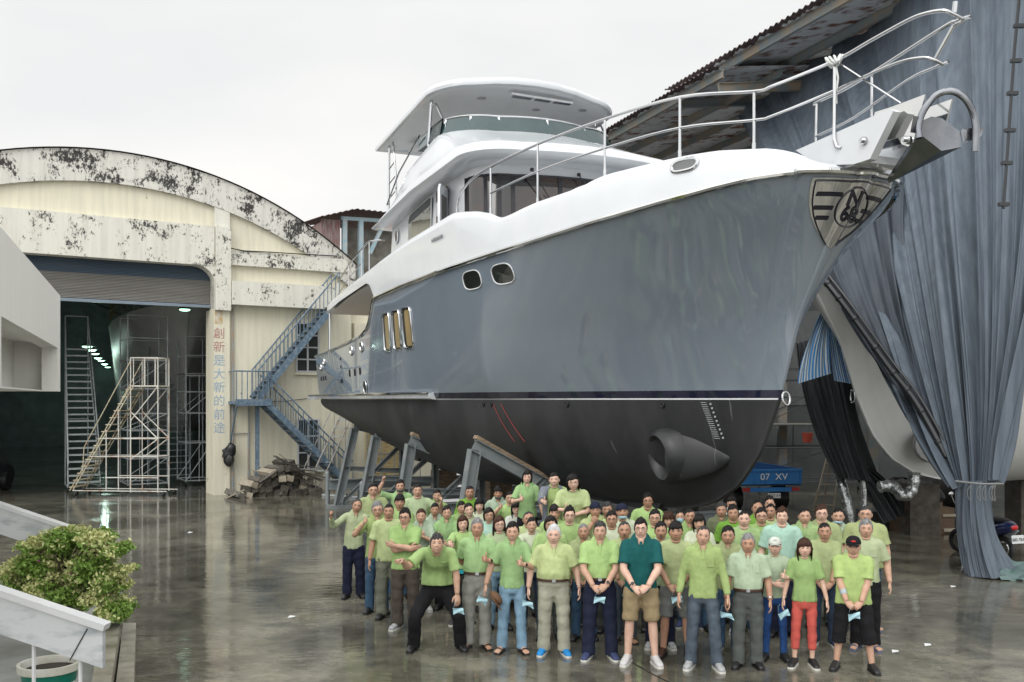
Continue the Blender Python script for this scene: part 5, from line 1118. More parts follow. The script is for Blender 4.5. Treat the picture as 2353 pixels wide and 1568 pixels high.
# ================================================================ stuff behind the bow
scaffold('dark pipe scaffold with planks standing just behind the truck', 1745, 1128, 3.6, 1.5, 2.3, [.3, 1.5, 2.3, 3.9], pm('dark_pipe', (.09, .1, .1), rough=.5), 2.0, R(5))
q = W(1855, 1017, 30); o = MB(); o.rings([(0, 0, 0, .13, .13), (0, 0, .3, .18, .18), (0, 0, .3, .16, .16), (0, 0, .02, .11, .11)], 16); tag(o.build('bucket', pm('bucket_red', (.4, .07, .04), rough=.5), ang=50), 'red plastic bucket on the scaffold planks behind the black curtain', 'bucket'); col.objects[-1].location = tuple(q)
mWood = pm('ladder_wood', (.30, .27, .21), (.2, .17, .13), 5, rough=.8)
p = gp(1868, 1175, 0); t = thing('step_ladder', 'old wooden step ladder standing open beside the truck', 'ladder', (p[0], p[1], 0), R(0)); o = MB(); o.beam((0, 0, 0), (.62, .35, 1.9), .04, .06); o.beam((.62, 0, 0), (.95, .35, 1.9), .04, .06) if False else o.beam((.55, -.1, 0), (.9, .3, 1.9), .04, .06); o.build('rails', mWood, t); o = MB()
for k in range(6): q_ = (k+.6)/6.5; o.beam(V(.62, .35, 1.9)*q_, V(.55, -.1, 0)*(1-q_)+V(.9, .3, 1.9)*q_, .1, .03)
o.build('steps', mWood, t); o = MB(); o.beam((1.15, .9, 0), (.85, .32, 1.85), .035, .035); o.beam((.65, 1.1, 0), (.65, .36, 1.85), .035, .035); o.build('back_legs', mWood, t)
mFoil = pm('foil', (.5, .52, .52), (.3, .31, .31), 12, rough=.2, metal=.9, bump=.8, bscale=18)
def duct(pts, r, label):
    P = smoothp(pts, 6); rr_ = [r*(1+.12*math.sin(i*1.9)) for i in range(len(P))]; o = MB(); o.tube(P, rr_, 12); tag(o.build('foil_duct', mFoil), label, 'duct')
duct([TP(1922, 1050, 23.5), TP(1932, 1110, 23.2), TP(1945, 1160, 23), TP(1955, 1215, 23)], .13, 'crinkled silver foil duct standing upright next to the ladder')
duct([TP(1980, 1090, 23), TP(1985, 1150, 23), TP(1978, 1200, 23)], .08, 'thin silver foil duct under the black curtain end')
duct([TP(2020, 1120, 21.5), TP(2050, 1118, 21.5), TP(2075, 1140, 21.3), TP(2095, 1125, 21.3), TP(2100, 1085, 21.3)], .13, 'bent silver foil duct curling up below the pale hull')
p = gp(2100, 1228, 0); t = thing('plywood_crate', 'low brown plywood crate in the shade under the pale hull', 'crate', (p[0], p[1], 0), R(10)); o = MB(); o.box((-.1, 0, 0), (.75, .03, .75)); o.box((-.1, .05, 0), (1.1, .9, .6)); o.build('panel', pm('plywood', (.13, .085, .05), (.09, .06, .04), 3, rough=.8), t, smooth=False); o = MB(); o.box((.75, -.05, .05), (1.05, .045, .12)); o.box((.75, -.02, .4), (1.2, .04, .46)); o.build('batten', mLog[2], t)
p = gp(2020, 1215, 0); o = MB(); o.box((-.3, 0, 0), (.9, .8, .42)); tag(o.build('concrete_block_low', pm('dark_concrete', (.06, .065, .065), (.1, .1, .1), 3, rough=.8), smooth=False), 'dark low concrete block behind the crowd on the right', 'block'); col.objects[-1].location = (p[0], p[1], 0)
for k, (px, py, lab) in enumerate(((2150, 1195, 'dark tarpaulined machine beneath the pale hull near its keel'), (2235, 1180, 'second dark covered machine further right under the pale hull'))):
    p = gp(px, py, 0); o = MB(); o.ell((0, .5, .45), (1.1, .6, .5), 18, 10); v = o.arr(); o.v = [v*V(1, 1, 1)+rng.normal(0, .03, v.shape)]; tag(o.build('covered_machine', pm('cover_dark', (.02, .022, .022), (.05, .045, .04), 3, rough=.7)), lab, 'machine'); col.objects[-1].location = (p[0], p[1]+1.5, 0)
for i, x in enumerate((9.4, 12.5, 16.0)):
    o = MB(); o.box((x, 22.6+i*.9, 0), (x+.7, 23.4+i*.9, 1.2)); tag(o.build('keel_stand', mLog[0], smooth=False), ['timber keel block nearest the bow of the pale hull', 'middle timber keel block under the pale hull', 'rearmost timber keel block under the pale hull'][i], 'block')
# ================================================================ scooter
p = gp(2306, 1290, 0); t = thing('motor_scooter', 'dark blue scooter with white side panels seen from behind at the right edge', 'scooter', (p[0], p[1], 0), R(18)); mSc = pm('scooter_blue', (.012, .02, .07), rough=.2, coat=1)
for y, nm in ((0, 'rear'), (1.2, 'front')):
    o = MB(); o.tube([(.0+.2*0, y+.2*math.cos(a_), .25+.2*math.sin(a_)) for a_ in np.linspace(0, 6.283, 20)], .05, 8); wh = o.build('wheel', mBlack, t); o = MB(); o.tube([(-.04, y, .25), (.04, y, .25)], .12, 12); o.build('rim', mSteel, wh)
o = MB(); rs = [[(w_*math.cos(a_), y, z+h_*math.sin(a_)) for a_ in np.linspace(0, 6.283, 13)[:-1]] for y, z, w_, h_ in ((-.28, .72, .06, .05), (-.18, .7, .16, .12), (.1, .62, .17, .16), (.4, .55, .16, .14), (.55, .35, .14, .08), (.85, .35, .14, .08), (1.0, .55, .16, .2), (1.1, .8, .15, .16), (1.05, .98, .1, .06))]; o.loft(rs); o.build('body', mSc, t)
o = MB(); o.ell((0, .2, .8), (.14, .38, .07), 12, 8); o.build('seat', mBlack, t)
o = MB(); o.tube([(-.34, .92, 1.06), (-.1, 1.02, 1.02), (.1, 1.02, 1.02), (.34, .92, 1.06)], .018, 8); o.build('handlebar', mBlack, t)
for s in (-1, 1): o = MB(); o.tube([(.28*s, 1.0, 1.05), (.38*s, .98, 1.22)], .008, 5); o.ell((.40*s, .97, 1.26), (.07, .02, .045), 10, 6); o.build('mirror', mSteel, t)
o = MB(); o.ell((0, -.27, .7), (.09, .03, .055), 10, 6); o.build('tail_light', pm('red_lamp', (.5, .01, .01), rough=.15), t)
o = MB(); o.poly([(-.15, -.36, .40), (.15, -.36, .40), (.15, -.34, .56), (-.15, -.34, .56)], .01, (0, 1, 0)); pl = o.build('number_plate', mTxt, t, smooth=False); text('plate_lettering', '682-TEA', .085, axes((0, -.366, .475), (1, 0, 0), (0, .12, .99), (0, -.99, .12)), mInk, pl, .001)
o = MB(); o.poly([(.17, .0, .45), (.17, -.2, .62), (.17, .3, .7), (.17, .4, .5)], .02, (1, 0, 0)); o.build('side_panel', mWhite, t)
# litter on the wet ground
for px, py, wh_ in ((2185, 1350, 'below the curtain tail'), (2050, 1500, 'nearest the man with the black cap'), (660, 1420, 'left of the crowd, the nearer one'), (430, 1225, 'in front of the hall doorway'), (2125, 1485, 'at the far right foreground')):
    p = gp(px, py, .008); o = MB(); o.add([p, p+V(.09, .02, .006), p+V(.11, .08, .01), p+V(.02, .07, .02)], [(0, 1, 2, 3)]); tag(o.build('paper_scrap', mTxt, smooth=False), 'small white paper scrap on the wet concrete '+wh_, 'litter', 'paper scraps on the wet concrete')
# ================================================================ people
def skinmat(k, c):
    m = pm('skin_'+k, c, tuple(x*y for x, y in zip(c, (.88, .80, .77))), 14, rough=.48, spec=.35, bump=.05, bscale=60); return m
SK = {'l': skinmat('light', (.60, .41, .32)), 'm': skinmat('medium', (.50, .32, .23)), 'd': skinmat('tan', (.41, .245, .165))}
mEyeW = pm('eye_white', (.5, .47, .44), rough=.25); mIris = pm('iris', (.012, .008, .006), rough=.15); mLip = pm('lips', (.36, .12, .10), rough=.4); mLipD = pm('lips_brown', (.27, .11, .085), rough=.45); mTeeth = pm('teeth', (.72, .70, .66), rough=.3)
HAIR = {'k': pm('hair_black', (.006, .005, .005), (.014, .012, .011), 30, spec=.22, rough=.55, bump=.6, bscale=90, stretch=(1, 1, .25)), 'b': pm('hair_brown', (.03, .014, .009), (.06, .026, .016), 30, spec=.22, rough=.55, bump=.6, bscale=90, stretch=(1, 1, .25)),
        'g': pm('hair_grey', (.10, .10, .10), (.25, .25, .25), 40, rough=.5, bump=.6, bscale=90, stretch=(1, 1, .25)), 'w': pm('hair_white', (.42, .42, .42), (.6, .6, .6), 40, rough=.5, bump=.6, bscale=90, stretch=(1, 1, .25)), 's': pm('hair_salt', (.012, .011, .011), (.07, .07, .07), 40, spec=.22, rough=.55, bump=.6, bscale=90, stretch=(1, 1, .25))}
def cloth(n, c, f=.8):
    return pm('fabric_'+n, c, tuple(x*f for x in c), 6, rough=.85, bump=.9, bscale=7, stretch=(1.6, 1.6, .8), spec=.2, lo=.3, hi=.7)
FABD = {
    'B': ('bright_green', (.35, .51, .20)), 'L': ('lime', (.35, .47, .18)), 'G': ('green', (.30, .45, .17)), 'P': ('pale_green', (.42, .50, .25)), 'O': ('olive_green', (.34, .40, .20)), 'F': ('faded_green', (.44, .52, .31)),
    'S': ('sage', (.36, .45, .34)), 'M': ('mint', (.37, .57, .47)), 'T': ('teal', (.008, .085, .085)), 'C': ('cream_green', (.52, .57, .42)), 'W': ('offwhite', (.55, .58, .52)), 'K': ('camo', (.14, .16, .09)), 'X': ('darkgreen', (.16, .33, .05)),
    'jn': ('denim_blue', (.055, .11, .19), .6), 'jl': ('denim_light', (.22, .36, .48), .6), 'jd': ('denim_dark', (.025, .04, .07)), 'jg': ('denim_grey', (.085, .11, .14), .55), 'nv': ('navy', (.014, .018, .04)), 'bk': ('black', (.011, .011, .013)), 'gy': ('grey', (.26, .26, .235)), 'kh': ('khaki_grey', (.34, .34, .27)),
    'dg': ('dark_grey', (.085, .095, .09)), 'br': ('brown', (.07, .058, .048)), 'tn': ('tan', (.29, .225, .13)), 'co': ('coral', (.52, .10, .08)), 'ol': ('grey_olive', (.15, .16, .125)), 'bl': ('jean_bright', (.03, .09, .27), .6), 'st': ('grey_short', (.18, .19, .18))}
FAB = {k: cloth(*v) for k, v in FABD.items()}; FABC = {k: v[1] for k, v in FABD.items()}
mSole = pm('sole_white', (.6, .6, .56), rough=.6); SHOE = {'k': pm('shoe_black', (.014, .014, .015), rough=.4), 'g': pm('shoe_grey', (.2, .21, .22), (.35, .36, .36), 25, rough=.6), 'b': pm('shoe_blue', (.01, .22, .55), rough=.5), 'n': pm('shoe_navy', (.03, .045, .12), rough=.7), 'w': pm('shoe_white', (.5, .5, .5), rough=.5), 'r': pm('shoe_brown', (.045, .022, .015), rough=.3), 's': MATS['black_rubber'], 'f': pm('sandal_blue', (.1, .13, .22), rough=.6)}
mMask = pm('mask_blue', (.28, .47, .53), (.34, .52, .58), 5, rough=.8); mLeather = pm('belt_leather', (.05, .022, .012), rough=.4); mGlassF = pm('spectacle_frame', (.015, .013, .013), rough=.3)
# --- head template
NU, NV = 40, 30
def head_tpl():
    vs = []; D = []
    for i in range(NV+1):
        ph = -math.pi/2+math.pi*i/NV
        for j in range(NU):
            u = 2*math.pi*j/NU-math.pi; th = u-.45*math.sin(u)      # dense toward the face (th=0 is the front)
            d = V(math.cos(ph)*math.sin(th), -math.cos(ph)*math.cos(th), math.sin(ph)); D.append((th, ph))
            x, y, z = d[0]*.077, d[1]*(.094 if d[1] < 0 else .10), d[2]*.118
            if z < 0:
                t = -z/.118; x *= 1-.30*t**1.6+.12*t; 
                if y > 0: y *= 1-.45*t
                else: y *= 1+.10*t**1.2
            if d[1] < 0: k = 1-.10*(1-abs(d[0]))*0; y *= 1-.05*abs(d[0])**2+(.04 if abs(d[0]) > .5 and abs(z) < .06 else 0)
            if d[1] < -.1:
                g = lambda cx, cz, sx, sz: math.exp(-((x-cx)/sx)**2-((z-cz)/sz)**2)
                gs = lambda cx, cz, sx, sz: g(cx, cz, sx, sz)+g(-cx, cz, sx, sz)
                y -= .019*g(0, -.034, .011, .012)+.010*g(0, -.014, .009, .022)+.006*gs(.012, -.038, .008, .007)
                y += .0065*gs(.031, .004, .017, .011)+.004*g(0, .006, .012, .01)
                y -= .004*g(0, .028, .04, .012)+.004*gs(.042, -.022, .018, .018)
                y -= .004*g(0, -.066, .024, .012)-.003*g(0, -.052, .02, .005)+.006*g(0, -.098, .02, .013)-.004*g(0, -.083, .02, .006)
            vs.append((x, y, z))
    fs = [(i*NU+j, i*NU+(j+1) % NU, (i+1)*NU+(j+1) % NU, (i+1)*NU+j) for i in range(NV) for j in range(NU)]
    return np.array(vs), fs, np.array(D)
HV, HF, HD = head_tpl()
def rotm(yaw=0, pitch=0, roll=0): # radians; pitch>0 looks up
    return np.array((Matrix.Rotation(yaw, 3, 'Z') @ Matrix.Rotation(-pitch, 3, 'X') @ Matrix.Rotation(roll, 3, 'Y')))
def bendf(lean, side, piv=.98):
    def f(P):
        P = np.atleast_2d(np.asarray(P, float)).copy(); t = np.clip((P[:, 2]-piv+.08)/.38, 0, 1); t = t*t*(3-2*t)
        a = lean*t; c, s = np.cos(a), np.sin(a); y, z = P[:, 1].copy(), P[:, 2]-piv
        P[:, 1] = y*c-z*s; P[:, 2] = y*s+z*c+piv
        a = side*t; c, s = np.cos(a), np.sin(a); x, z = P[:, 0].copy(), P[:, 2]-piv
        P[:, 0] = x*c+z*s; P[:, 2] = -x*s+z*c+piv
        return P
    return f
def ik(S, T, l1, l2, pole):
    d = T-S; L_ = min(np.linalg.norm(d), (l1+l2)*.995); d = nrm(d); a = (l1*l1-l2*l2+L_*L_)/(2*L_); h = math.sqrt(max(l1*l1-a*a, 1e-6)); p = pole-d*(pole@d); return S+d*a+nrm(p)*h, S+d*L_
def hand(o, wr, y, n, s, kind, m=0):
    """s = -1 the person's right hand, +1 left; y along fingers, n where the palm faces"""
    y = nrm(y); n = nrm(n-y*(n@y)); x = np.cross(y, n)*(1 if s < 0 else -1)     # x toward the thumb
    P = lambda a, b, c: wr+x*a+y*b+n*c
    rs = [[P(rx*math.cos(t), b, rn*math.sin(t)*1.0+.002) for t in np.linspace(0, 6.283, 11)[:-1]] for b, rx, rn in ((-.035, .027, .022), (-.01, .026, .019), (.02, .036, .017), (.05, .041, .015), (.078, .040, .014), (.092, .034, .010))]
    o.loft(rs if s < 0 else rs[::-1], m)
    cur = {'relax': (.25, .35, .3), 'fist': (1.25, 1.5, 1.1), 'thumb': (1.3, 1.5, 1.1), 'open': (.05, .12, .1), 'hold': (.7, .9, .6), 'v': (.1, .1, .1)}[kind]
    for k, (xx, ln, r) in enumerate(((.029, .070, .0088), (.010, .080, .0092), (-.010, .074, .0088), (-.028, .058, .0078))):
        a = 0; p = P(xx, .082, 0); pts = [P(xx, .06, 0), p]; kk = 1+.06*k
        c_ = cur if not (kind == 'v' and k > 1) else (1.3, 1.5, 1.1)
        for sg, cc in zip((.45, .3, .25), c_): a += cc*kk; p = p+(y*math.cos(a)+n*math.sin(a))*ln*sg+x*(.004*(1.5-k) if kind == 'open' else 0); pts.append(p)
        o.tube(pts, [r*1.05, r*1.05, r, r*.92, r*.75], 6, m)
    if kind == 'thumb': pts = [P(.022, .01, .008), P(.042, .035, .012), P(.070, .045, .006), P(.098, .045, -.002)]
    elif kind in ('fist', 'hold'): pts = [P(.022, .01, .008), P(.045, .04, .016), P(.038, .072, .034), P(.018, .085, .044)]
    else: pts = [P(.022, .01, .006), P(.048, .035, .012), P(.060, .065, .016), P(.064, .09, .016)]
    o.tube(pts, [.014, .0125, .0105, .0075], 7, m)
# arm presets: wrist target (outward, y, z), finger dir (outward, y, z), palm normal (outward, y, z), hand kind, pole (outward, y, z)
ARM = {'down': ((.275, -.05, .88), (0, -.12, -1), (-1, .1, 0), 'relax', (.4, 1, 0)), 'downw': ((.33, -.04, .90), (.1, -.1, -1), (-1, .1, 0), 'relax', (1, .5, 0)),
 'clasp': ((.085, -.215, .93), (-.75, -.25, -.55), (.2, 1, -.2), 'hold', (1, .3, 0)), 'clasp2': ((.075, -.245, .945), (-.8, -.1, -.5), (.1, 1, -.2), 'hold', (1, .3, 0)), 'claspl': ((.08, -.20, .86), (-.7, -.2, -.6), (.2, 1, -.2), 'hold', (1, .3, 0)),
 'thumb': ((.13, -.30, 1.20), (-.45, -.75, .35), (-1, .2, 0), 'thumb', (.8, .4, -1)), 'thumbc': ((.03, -.30, 1.22), (-.6, -.6, .35), (-1, .2, 0), 'thumb', (.8, .4, -1)), 'thumbhi': ((.20, -.26, 1.40), (-.3, -.7, .5), (-1, 0, 0), 'thumb', (.8, .3, -1)), 'thumbfwd': ((.18, -.48, 1.28), (-.2, -1, .1), (-1, 0, 0), 'thumb', (.8, .2, -1)),
 'thumbout': ((.40, -.22, 1.36), (.1, -.5, .9), (-1, 0, .1), 'thumb', (.8, .2, -1)), 'raise': ((.30, -.16, 1.66), (0, -.2, 1), (-1, -.3, 0), 'thumb', (1, -.2, -.3)), 'cross': ((-.12, -.20, 1.17), (-1, -.05, .1), (0, 1, .2), 'relax', (1, -.1, -.8)), 'cross2': ((-.10, -.235, 1.20), (-1, .1, .15), (0, 1, .2), 'relax', (1, -.1, -.8)),
 'chest': ((.03, -.22, 1.26), (-.7, -.2, .6), (.1, 1, 0), 'fist', (1, 0, -1)), 'chin': ((.04, -.17, 1.40), (-.5, -.1, .6), (0, 1, .2), 'fist', (.8, -.2, -1)), 'back': ((.06, .20, .98), (-1, .1, -.1), (0, -1, 0), 'fist', (1, .2, 0)), 'belly': ((.02, -.22, 1.08), (-.9, -.2, 0), (0, 1, 0), 'relax', (1, .1, -.4)),
 'hip': ((.2, -.12, 1.0), (-.5, -.4, -.6), (-.2, 1, 0), 'relax', (1, .2, 0)), 'v': ((.16, -.3, 1.33), (0, -.2, 1), (0, -1, 0), 'v', (.8, .3, -1))}
CLOUD = bpy.data.textures.new('folds', 'CLOUDS'); CLOUD.noise_scale = .11; CLOUD.noise_depth = 2
CLOUD2 = bpy.data.textures.new('wrinkles', 'CLOUDS'); CLOUD2.noise_scale = .06; CLOUD2.noise_depth = 2
def remesh(o, vox, amt, sm_=5, tx=None, amt2=0):
    m = o.modifiers.new('r', 'REMESH'); m.mode = 'VOXEL'; m.voxel_size = vox; m.use_smooth_shade = True
    m = o.modifiers.new('s', 'SMOOTH'); m.iterations = sm_; m.factor = .5
    if amt: m = o.modifiers.new('d', 'DISPLACE'); m.texture = tx or CLOUD; m.strength = amt; m.texture_coords = 'GLOBAL'; m.mid_level = .5
    if amt2: m = o.modifiers.new('d2', 'DISPLACE'); m.texture = CLOUD2; m.texture_coords = 'GLOBAL'; m.strength = amt2; m.mid_level = .5
def hairmesh(style, r, colr):
    """cap of hair grown from the head template, plus locks"""
    st = {'short': (.070, .050, -.016, -.055, .018), 'crop': (.072, .052, -.010, -.05, .010), 'flop': (.044, .026, .0, -.07, .024), 'side': (.070, .044, -.020, -.062, .022), 'spike': (.068, .048, -.014, -.052, .022), 'rec': (.090, .066, -.012, -.055, .011), 'bald': (.112, .060, .0, -.055, .010), 'bob': (.052, .03, -.09, -.10, .024), 'long': (.055, .03, -.10, -.10, .024), 'fringe': (.030, .024, -.075, -.09, .024), 'pony': (.058, .036, .0, -.07, .015), 'tie': (.060, .036, .0, -.07, .014), 'curl': (.042, .026, -.02, -.075, .03), 'cap': (.03, .02, .004, -.06, .008), 'mid': (.05, .028, -.03, -.09, .022)}[style]
    zf, zs, ze, zb, th = st; az = np.array([0, 40, 62, 82, 105, 180]); zz = np.array([zf, zf*.95, zs, ze, (ze+zb)/2 if ze > zb else zb, zb])
    a = np.abs(np.degrees(np.arctan2(HV[:, 0], -HV[:, 1]))); hl = np.interp(a, az, zz)+.005*np.sin(HV[:, 0]*150+r.random()*6)+r.normal(0, .004, len(a))+(.010*np.sin(np.clip(HV[:, 0]*34+r.random()*2-1, -1.5, 1.5)))
    d = np.clip((HV[:, 2]-hl)/.030, -1, 1); N = HV/np.linalg.norm(HV, axis=1, keepdims=True)
    t = np.where(d > 0, np.sqrt(np.clip(d, 0, 1)), d*.3)*th
    top = np.clip((HV[:, 2]-.03)/.07, 0, 1); t = t*(.55+.45*top if style not in ('bob', 'long', 'fringe', 'mid', 'curl') else 1)*(1+.35*top*(style in ('spike', 'flop', 'side', 'curl', 'short')))+top*np.sin(HV[:, 0]*60+1.5)*.004*(style in ('side', 'flop', 'spike'))
    t *= 1+.16*np.sin(HV[:, 0]*130+HV[:, 1]*60+r.random()*6)*np.sin(HV[:, 1]*110+HV[:, 2]*70)*(1.6 if style in ('spike', 'curl') else 1)
    t += r.normal(0, .0012 if style not in ('spike', 'curl') else .003, len(t))*(d > 0)
    if style == 'bald': t = np.where((HV[:, 2] > .095), -.004, t)
    P = HV+N*(t-.001)[:, None]
    o = MB(); keep = [f for f in HF if max(d[list(f)]) > -.12 and not (style == 'bald' and min(HV[list(f), 2]) > .085)]
    o.add(P, keep)
    if style in ('bob', 'long', 'fringe', 'mid'):
        zl = {'bob': -.115, 'long': -.20, 'fringe': -.15, 'mid': -.075}[style]
        A = np.radians(np.linspace(74, 286, 44)); rows = []
        for k, u in enumerate(np.linspace(0, 1, 9)):
            z = .055+(zl-.055)*u; row = []
            for q, a_ in enumerate(A):
                ex = .004*math.sin(q*1.9)+.003*math.sin(q*3.7+1); w_ = 1+.12*math.sin(u*3)+(.12*u if style == 'long' else -.08*u*u)
                row.append((math.sin(a_)*(.088+ex)*w_*(1), -math.cos(a_)*(.098+ex)*w_+.008, z+(.012*math.sin(q*2.3) if k == 8 else 0)))
            rows.append(row)
        inner = [[(p[0]*.90, p[1]*.90, p[2]) for p in row] for row in rows[::-1]]
        o.grid(rows+inner)
    if style == 'pony': o.tube([(0, .095, .05), (0, .125, .045), (0.01, .14, 0), (.012, .13, -.07)], [.016, .022, .022, .008], 8)
    if style == 'tie': o.ell((0, .105, .0), (.03, .025, .03), 10, 7)
    if style in ('fringe', 'curl', 'flop', 'bob') and style != 'bob':
        for k in range(13):
            x = -.055+.0092*k+r.normal(0, .002); zt_ = .085; y0 = -math.sqrt(max(0, 1-(x/.08)**2))*.083; o.tube([(x*.9, y0*.75, zt_+.015), (x, y0-.018, .062), (x+r.normal(0, .004), y0-.017, (.028 if style != 'flop' else .038)+r.normal(0, .004))], [.011, .010, .003], 5)
    if style == 'spike':
        for k in range(70):
            q = r.integers(0, len(HV)); 
            if d[q] > .6 and HV[q, 2] > .04: o.tube([P[q]-N[q]*.004, P[q]+N[q]*.008+V(0, 0, .006)], [.006, .001], 4)
    return o
def person(label, px, py, YH, sex='m', shirt='tee B', pants='long gy', shoes='k', hair='short k', skin='m', R_='down', L_='down', face='n', build=1.0, belly=0.0, lean=0, side=0, yaw=0, hp=.10, hy=0, roll=0, ext='', wide=.11, lift=0, hand_r=None, hand_l=None, rk=None, lk=None, stance=0.0, seed=None, tuck=False):
    if YH > 3: Y = YH; H = CAMZ-lift-(py-HOR)*Y/FPX
    else: H = YH; Y = FPX*(CAMZ-lift-H)/(py-HOR)
    X = (px-CX)/FPX*Y
    r = np.random.default_rng(int(px*7+py*13)); R0 = r.uniform
    bend_drop = 1/(1-.0*lean)
    S = H/1.682 if not ('bent' in ext) else 1.0
    psi = math.atan2(-X, Y)*.85+yaw
    root = thing('person', label, 'person', (X, Y, lift), psi, 'people in green shirts posing in front of the yacht' if False else None); root.scale = (S, S, S)
    f = bendf(lean, side); hx_ = .0
    fem = sex == 'f'; sw = (.150 if fem else .168)*build; bld = build*(.93 if fem else 1)
    skm = [SK[skin], mEyeW, mIris, mLip if fem else mLipD, mTeeth, HAIR[hair.split()[1]] if hair.split()[1] in 'kbs' else HAIR['s'], SK[skin]]
    # ---- head
    jaw = R0(.93, 1.07)*(.95 if fem else 1.03)*(1.06 if build > 1.1 else 1); hs = R0(.95, 1.0)*(.98 if fem else 1.0)/max(S, .93)*.99
    hc = f([[0, -.032, 1.562]])[0]; nb = f([[0, .0, 1.43]])[0]
    RM = rotm(hy+R0(-.08, .08), hp+R0(-.04, .05)-lean*.0, roll+R0(-.05, .05))
    def hT(P): P = np.atleast_2d(np.asarray(P, float)); return (P*hs*V(jaw, 1, 1))@RM.T+hc
    b = MB(); b.add(hT(HV), HF, 0)
    fat = 1.0
    neck = [nb-V(0, -.01, .05), nb+V(0, 0, .02), hT([[0, .018, -.055]])[0], hT([[0, .012, -.01]])[0]]
    b.tube(neck, [.085, .066*(.88 if fem else 1.06)*bld, .057*(.86 if fem else 1.08), .052], 14, 0)
    smile = face in 'sS'; 
    for s in (-1, 1):
        ex = .031*s; ez = .003; ey = -.0835
        b.add(hT(_ell((ex, ey+.001, ez), (.0140, .006, .0042 if not smile else .0028), 8, 5)), ELF(8, 5), 1)
        b.add(hT(_ell((ex, ey-.0035, ez+.0003), (.0064, .0035, .0046 if not smile else .0034), 8, 5)), ELF(8, 5), 2)
        T_ = MB(); T_.tube([(ex-.015*s*1, ey+.003, ez-.001), (ex-.006*s, ey-.004, ez+.0035), (ex+.008*s, ey-.002, ez+.0032), (ex+.017*s, ey+.006, ez)], .0018, 5); T_.tube([(ex-.014*s, -.0905, .021), (ex+.002*s, -.0915, .0265), (ex+.019*s, -.083, .021)], [.0028, .0036, .0016] if not fem else [.0018, .0024, .001], 5)
        b.add(hT(T_.arr()), T_.f, 5)
        b.add(hT(_ell((.077*s, .008, -.006), (.010, .018, .031), 9, 7)), ELF(9, 7), 0)
        T_ = MB(); T_.ell((.0075*s, -.1015, -.043), (.0035, .003, .0022), 6, 4); b.add(hT(T_.arr()), T_.f, 2)
    T_ = MB(); mz = -.068
    if smile: T_.tube([(-.027, -.084, mz+.008), (-.013, -.0955, mz), (0, -.0985, mz-.002), (.013, -.0955, mz), (.027, -.084, mz+.008)], [.002, .0042, .0050, .0042, .002], 6)
    else: T_.tube([(-.024, -.087, mz), (-.011, -.096, mz+.002), (0, -.0985, mz+.001), (.011, -.096, mz+.002), (.024, -.087, mz)], [.0018, .0042, .0048, .0042, .0018], 6)
    b.add(hT(T_.arr()), T_.f, 3)
    T_ = MB(); dz = .003 if smile else 0
    if face == 'S': T_.tube([(-.019, -.0925, mz+.005), (0, -.1015, mz), (.019, -.0925, mz+.005)], [.0015, .0036, .0015], 6); b.add(hT(T_.arr()), T_.f, 4)
    else: T_.tube([(-.022, -.0895, mz+dz+.002), (0, -.1025, mz+.001), (.022, -.0895, mz+dz+.002)], .0012, 4); b.add(hT(T_.arr()), T_.f, 2)
    if 'must' in ext: T_ = MB(); T_.tube([(-.022, -.089, mz+.007), (0, -.1005, mz+.013), (.022, -.089, mz+.007)], [.002, .005, .002], 6); b.add(hT(T_.arr()), T_.f, 5)
    # ---- torso inside clothes
    tor = MB(); tor.rings([(0, .0, .95, .13, .09), (0, 0, 1.1, .13, .09), (0, 0, 1.3, .14, .085), (0, 0, 1.42, .10, .06), (0, .005, 1.47, .055, .05)], 14); b.add(f(tor.arr()), tor.f, 0)
    vq = MB()
    vneck = shirt.startswith('polo')
    if vneck: vq.ell((0, -.050*bld-.018, 1.425), (.034, .026, .055), 12, 8)
    else: vq.ell((0, -.045*bld-.012, 1.445), (.052, .026, .022), 12, 8)
    b.add(f(vq.arr()), vq.f, 0)
    # ---- arms
    arms = {}
    for s, ap, hk, cust in ((-1, R_, hand_r, rk), (1, L_, hand_l, lk)):
        tg, yd, nd, kind, pole = ARM[ap] if cust is None else (cust+ARM[ap][3:] if len(cust) == 3 else cust)
        F = V(s, 1, 1); sh = f([[s*sw*.95, .005, 1.378]])[0]; tgt = V(*tg)*F
        if cust is None and ap not in ('down', 'downw', 'hip', 'back'): tgt = f([tgt])[0]
        elif cust is None: tgt = tgt+(sh-V(s*sw*.93, .005, 1.395))*.75
        tgt = tgt+r.normal(0, .008, 3)*(0 if ap.startswith('clasp') else 1)
        el, wr = ik(sh, tgt, .285*(.95 if fem else 1), .245*(.95 if fem else 1), V(*pole)*F); arms[s] = (sh, el, wr)
        ar = (.82 if fem else 1)*(.75+.25*bld); P = smoothp([sh, sh*.5+el*.5, el, el*.55+wr*.45, wr], 4)
        rad = np.interp(np.linspace(0, 1, len(P)), [0, .25, .5, .62, .8, 1], np.array([.055, .052, .043, .046, .038, .029])*ar*(.8 if 'long' in shirt else 1)); b.tube(P, rad, 10, 0)
        yy = V(*yd)*F; nn_ = V(*nd)*F; fd = nrm(wr-el)
        if ap in ('down', 'downw'): yy = fd+V(0, -.05, -.2)
        hand(b, wr+nrm(fd)*.012, yy, nn_, s, hk or kind, 0)
        arms[s] = (sh, el, wr, nrm(yy), nn_)
    # ---- legs
    knees = {}; fe = {}
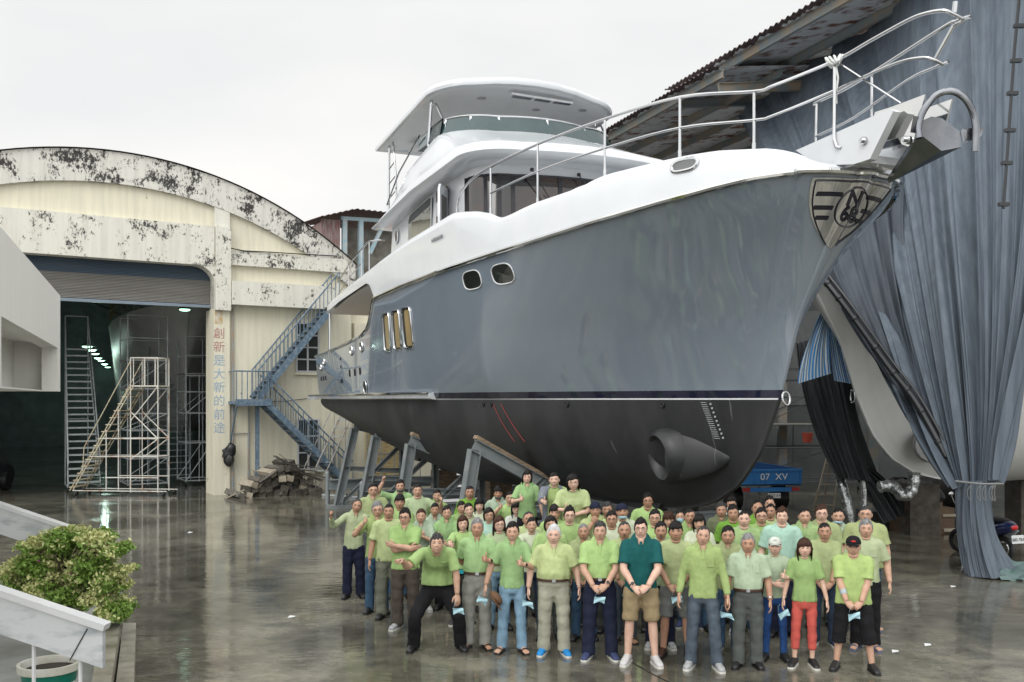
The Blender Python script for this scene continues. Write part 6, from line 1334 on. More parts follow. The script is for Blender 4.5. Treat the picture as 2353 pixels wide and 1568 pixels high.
    for s in (-1, 1):
        w_ = wide+stance*.5+R0(-.01, .02); hip = V(s*.085*bld, 0, .90)
        if 'bent' in ext: an = V(s*.30, .0, .07); kn = V(s*.27, -.16, .46); hip = V(s*.09, .06, .80)
        else: an = V(s*w_, .01+R0(-.03, .03), .07); kn = (hip+an)/2+V(s*.005, -.018, .02)
        knees[s] = (hip, kn, an); fe[s] = an
        P = smoothp([hip, (hip+kn)/2, kn, kn*.55+an*.45+V(0, .012, 0), an, an-V(0, 0, .03)], 3)
        rad = np.interp(np.linspace(0, 1, len(P)), [0, .4, .55, .8, 1], [.078, .052, .054, .034, .034])*{'short': 1, 'capri': .95, 'crop': .8}.get(pants.split()[0], .68); b.tube(P, rad, 10, 0)
    sandal = shoes in 'sf'
    toe = .22
    for s in (-1, 1):
        an = fe[s]; tw = s*(.30+R0(-.1, .12)); fd = V(math.sin(tw), -math.cos(tw), 0); sd_ = V(math.cos(tw), math.sin(tw), 0)
        if sandal:
            rs = [[an*V(1, 1, 0)+fd*u+sd_*(w_*math.cos(t))+V(0, 0, .022+zc+h_*math.sin(t)) for t in np.linspace(0, 6.283, 11)[:-1]] for u, w_, h_, zc in ((-.06, .02, .02, .02), (-.04, .034, .035, .03), (.03, .036, .04, .035), (.11, .043, .022, .02), (.165, .045, .014, .012), (.185, .03, .010, .008))]
            b.loft(rs, 0)
            for k in range(5): q = an*V(1, 1, 0)+fd*(.178-.004*k*k*.5)+sd_*(-s*(.030-.0155*k)); b.tube([q+V(0, 0, .03), q+fd*.028+V(0, 0, .026)], [.010 if k == 0 else .0075]*2, 6, 0)
    b.build('body', skm, root, ang=180)
    for s in (-1, 1):
        an = fe[s]; tw = s*(.30); fd = V(math.sin(tw), -math.cos(tw), 0); sd_ = V(math.cos(tw), math.sin(tw), 0); B0 = an*V(1, 1, 0)
        def sr_(u, w_, h_, z): return [B0+fd*u+sd_*(w_*math.copysign(abs(math.cos(t))**.8, math.cos(t)))+V(0, 0, z+h_*math.copysign(abs(math.sin(t))**.8, math.sin(t))) for t in np.linspace(0, 6.283, 13)[:-1]]
        if sandal:
            o = MB(); o.poly([B0+fd*u+sd_*w_ for u, w_ in ((-.075, .02), (-.06, .038), (.08, .042), (.16, .05), (.215, .03), (.22, 0), (.215, -.03), (.16, -.05), (.08, -.042), (-.06, -.038), (-.075, -.02))][::-1], .02, (0, 0, 1))
            for u in ((.12, .05) if shoes == 's' else (.13,)): o.tube([B0+fd*u+sd_*(.048*math.cos(t))+V(0, 0, .02+.052*math.sin(t)) for t in np.linspace(0, math.pi, 9)], .009, 5, ell=(1, .8))
            o.build('sandal', SHOE[shoes], root)
        else:
            o = MB(); o.loft([sr_(-.085, .022, .02, .05), sr_(-.07, .036, .04, .055), sr_(-.02, .040, .055, .068), sr_(.03, .041, .05, .066), sr_(.09, .045, .036, .050), sr_(.15, .046, .028, .040), sr_(.19, .036, .022, .034), sr_(.205, .018, .012, .030)]); sh_ = o.build('shoe', SHOE[shoes], root)
            o = MB(); o.poly([B0+fd*u+sd_*w_ for u, w_ in ((-.09, .02), (-.075, .038), (.05, .043), (.14, .050), (.195, .036), (.212, .0), (.195, -.036), (.14, -.050), (.05, -.043), (-.075, -.038), (-.09, -.02))][::-1], .024, (0, 0, 1)); o.build('sole', mSole if shoes in 'gbwn' or 'ws' in ext else mBlack, sh_)
    # ---- trousers
    pk, pc = pants.split(); o = MB(); hb_ = 1+belly*.26; loose = {'long': 1.22, 'jean': 1.06, 'slim': .86, 'short': 1.28, 'capri': 1.25, 'crop': .95}[pk]
    topz = .965 if tuck else .95; hipc = V(0, .04 if 'bent' in ext else 0, -.10 if 'bent' in ext else 0)
    pr = [(0, .005-.02*belly, topz+.03, .140*bld*hb_, .105*hb_), (0, .0, topz-.04, .155*bld*hb_, .118*hb_), (0, .008, .88, .168*bld, .125), (0, .008, .82, .165*bld, .118), (0, .005, .77, .13*bld, .10)]
    o.rings([(a_, b_+hipc[1], c_+hipc[2]*(1 if c_ < .9 else .8), d_, e_) for a_, b_, c_, d_, e_ in pr], 20)
    zend = {'long': .0, 'jean': 0, 'slim': .03, 'short': .46, 'capri': .33, 'crop': .22}[pk]
    for s in (-1, 1):
        hip, kn, an = knees[s]; P = smoothp([hip+V(0, 0, -.02), (hip+kn)/2, kn, (kn+an)/2+V(0, .006, 0), an-V(0, 0, .02)], 4)
        rad = np.interp(np.linspace(0, 1, len(P)), [0, .2, .5, .75, 1], np.array([.084, .084, .070, .068, .070 if pk not in ('slim', 'crop') else .052])*loose*(.8+.2*bld)*(1.0 if not fem else .96))
        rad = rad*(1+.06*np.sin(np.arange(len(P))*2.1+r.uniform(0, 6)))
        Q_ = [(p_, q_) for p_, q_ in zip(P, rad) if p_[2] > zend+.0]; o.tube([a_ for a_, _ in Q_], [b_ for _, b_ in Q_], 12)
    q = o.build({'long': 'trousers', 'jean': 'jeans', 'slim': 'jeans', 'short': 'shorts', 'capri': 'trousers', 'crop': 'trousers'}[pk], FAB[pc], root, ang=180); remesh(q, .017, .016, 4, CLOUD, .009)
    # ---- shirt
    ks, sc = shirt.split()[:2]; o = MB()
    SHC = FAB[sc]
    if sc in 'BLGPOF':
        vk = int(r.integers(0, 4)); nm_ = {'B': 'bright_green', 'L': 'lime', 'G': 'green', 'P': 'pale_green', 'O': 'olive_green', 'F': 'faded_green'}[sc]; cb = FABC[sc]; j_ = [(1, 1, 1), (.90, .94, 1.12), (1.03, 1.02, .98), (.9, .88, .9)][vk]
        SHC = cloth(nm_+'_shade_'+'abcd'[vk], tuple(a_*b_ for a_, b_ in zip(cb, j_)))
    o = MB(); bw_ = .165*bld; hem = .985 if tuck else (.84 if not fem else .86); hm = 1.0 if tuck else 1.02
    be = belly
    tr = [(0, -.01*be, hem, (.158 if tuck else .178)*bld*(1+.25*be), .118*(1+.3*be)), (0, -.025*be, hem+.10, .165*bld*(1+.22*be), .120*(1+.45*be)), (0, -.03*be, 1.12, (.158 if not fem else .145)*bld*(1+.15*be), .112*(1+.45*be)), (0, -.012*be-(.012 if fem else 0), 1.27, .163*bld, (.112 if not fem else .118)*(1+.2*be)), (0, 0, 1.34, sw*.98, .103), (0, .003, 1.385, sw*.96, .090), (0, .006, 1.42, sw*.80, .077), (0, .010, 1.452, sw*.58, .067), (0, .012, 1.482, .074, .062), (0, .010, 1.495, .064, .058)]
    zz_ = [q_[2] for q_ in tr]; zn = np.concatenate([np.linspace(zz_[0], 1.30, 9), [z_ for z_ in zz_ if z_ > 1.31]]); tr = [(0, np.interp(z_, zz_, [q_[1] for q_ in tr]), z_, np.interp(z_, zz_, [q_[3] for q_ in tr]), np.interp(z_, zz_, [q_[4] for q_ in tr])) for z_ in zn]
    T_ = MB(); T_.rings(tr, 48); A_ = T_.arr(); th_ = np.arctan2(A_[:, 1], A_[:, 0]); kf = int(r.integers(6, 10)); p1_, p2_ = r.uniform(0, 6.28, 2)
    w_ = np.clip((1.28-A_[:, 2])/.35, 0, 1); A_[:, :2] *= (1+w_*(.035*np.sin(th_*kf+p1_+A_[:, 2]*5)+.02*np.sin(th_*(kf*2-3)+p2_-A_[:, 2]*9)))[:, None]
    o.add(f(A_), T_.f); 
    longs = 'long' in shirt
    for s in (-1, 1):
        sh, el, wr = arms[s][:3]; inn = f([[s*sw*.45, .003, 1.385]])[0]
        if longs: P = smoothp([inn, sh, (sh+el)/2, el, (el+wr)/2, wr-nrm(wr-el)*.015], 4); rad = np.interp(np.linspace(0, 1, len(P)), [0, .2, .4, .6, .8, 1], np.array([.050, .064, .060, .052, .047, .038])*(.85+.15*bld))
        else: P = smoothp([inn, sh, sh*.45+el*.55, sh*.18+el*.82], 4); rad = np.interp(np.linspace(0, 1, len(P)), [0, .33, .66, 1], np.array([.050, .062, .070, .082])*(.85+.15*bld)*(.9 if fem else 1))
        o.tube(P, rad, 14)
    q = o.build('shirt', SHC, root, ang=180); remesh(q, .0145, .013, 4, CLOUD, .009)
    if ks == 'polo':
        o = MB(); A = np.linspace(-2.75, 2.75, 22); rows = [[(0+(rx)*math.sin(a_), .005-(ry)*math.cos(a_)*1.0, z-(.045*max(0, abs(a_)-0)*0)-dz*max(0, math.cos(a_))**2) for a_ in [x_+math.pi*0 for x_ in A]] for rx, ry, z, dz in ((.058, .054, 1.495, .028), (.066, .062, 1.50, .03), (.080, .074, 1.468, .045))]
        rows = [[(x_, .01-(y_-.01), z_) if False else (x_, y_, z_) for x_, y_, z_ in row] for row in rows]
        # gap at the front: rotate so the opening faces -y
        rows = [[(rx*math.sin(a_), .008+ry*math.cos(a_), z-dz*max(0, -math.cos(a_))**1.5) for a_ in A] for rx, ry, z, dz in ((.060, .056, 1.490, .030), (.069, .064, 1.512, .030), (.098, .084, 1.482, .050), (.116, .094, 1.452, .072))]
        T_ = MB(); T_.grid(rows); o.add(f(T_.arr()), T_.f); 
        o.build('collar', SHC, root, ang=80)
    if 'longw' in ext: pass
    if ks == 'polo':
        T_ = MB(); T_.poly([(-.015, -.100*(1+.1*be), 1.30), (.015, -.100*(1+.1*be), 1.30), (.015, -.084, 1.425), (-.015, -.084, 1.425)][::-1], .016, (0, -1, .15)); o = MB(); o.add(f(T_.arr()), T_.f); o.build('placket', SHC, root, smooth=False)
    if ks == 'polo' or 'pk' in ext or int(px) % 3 == 0:
        if not fem: T_ = MB(); T_.poly([(.045*bld, -.103*(1+.2*be), 1.215), (.125*bld, -.086*(1+.2*be), 1.215), (.120*bld, -.086*(1+.1*be), 1.315), (.045*bld, -.101*(1+.1*be), 1.315)][::-1], .012, (.15, -1, 0)); o = MB(); o.add(f(T_.arr()), T_.f); o.build('chest_pocket', SHC, root, smooth=False)
    if tuck:
        o = MB(); z = .992; o.tube([(bw_*.97*(1+.22*be)*math.cos(t), -.012*be+.121*(1+.34*be)*math.sin(t), z) for t in np.linspace(0, 6.283, 26)], .018, 6, ell=(.35, 1)) ; o.build('belt', mLeather, root); o = MB(); o.box((-.022, -.012*be-.121*(1+.34*be)-.012, z-.018), (.022, -.012*be-.121*(1+.34*be)+.0, z+.018)); o.build('buckle', mSteel, bpy.data.objects[col.objects[-1].name])
    # ---- hair and head-wear
    hst, hcl = hair.split()
    ho = hairmesh(hst, r, hcl); ho2 = MB(); ho2.add(hT(ho.arr()), ho.f); ho2.build('hair', HAIR[hcl], root, ang=70)
    if 'glass' in ext:
        o = MB()
        for s in (-1, 1):
            T_ = MB(); T_.tube([(.032*s+.021*math.cos(t), -.104+.004*abs(math.cos(t)), .001+.0155*math.sin(t)) for t in np.linspace(0, 6.283, 15)], .0017 if 'thick' not in ext else .003, 5); T_.tube([(.053*s, -.100, .003), (.076*s, -.05, .004), (.078*s, .01, .004)], .0015, 4); o.add(hT(T_.arr()), T_.f)
        T_ = MB(); T_.tube([(-.011, -.105, .004), (0, -.107, .006), (.011, -.105, .004)], .0016, 4); o.add(hT(T_.arr()), T_.f); o.build('glasses', mGlassF, root)
    if 'cap' in ext:
        cm = {'capw': MATS['fabric_offwhite'], 'capk': FAB['bk'], 'capn': FAB['nv']}[[e for e in ext.split() if e.startswith('cap')][0]]
        back = 'capback' in ext; o = MB(); sg = 1 if back else -1
        rows = [[(.087*math.cos(ph)**.75*math.sin(a_), (.105*math.cos(ph)**.75)*-math.cos(a_)+.002, .038+.095*math.sin(ph)) for a_ in np.linspace(0, 6.283, 25)] for ph in np.linspace(0, math.pi/2-.02, 8)]
        o.grid(rows, 0)
        if not back: o.grid([[(.072*math.sin(a_)*k_, -.088*math.cos(a_)-.06*(k2), .040-.012*k2-.012*abs(math.sin(a_))) for a_ in np.linspace(-1.1, 1.1, 11)] for k_, k2 in ((1, 0), (1.0, .5), (.9, 1.0))]); o.grid([[(.072*math.sin(a_)*k_, -.088*math.cos(a_)-.06*(k2), .036-.012*k2-.012*abs(math.sin(a_))) for a_ in np.linspace(-1.1, 1.1, 11)] for k_, k2 in ((1, 0), (1.0, .5), (.9, 1.0))], flip=True)
        c2 = MB(); c2.add(hT(o.arr()), o.f); cp = c2.build('cap', cm, root, ang=60)
        if 'capk' in ext: T_ = MB(); T_.ell((0, -.100, .078), (.028, .008, .012), 10, 6); c2 = MB(); c2.add(hT(T_.arr()), T_.f); c2.build('cap_badge', pm('badge_red', (.5, .02, .02), rough=.6), cp)
        if 'capw' in ext: T_ = MB(); T_.tube([(-.018, -.103, .075), (-.018, -.098, .095), (-.006, -.102, .078), (-.006, -.098, .095), (.006, -.102, .076), (.006, -.098, .095), (.018, -.098, .092), (.018, -.1, .075)], .002, 4); c2 = MB(); c2.add(hT(T_.arr()), T_.f); c2.build('cap_badge', FAB['dg'], cp)
    if 'mask' in ext.split() or 'chinmask' in ext or 'greymask' in ext:
        dz = -.052 if 'mask' in ext.split() else -.098; o = MB(); P = []
        for u in np.linspace(0, 1, 8):
            z = dz+.034-.068*u*(1 if dz > -.06 else .55); P.append([(.064*math.sin(a_)*(1-.15*u), -.045-(.064-.012*u+.010*math.sin(u*3.14))*math.cos(a_)**.8 if math.cos(a_) > 0 else -.045, z) for a_ in np.linspace(-1.45, 1.45, 13)])
        o.grid(P); c2 = MB(); c2.add(hT(o.arr()), o.f); c2.build('face_mask_worn', mMask if 'greymask' not in ext else FAB['dg'], root, ang=180)
    for e, s in (('watchr', -1), ('watchl', 1)):
        if e in ext:
            wr, el = arms[s][2], arms[s][1]; d = nrm(wr-el); c = wr-d*.03; x_, y_, _ = frame(d); o = MB(); o.tube([c+(x_*math.cos(t)+y_*math.sin(t))*.031 for t in np.linspace(0, 6.283, 15)], .006, 5, ell=(.6, 1.4)); w_ = o.build('wristwatch', mSteel if 'wk' not in ext else mBlack, root); o = MB(); n_ = -nrm(arms[s][4]-d*(arms[s][4]@d)); o.tube([c+n_*.030, c+n_*.040], .019, 12); o.build('dial', mBlack, w_)
    if 'arm_patch' in ext: wr, el = arms[-1][2], arms[-1][1]; d = nrm(wr-el); o = MB(); o.tube([el+d*.07, el+d*.15], .043, 12); o.build('elbow_sleeve', pm('sleeve_grey', (.35, .42, .45), rough=.7), root)
    if 'teal_hem' in ext: o = MB(); o.rings([(0, 0, .80, .176*bld, .125), (0, 0, .86, .174*bld, .124)], 20); o.build('undershirt', pm('turquoise', (.01, .35, .42), rough=.8), root)
    if 'jacket' in ext:
        o = MB(); A = np.linspace(-2.55, 2.55, 26); rows = [[(rx*math.sin(a_)+.0, ry*math.cos(a_)+.01, z) for a_ in A] for z, rx, ry in ((.80, .215, .16), (1.0, .20, .15), (1.2, .20, .145), (1.34, .205, .13), (1.42, .165, .10), (1.46, .11, .08))]
        T_ = MB(); T_.grid(rows); o.add(f(T_.arr()), T_.f)
        for s in (-1, 1): sh, el, wr = arms[s][:3]; P = smoothp([sh, (sh+el)/2, el, el*.6+wr*.4], 4); o.tube(P, np.linspace(.082, .062, len(P)), 14)
        m = bpy.data.materials.get('jacket_knit')
        if not m:
            m = pm('jacket_knit', (.03, .035, .06), rough=.9); t_ = m.node_tree; p_ = t_.nodes['Principled BSDF']; wv = nn(t_, 'ShaderNodeTexWave'); wv.inputs['Scale'].default_value = 26; wv.bands_direction = 'Z'; tc_ = nn(t_, 'ShaderNodeTexCoord'); t_.links.new(tc_.outputs['Object'], wv.inputs[0]); cr_ = nn(t_, 'ShaderNodeValToRGB'); cr_.color_ramp.elements[0].color = (.02, .025, .05, 1); cr_.color_ramp.elements[1].color = (.3, .32, .36, 1); cr_.color_ramp.elements[0].position = .45; cr_.color_ramp.elements[1].position = .7; t_.links.new(wv.outputs['Color'], cr_.inputs[0]); t_.links.new(cr_.outputs[0], p_.inputs['Base Color'])
        o.build('cardigan', m, root, ang=80)
    if 'pocket' in ext:
        pass
    # ---- a mask dangling from a hand: its own thing
    for e, s in (('hmr', -1), ('hml', 1)):
        if e in ext.split():
            sh, el, wr, yy, nn_ = arms[s]; c0 = V(X, Y, lift); cz, sz = math.cos(psi), math.sin(psi)
            p = (wr+yy*.11+V(0, -.03, -.03))*S; p = V(cz*p[0]-sz*p[1], sz*p[0]+cz*p[1], p[2])+c0
            o = MB(); tl = r.uniform(-.4, .4)
            o.grid([[(x_*(1-4*(z_-.03)*tl), -.02-.03*math.cos(x_*16)+.012*math.sin(z_*80+x_*40), -.02-z_*(1-.3*math.cos(x_*20))+tl*x_*1.4) for x_ in np.linspace(-.065, .065, 9)] for z_ in np.linspace(0, .09, 6)]); o.tube([(-.055, -.02, -.02), (-.03, 0, .05), (0, 0, .06)], .0018, 4)
            q = o.build('face_mask', mMask, None, ang=180); q.location = tuple(p); q.rotation_euler = (0, r.uniform(-.6, .6), psi)
            tag(q, 'blue face mask held by the '+' '.join(label.split(',')[0].split()[:6]), 'mask', 'face masks held in hands')
    return root
MASKOF = {}
def _ell(c, r_, nu, nv): m = MB(); m.ell(c, r_, nu, nv); return m.arr()
_EF = {}
def ELF(nu, nv):
    if (nu, nv) not in _EF: m = MB(); m.ell((0, 0, 0), (1, 1, 1), nu, nv); _EF[(nu, nv)] = m.f
    return _EF[(nu, nv)]
PEOPLE = [
 # front row
 dict(label='man in lime polo bending forward, one arm thrust out and a hand on his knee', px=1004, py=1244, YH=12.26, shirt='polo B', pants='long bk', shoes='k', hair='spike s', R_='thumbfwd', L_='down', face='S', build=1.08, belly=.35, lean=.70, side=.0, hp=.30, ext='bent hml', rk=((.42, -.62, 1.25), (.55, -.7, .1), (-.3, .2, -1), 'fist', (.4, .3, -1)), lk=((.27, -.30, .66), (0, -.3, -1), (-.3, .8, -.3), 'relax', (1, .3, .2))),
 dict(label='grey haired man in bright green polo, pleated grey slacks and sandals', px=1096, py=1193, YH=12.35, shirt='polo B', pants='long gy', shoes='s', hair='side g', skin='d', R_='back', L_='thumb', build=1.05, belly=.25, ext='watchl', tuck=True),
 dict(label='young man in green polo and light jeans holding a brown cap, thumb up', px=1177, py=1202, YH=12.16, shirt='polo G', pants='jean jl', shoes='s', hair='side k', R_='downw', L_='thumb', face='S', build=.95, ext='watchl hmr', wide=.13),
 dict(label='white haired man in faded green polo and khaki trousers with bright blue shoes', px=1272, py=1209, YH=12.05, shirt='polo P', pants='long kh', shoes='b', hair='side w', skin='l', R_='downw', L_='downw', face='s', build=1.16, belly=.8, ext='watchl hmr', tuck=True, wide=.13),
 dict(label='man in bright green polo and navy trousers, hands folded over a mask', px=1378, py=1199, YH=11.87, shirt='polo B', pants='long nv', shoes='n', hair='short s', R_='clasp', L_='clasp2', build=1.1, belly=.2, ext='watchl hmr', tuck=True, wide=.15),
 dict(label='tall man in dark teal polo and tan shorts, hands folded', px=1472, py=1191, YH=11.6, shirt='polo T', pants='short tn', shoes='w', hair='side k', skin='l', R_='clasp', L_='clasp2', build=1.05, belly=.15, ext='glass watchr wk', wide=.15),
 dict(label='man in pale green tee, grey shorts and brown loafers, hands crossed low', px=1552, py=1200, YH=11.93, shirt='tee P', pants='short st', shoes='r', hair='flop k', skin='d', R_='clasp', L_='clasp2', build=1.02, ext='watchl wk hmr', wide=.16),
 dict(label='balding thin man in long sleeved lime polo, faded jeans and grey trainers', px=1615, py=1208, YH=11.4, shirt='polo L long', pants='jean jg', shoes='g', hair='rec s', R_='down', L_='down', build=.98, ext='', wide=.15, roll=.12),
 dict(label='man in pale lime polo, belted dark grey slacks and black shoes', px=1718, py=1228, YH=11.47, shirt='polo F', pants='long dg', shoes='k', hair='short g', skin='d', R_='down', L_='down', face='s', build=1.08, belly=.25, ext='watchl hmr', tuck=True),
 dict(label='woman in white cap with thumb up, pale tee, blue jeans and black loafers', px=1780, py=1236, YH=11.78, sex='f', shirt='tee F', pants='slim bl', shoes='k', hair='cap k', skin='l', R_='belly', L_='thumb', face='s', ext='capw', build=.98),
 dict(label='woman with reddish ponytail in green tee and coral trousers', px=1848, py=1239, YH=11.5, sex='f', shirt='tee G', pants='crop co', shoes='k', hair='fringe b', skin='l', R_='down', L_='down', face='s', ext='ws hmr', build=1.02),
 dict(label='sturdy man in black cap and lime tee with black three quarter trousers', px=1960, py=1233, YH=11.34, shirt='tee L', pants='capri bk', shoes='k', hair='cap k', skin='m', R_='claspl', L_='claspl', build=1.18, belly=.35, ext='capk arm_patch hmr', wide=.21, hp=-.05),
 # left wing
 dict(label='man at the far left in long pale green polo and navy trousers, raising a thumb', px=812, py=1147, YH=15.5, shirt='polo F long', pants='long nv', shoes='k', hair='rec s', skin='d', R_='thumbout', L_='down', side=.10, roll=.15, build=.98),
 dict(label='big man with glasses in beige green polo near the cradle beam', px=857, py=1112, YH=1.70, shirt='polo O', pants='long dg', hair='short k', build=1.15, belly=.3, ext='glass'),
 dict(label='grey haired man with glasses in lime polo and blue jeans, thumb up at left', px=867, py=1154, YH=14.4, shirt='polo L', pants='jean jn', shoes='k', hair='side g', R_='thumbhi', L_='down', ext='glass', build=1.02),
 dict(label='man in pale green tee and grey olive trousers standing stiffly at left', px=893, py=1157, YH=14.05, shirt='tee P', pants='long ol', shoes='k', hair='crop k', skin='d', build=1.05, belly=.2),
 dict(label='man with dark glasses and crossed arms in green polo and brown trousers', px=931, py=1170, YH=13.4, shirt='polo G', pants='long br', shoes='g', hair='spike k', R_='cross', L_='cross2', ext='glass thick', build=1.1, belly=.2, yaw=-.2),
 dict(label='man in bright green tee raising his fist high, grey mask on his chin', px=919, py=1103, YH=1.71, shirt='tee B', pants='long dg', hair='short k', R_='raise', L_='down', ext='greymask', build=1.02),
 dict(label='man with receding hair in green tee behind the man in dark glasses', px=918, py=1138, YH=1.66, shirt='tee B', pants='jean jn', hair='flop k', skin='d', build=.95),
 dict(label='man in pale green tee standing tall behind, thumb up beside his ear', px=959, py=1112, YH=1.73, shirt='tee P', pants='long gy', hair='crop k', L_='thumbout', R_='down', build=1.08, belly=.2),
 dict(label='smiling woman in green polo in front of the tall steel stand', px=1004, py=1125, YH=1.60, sex='f', shirt='polo G', pants='long dg', hair='tie k', face='S', build=1.03),
 dict(label='woman with short fringe in pale grey green polo, hands joined at chest', px=967, py=1170, YH=1.54, sex='f', shirt='polo S', pants='long ol', shoes='w', hair='pony b', R_='chest', L_='chest'),
 dict(label='woman in pale sage shirt with a thumb by her cheek', px=999, py=1156, YH=1.57, sex='f', shirt='polo S', pants='long dg', hair='tie k', skin='d', L_='thumbhi'),
 dict(label='woman with hair tied back in green polo holding a blue mask', px=1026, py=1162, YH=1.58, sex='f', shirt='polo G', pants='long bk', hair='tie k', R_='thumb', L_='belly', ext='hml'),
 dict(label='woman with reddish bob in green tee over a turquoise hem, arm pointing', px=1063, py=1186, YH=13.7, sex='f', shirt='tee B', pants='slim bk', shoes='k', hair='bob b', skin='l', R_='thumbfwd', L_='down', face='S', ext='teal_hem ws'),
 dict(label='woman glancing sideways behind the reddish bob', px=1060, py=1152, YH=1.50, sex='f', shirt='tee G', pants='long dg', hair='tie k', face='s', hy=.3),
 dict(label='young smiling woman with centre parting in pale green tee', px=1077, py=1156, YH=1.59, sex='f', shirt='tee F', pants='long dg', hair='tie k', skin='l', face='S', roll=-.1),
 dict(label='woman with wispy fringe in cream tee, thumb near her chin', px=1101, py=1146, YH=1.58, sex='f', shirt='tee C', pants='long nv', hair='fringe k', skin='l', L_='thumbc', R_='down'),
 dict(label='woman with glasses and shoulder length black hair in pale aqua top', px=1123, py=1168, YH=1.55, sex='f', shirt='tee M', pants='long nv', hair='mid k', face='s', ext='glass'),
 dict(label='dark haired man half hidden behind the steel stand leg', px=1079, py=1117, YH=1.66, shirt='tee X', pants='long dg', hair='crop k', skin='d'),
 dict(label='man in sage shirt with a grey mask under his chin in the shade', px=1144, py=1119, YH=1.64, shirt='polo S', pants='long dg', hair='flop k', skin='d', face='s', ext='greymask'),
 dict(label='man in bright green tee raising a thumb left of the women on the step', px=1172, py=1129, YH=1.66, shirt='tee B', pants='long dg', hair='crop k', face='s', R_='thumbhi'),
 dict(label='woman with long wavy brown hair and glasses in pale tee, thumb up', px=1146, py=1187, YH=1.57, sex='f', shirt='tee P', pants='jean jl', shoes='k', hair='long b', skin='l', R_='thumb', face='S', ext='glass', yaw=.1),
 dict(label='laughing woman with glasses and dark jacket over a striped top, arm bent', px=1187, py=1153, YH=1.57, sex='f', shirt='tee W', pants='long nv', hair='fringe k', skin='l', R_='thumbc', face='S', ext='glass'),
 dict(label='balding man peeping between two smiling women', px=1214, py=1177, YH=1.54, shirt='tee P', pants='long dg', hair='rec s', skin='d', ext=''),
 dict(label='smiling woman in pale tee and dark jeans stretching a thumb forward', px=1221, py=1189, YH=1.56, sex='f', shirt='tee C', pants='slim jd', shoes='w', hair='tie k', R_='thumbfwd', face='S'),
 # on the low platform
 dict(label='young woman with black bob in green polo standing highest on the left', px=1211, py=1081, YH=15.0, lift=.55, sex='f', shirt='polo G', pants='long bk', hair='bob k', skin='l', R_='thumb', face='S', roll=.12),
 dict(label='woman in striped open cardigan over a lime tee, thumb stretched out', px=1273, py=1084, YH=14.85, lift=.55, sex='f', shirt='tee L', pants='long bk', hair='tie k', skin='l', R_='thumbfwd', face='S', build=1.15, belly=.3, lean=.15, ext='jacket'),
 dict(label='stout woman with round glasses and black bob in pale tee, leaning in', px=1316, py=1086, YH=14.3, lift=.5, sex='f', shirt='tee P', pants='long bk', hair='bob k', skin='l', R_='thumb', L_='belly', face='s', build=1.3, belly=.6, lean=.25, ext='glass'),
 # middle
 dict(label='dark haired man in green tee below the striped cardigan', px=1274, py=1161, YH=1.64, shirt='tee B', pants='long dg', hair='flop k', face='n'),
 dict(label='long faced man with glasses in bright green tee', px=1308, py=1166, YH=1.67, shirt='tee B', pants='long dg', hair='spike k', ext='glass', skin='l'),
 dict(label='woman with glasses in long green sleeves raising a fist behind the white haired man', px=1265, py=1186, YH=1.64, sex='f', shirt='polo B long', pants='long dg', hair='mid k', R_='thumb', face='s', ext='glass', build=1.1),
 dict(label='man in navy cap worn backwards, hand at his chin', px=1367, py=1154, YH=1.70, shirt='polo P', pants='long dg', hair='cap k', skin='d', R_='chin', ext='capn capback'),
 dict(label='man in the shade with only his upper face showing between two capped men', px=1395, py=1155, YH=1.60, shirt='tee O', pants='long dg', hair='short s', skin='d'),
 dict(label='narrow faced man with glasses in pale tee', px=1405, py=1175, YH=1.66, shirt='tee C', pants='long dg', hair='short k', ext='glass', skin='d', face='s'),
 dict(label='man in backwards black cap with a blue mask pulled under his chin', px=1429, py=1157, YH=1.70, shirt='tee C', pants='long dg', hair='cap k', skin='d', face='s', ext='capn capback chinmask'),
 dict(label='older man with cropped thinning hair in dull olive polo and jeans', px=1340, py=1204, YH=12.8, shirt='polo O', pants='jean jn', shoes='k', hair='crop g', skin='d', R_='claspl', L_='claspl', build=1.0),
 dict(label='man with thin moustache in olive tee behind the teal polo', px=1434, py=1200, YH=12.7, shirt='tee P', pants='jean jg', shoes='s', hair='rec s', skin='d', R_='claspl', L_='claspl', ext='must hml'),
 dict(label='tall young man with glasses in green tee standing alone against the black hull', px=1488, py=1134, YH=15.2, shirt='tee B', pants='long dg', hair='spike k', ext='glass', build=1.1, skin='d'),
 dict(label='man with glasses and short hair in green tee right of the teal polo', px=1504, py=1171, YH=1.68, shirt='tee B', pants='long dg', hair='short k', skin='m', ext='glass'),
 dict(label='gaunt man in pale olive tee behind the brown loafers', px=1518, py=1200, YH=1.62, shirt='tee P', pants='long nv', shoes='g', hair='short k', skin='d', build=.9, ext='must'),
 dict(label='woman with short brown curls half hidden behind two men', px=1536, py=1180, YH=1.52, sex='f', shirt='tee P', pants='long dg', hair='curl b', skin='m'),
 dict(label='person with dark hair wearing a blue mask across the face', px=1562, py=1172, YH=1.53, sex='f', shirt='tee G', pants='long dg', hair='short k', ext='mask'),
 dict(label='square faced man in green polo next to the masked person', px=1585, py=1168, YH=1.67, shirt='polo G', pants='jean jn', shoes='n', hair='crop k', skin='d', build=1.05),
 dict(label='person in pale shirt with black fringe and a thumb up before the chest', px=1606, py=1183, YH=1.60, sex='f', shirt='tee C', pants='jean jn', hair='fringe k', R_='thumbc', face='s', build=1.05),
 dict(label='grey haired man in dark olive jacket at the back', px=1657, py=1156, YH=1.61, shirt='polo K long', pants='long dg', hair='side s', skin='d'),
 dict(label='man in white shirt looking down at the very back', px=1680, py=1140, YH=1.64, shirt='tee W', pants='long dg', hair='short k', hp=-.35),
 dict(label='young man with thick black hair in dark green tee', px=1684, py=1161, YH=1.69, shirt='tee X', pants='long dg', hair='side k', skin='d'),
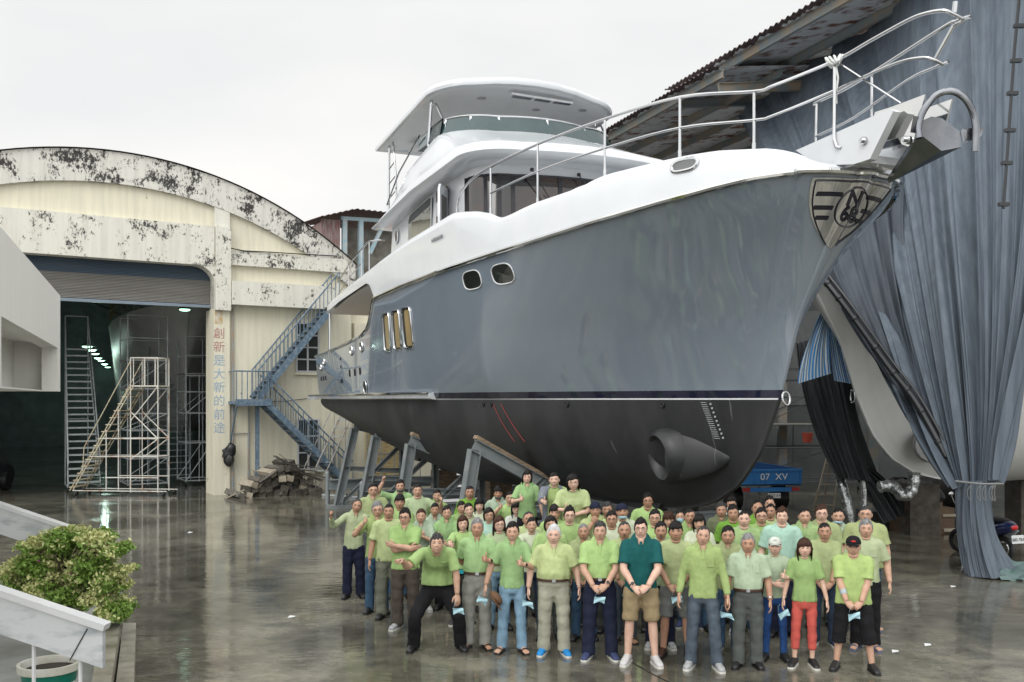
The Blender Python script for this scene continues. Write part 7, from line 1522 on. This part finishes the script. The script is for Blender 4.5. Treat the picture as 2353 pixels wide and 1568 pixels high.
 dict(label='oval faced man in bright lime long sleeved tee', px=1709, py=1173, YH=1.68, shirt='tee L long', pants='jean jn', shoes='g', hair='crop k', skin='l', build=1.08, belly=.2),
 dict(label='short man with sun tanned face in olive polo behind the belted slacks', px=1672, py=1211, YH=1.58, shirt='polo O', pants='jean jn', shoes='g', hair='short k', skin='d'),
 dict(label='man with high forehead in the back row near the truck', px=1740, py=1151, YH=1.66, shirt='tee X', pants='long dg', hair='rec k', skin='d'),
 dict(label='man at the very back just below the truck number plate', px=1768, py=1141, YH=1.68, shirt='tee P', pants='long dg', hair='short k', skin='m'),
 dict(label='round faced young man with glasses in dark green tee', px=1749, py=1168, YH=1.66, shirt='tee G', pants='long dg', hair='short k', ext='glass', skin='m', build=1.08),
 dict(label='man in pale tee behind the pale mint tee', px=1770, py=1157, YH=1.67, shirt='tee P', pants='long dg', hair='crop k', skin='d', hy=-.2),
 dict(label='man with tousled brown hair in pale mint tee', px=1796, py=1166, YH=1.74, shirt='tee M', pants='long nv', shoes='k', hair='spike b', skin='l', build=1.1),
 dict(label='man with short hair and a thin necklace in lime polo', px=1848, py=1167, YH=1.68, shirt='polo L', pants='long dg', hair='crop k', skin='m'),
 dict(label='heavy person with brown hair and glasses in olive green tee', px=1887, py=1161, YH=1.71, shirt='tee O', pants='long dg', hair='side b', skin='l', ext='glass', build=1.15, face='s'),
 dict(label='chubby faced man with a blue mask under his chin in sage tee', px=1925, py=1169, YH=1.61, shirt='tee S', pants='long dg', hair='crop k', ext='chinmask', build=1.05),
 dict(label='tanned man with flat cropped hair in pale olive tee behind the coral trousers', px=1894, py=1202, YH=12.5, shirt='tee O', pants='jean jd', shoes='n', hair='crop k', skin='d', R_='claspl', L_='claspl', build=1.05),
 dict(label='bulky man with glasses in olive tee at the right end of the back row', px=1988, py=1162, YH=1.72, shirt='tee O', pants='jean jn', shoes='f', hair='crop s', ext='glass', build=1.25, belly=.5),
 dict(label='grey haired man in pale sage tee, black trousers and flip flops at right', px=1989, py=1195, YH=12.3, shirt='tee F', pants='long bk', shoes='f', hair='side g', skin='m', build=1.02),
]
chk = []
for sp_ in PEOPLE:
    p_ = person(**sp_); chk.append((p_.location.copy(), sp_['label'], p_.scale[0]*1.7))
# low platform under the three women, and the brown cap
p1, p2 = W(1190, 919, 14.9), W(1350, 919, 14.6); o = MB(); o.box((-.3, -.35, .44), (1.35, .6, .5)); 
for x in (-.25, 1.2):
    for y in (-.3, .5): o.box((x, y, 0), (x+.08, y+.08, .44))
tag(o.build('low_bench', mTimber, smooth=False), 'low timber bench the three women stand on behind the crowd', 'bench'); col.objects[-1].location = (p1[0], p1[1], 0)
o = MB(); o.ell((0, 0, .03), (.10, .12, .06), 14, 8); o.box((-.08, -.2, -.01), (.08, -.05, .005)); q = o.build('brown_cap', pm('cap_brown', (.12, .06, .03), rough=.8)); tag(q, 'crumpled brown cap held in the hand of the young man in light jeans', 'cap'); pp = W(1135, 1378, 12.0); q.location = tuple(pp); q.rotation_euler = (.3, .9, .5)
for i in range(len(chk)):
    for j in range(i):
        d = (chk[i][0]-chk[j][0]).length
        if d < .36: print('CLOSE %.2f | %s | %s' % (d, chk[i][1][:40], chk[j][1][:40]))
for c in chk:
    if not 1.48 < c[2] < 1.8: print('HEIGHT %.2f %s' % (c[2], c[1][:50]))
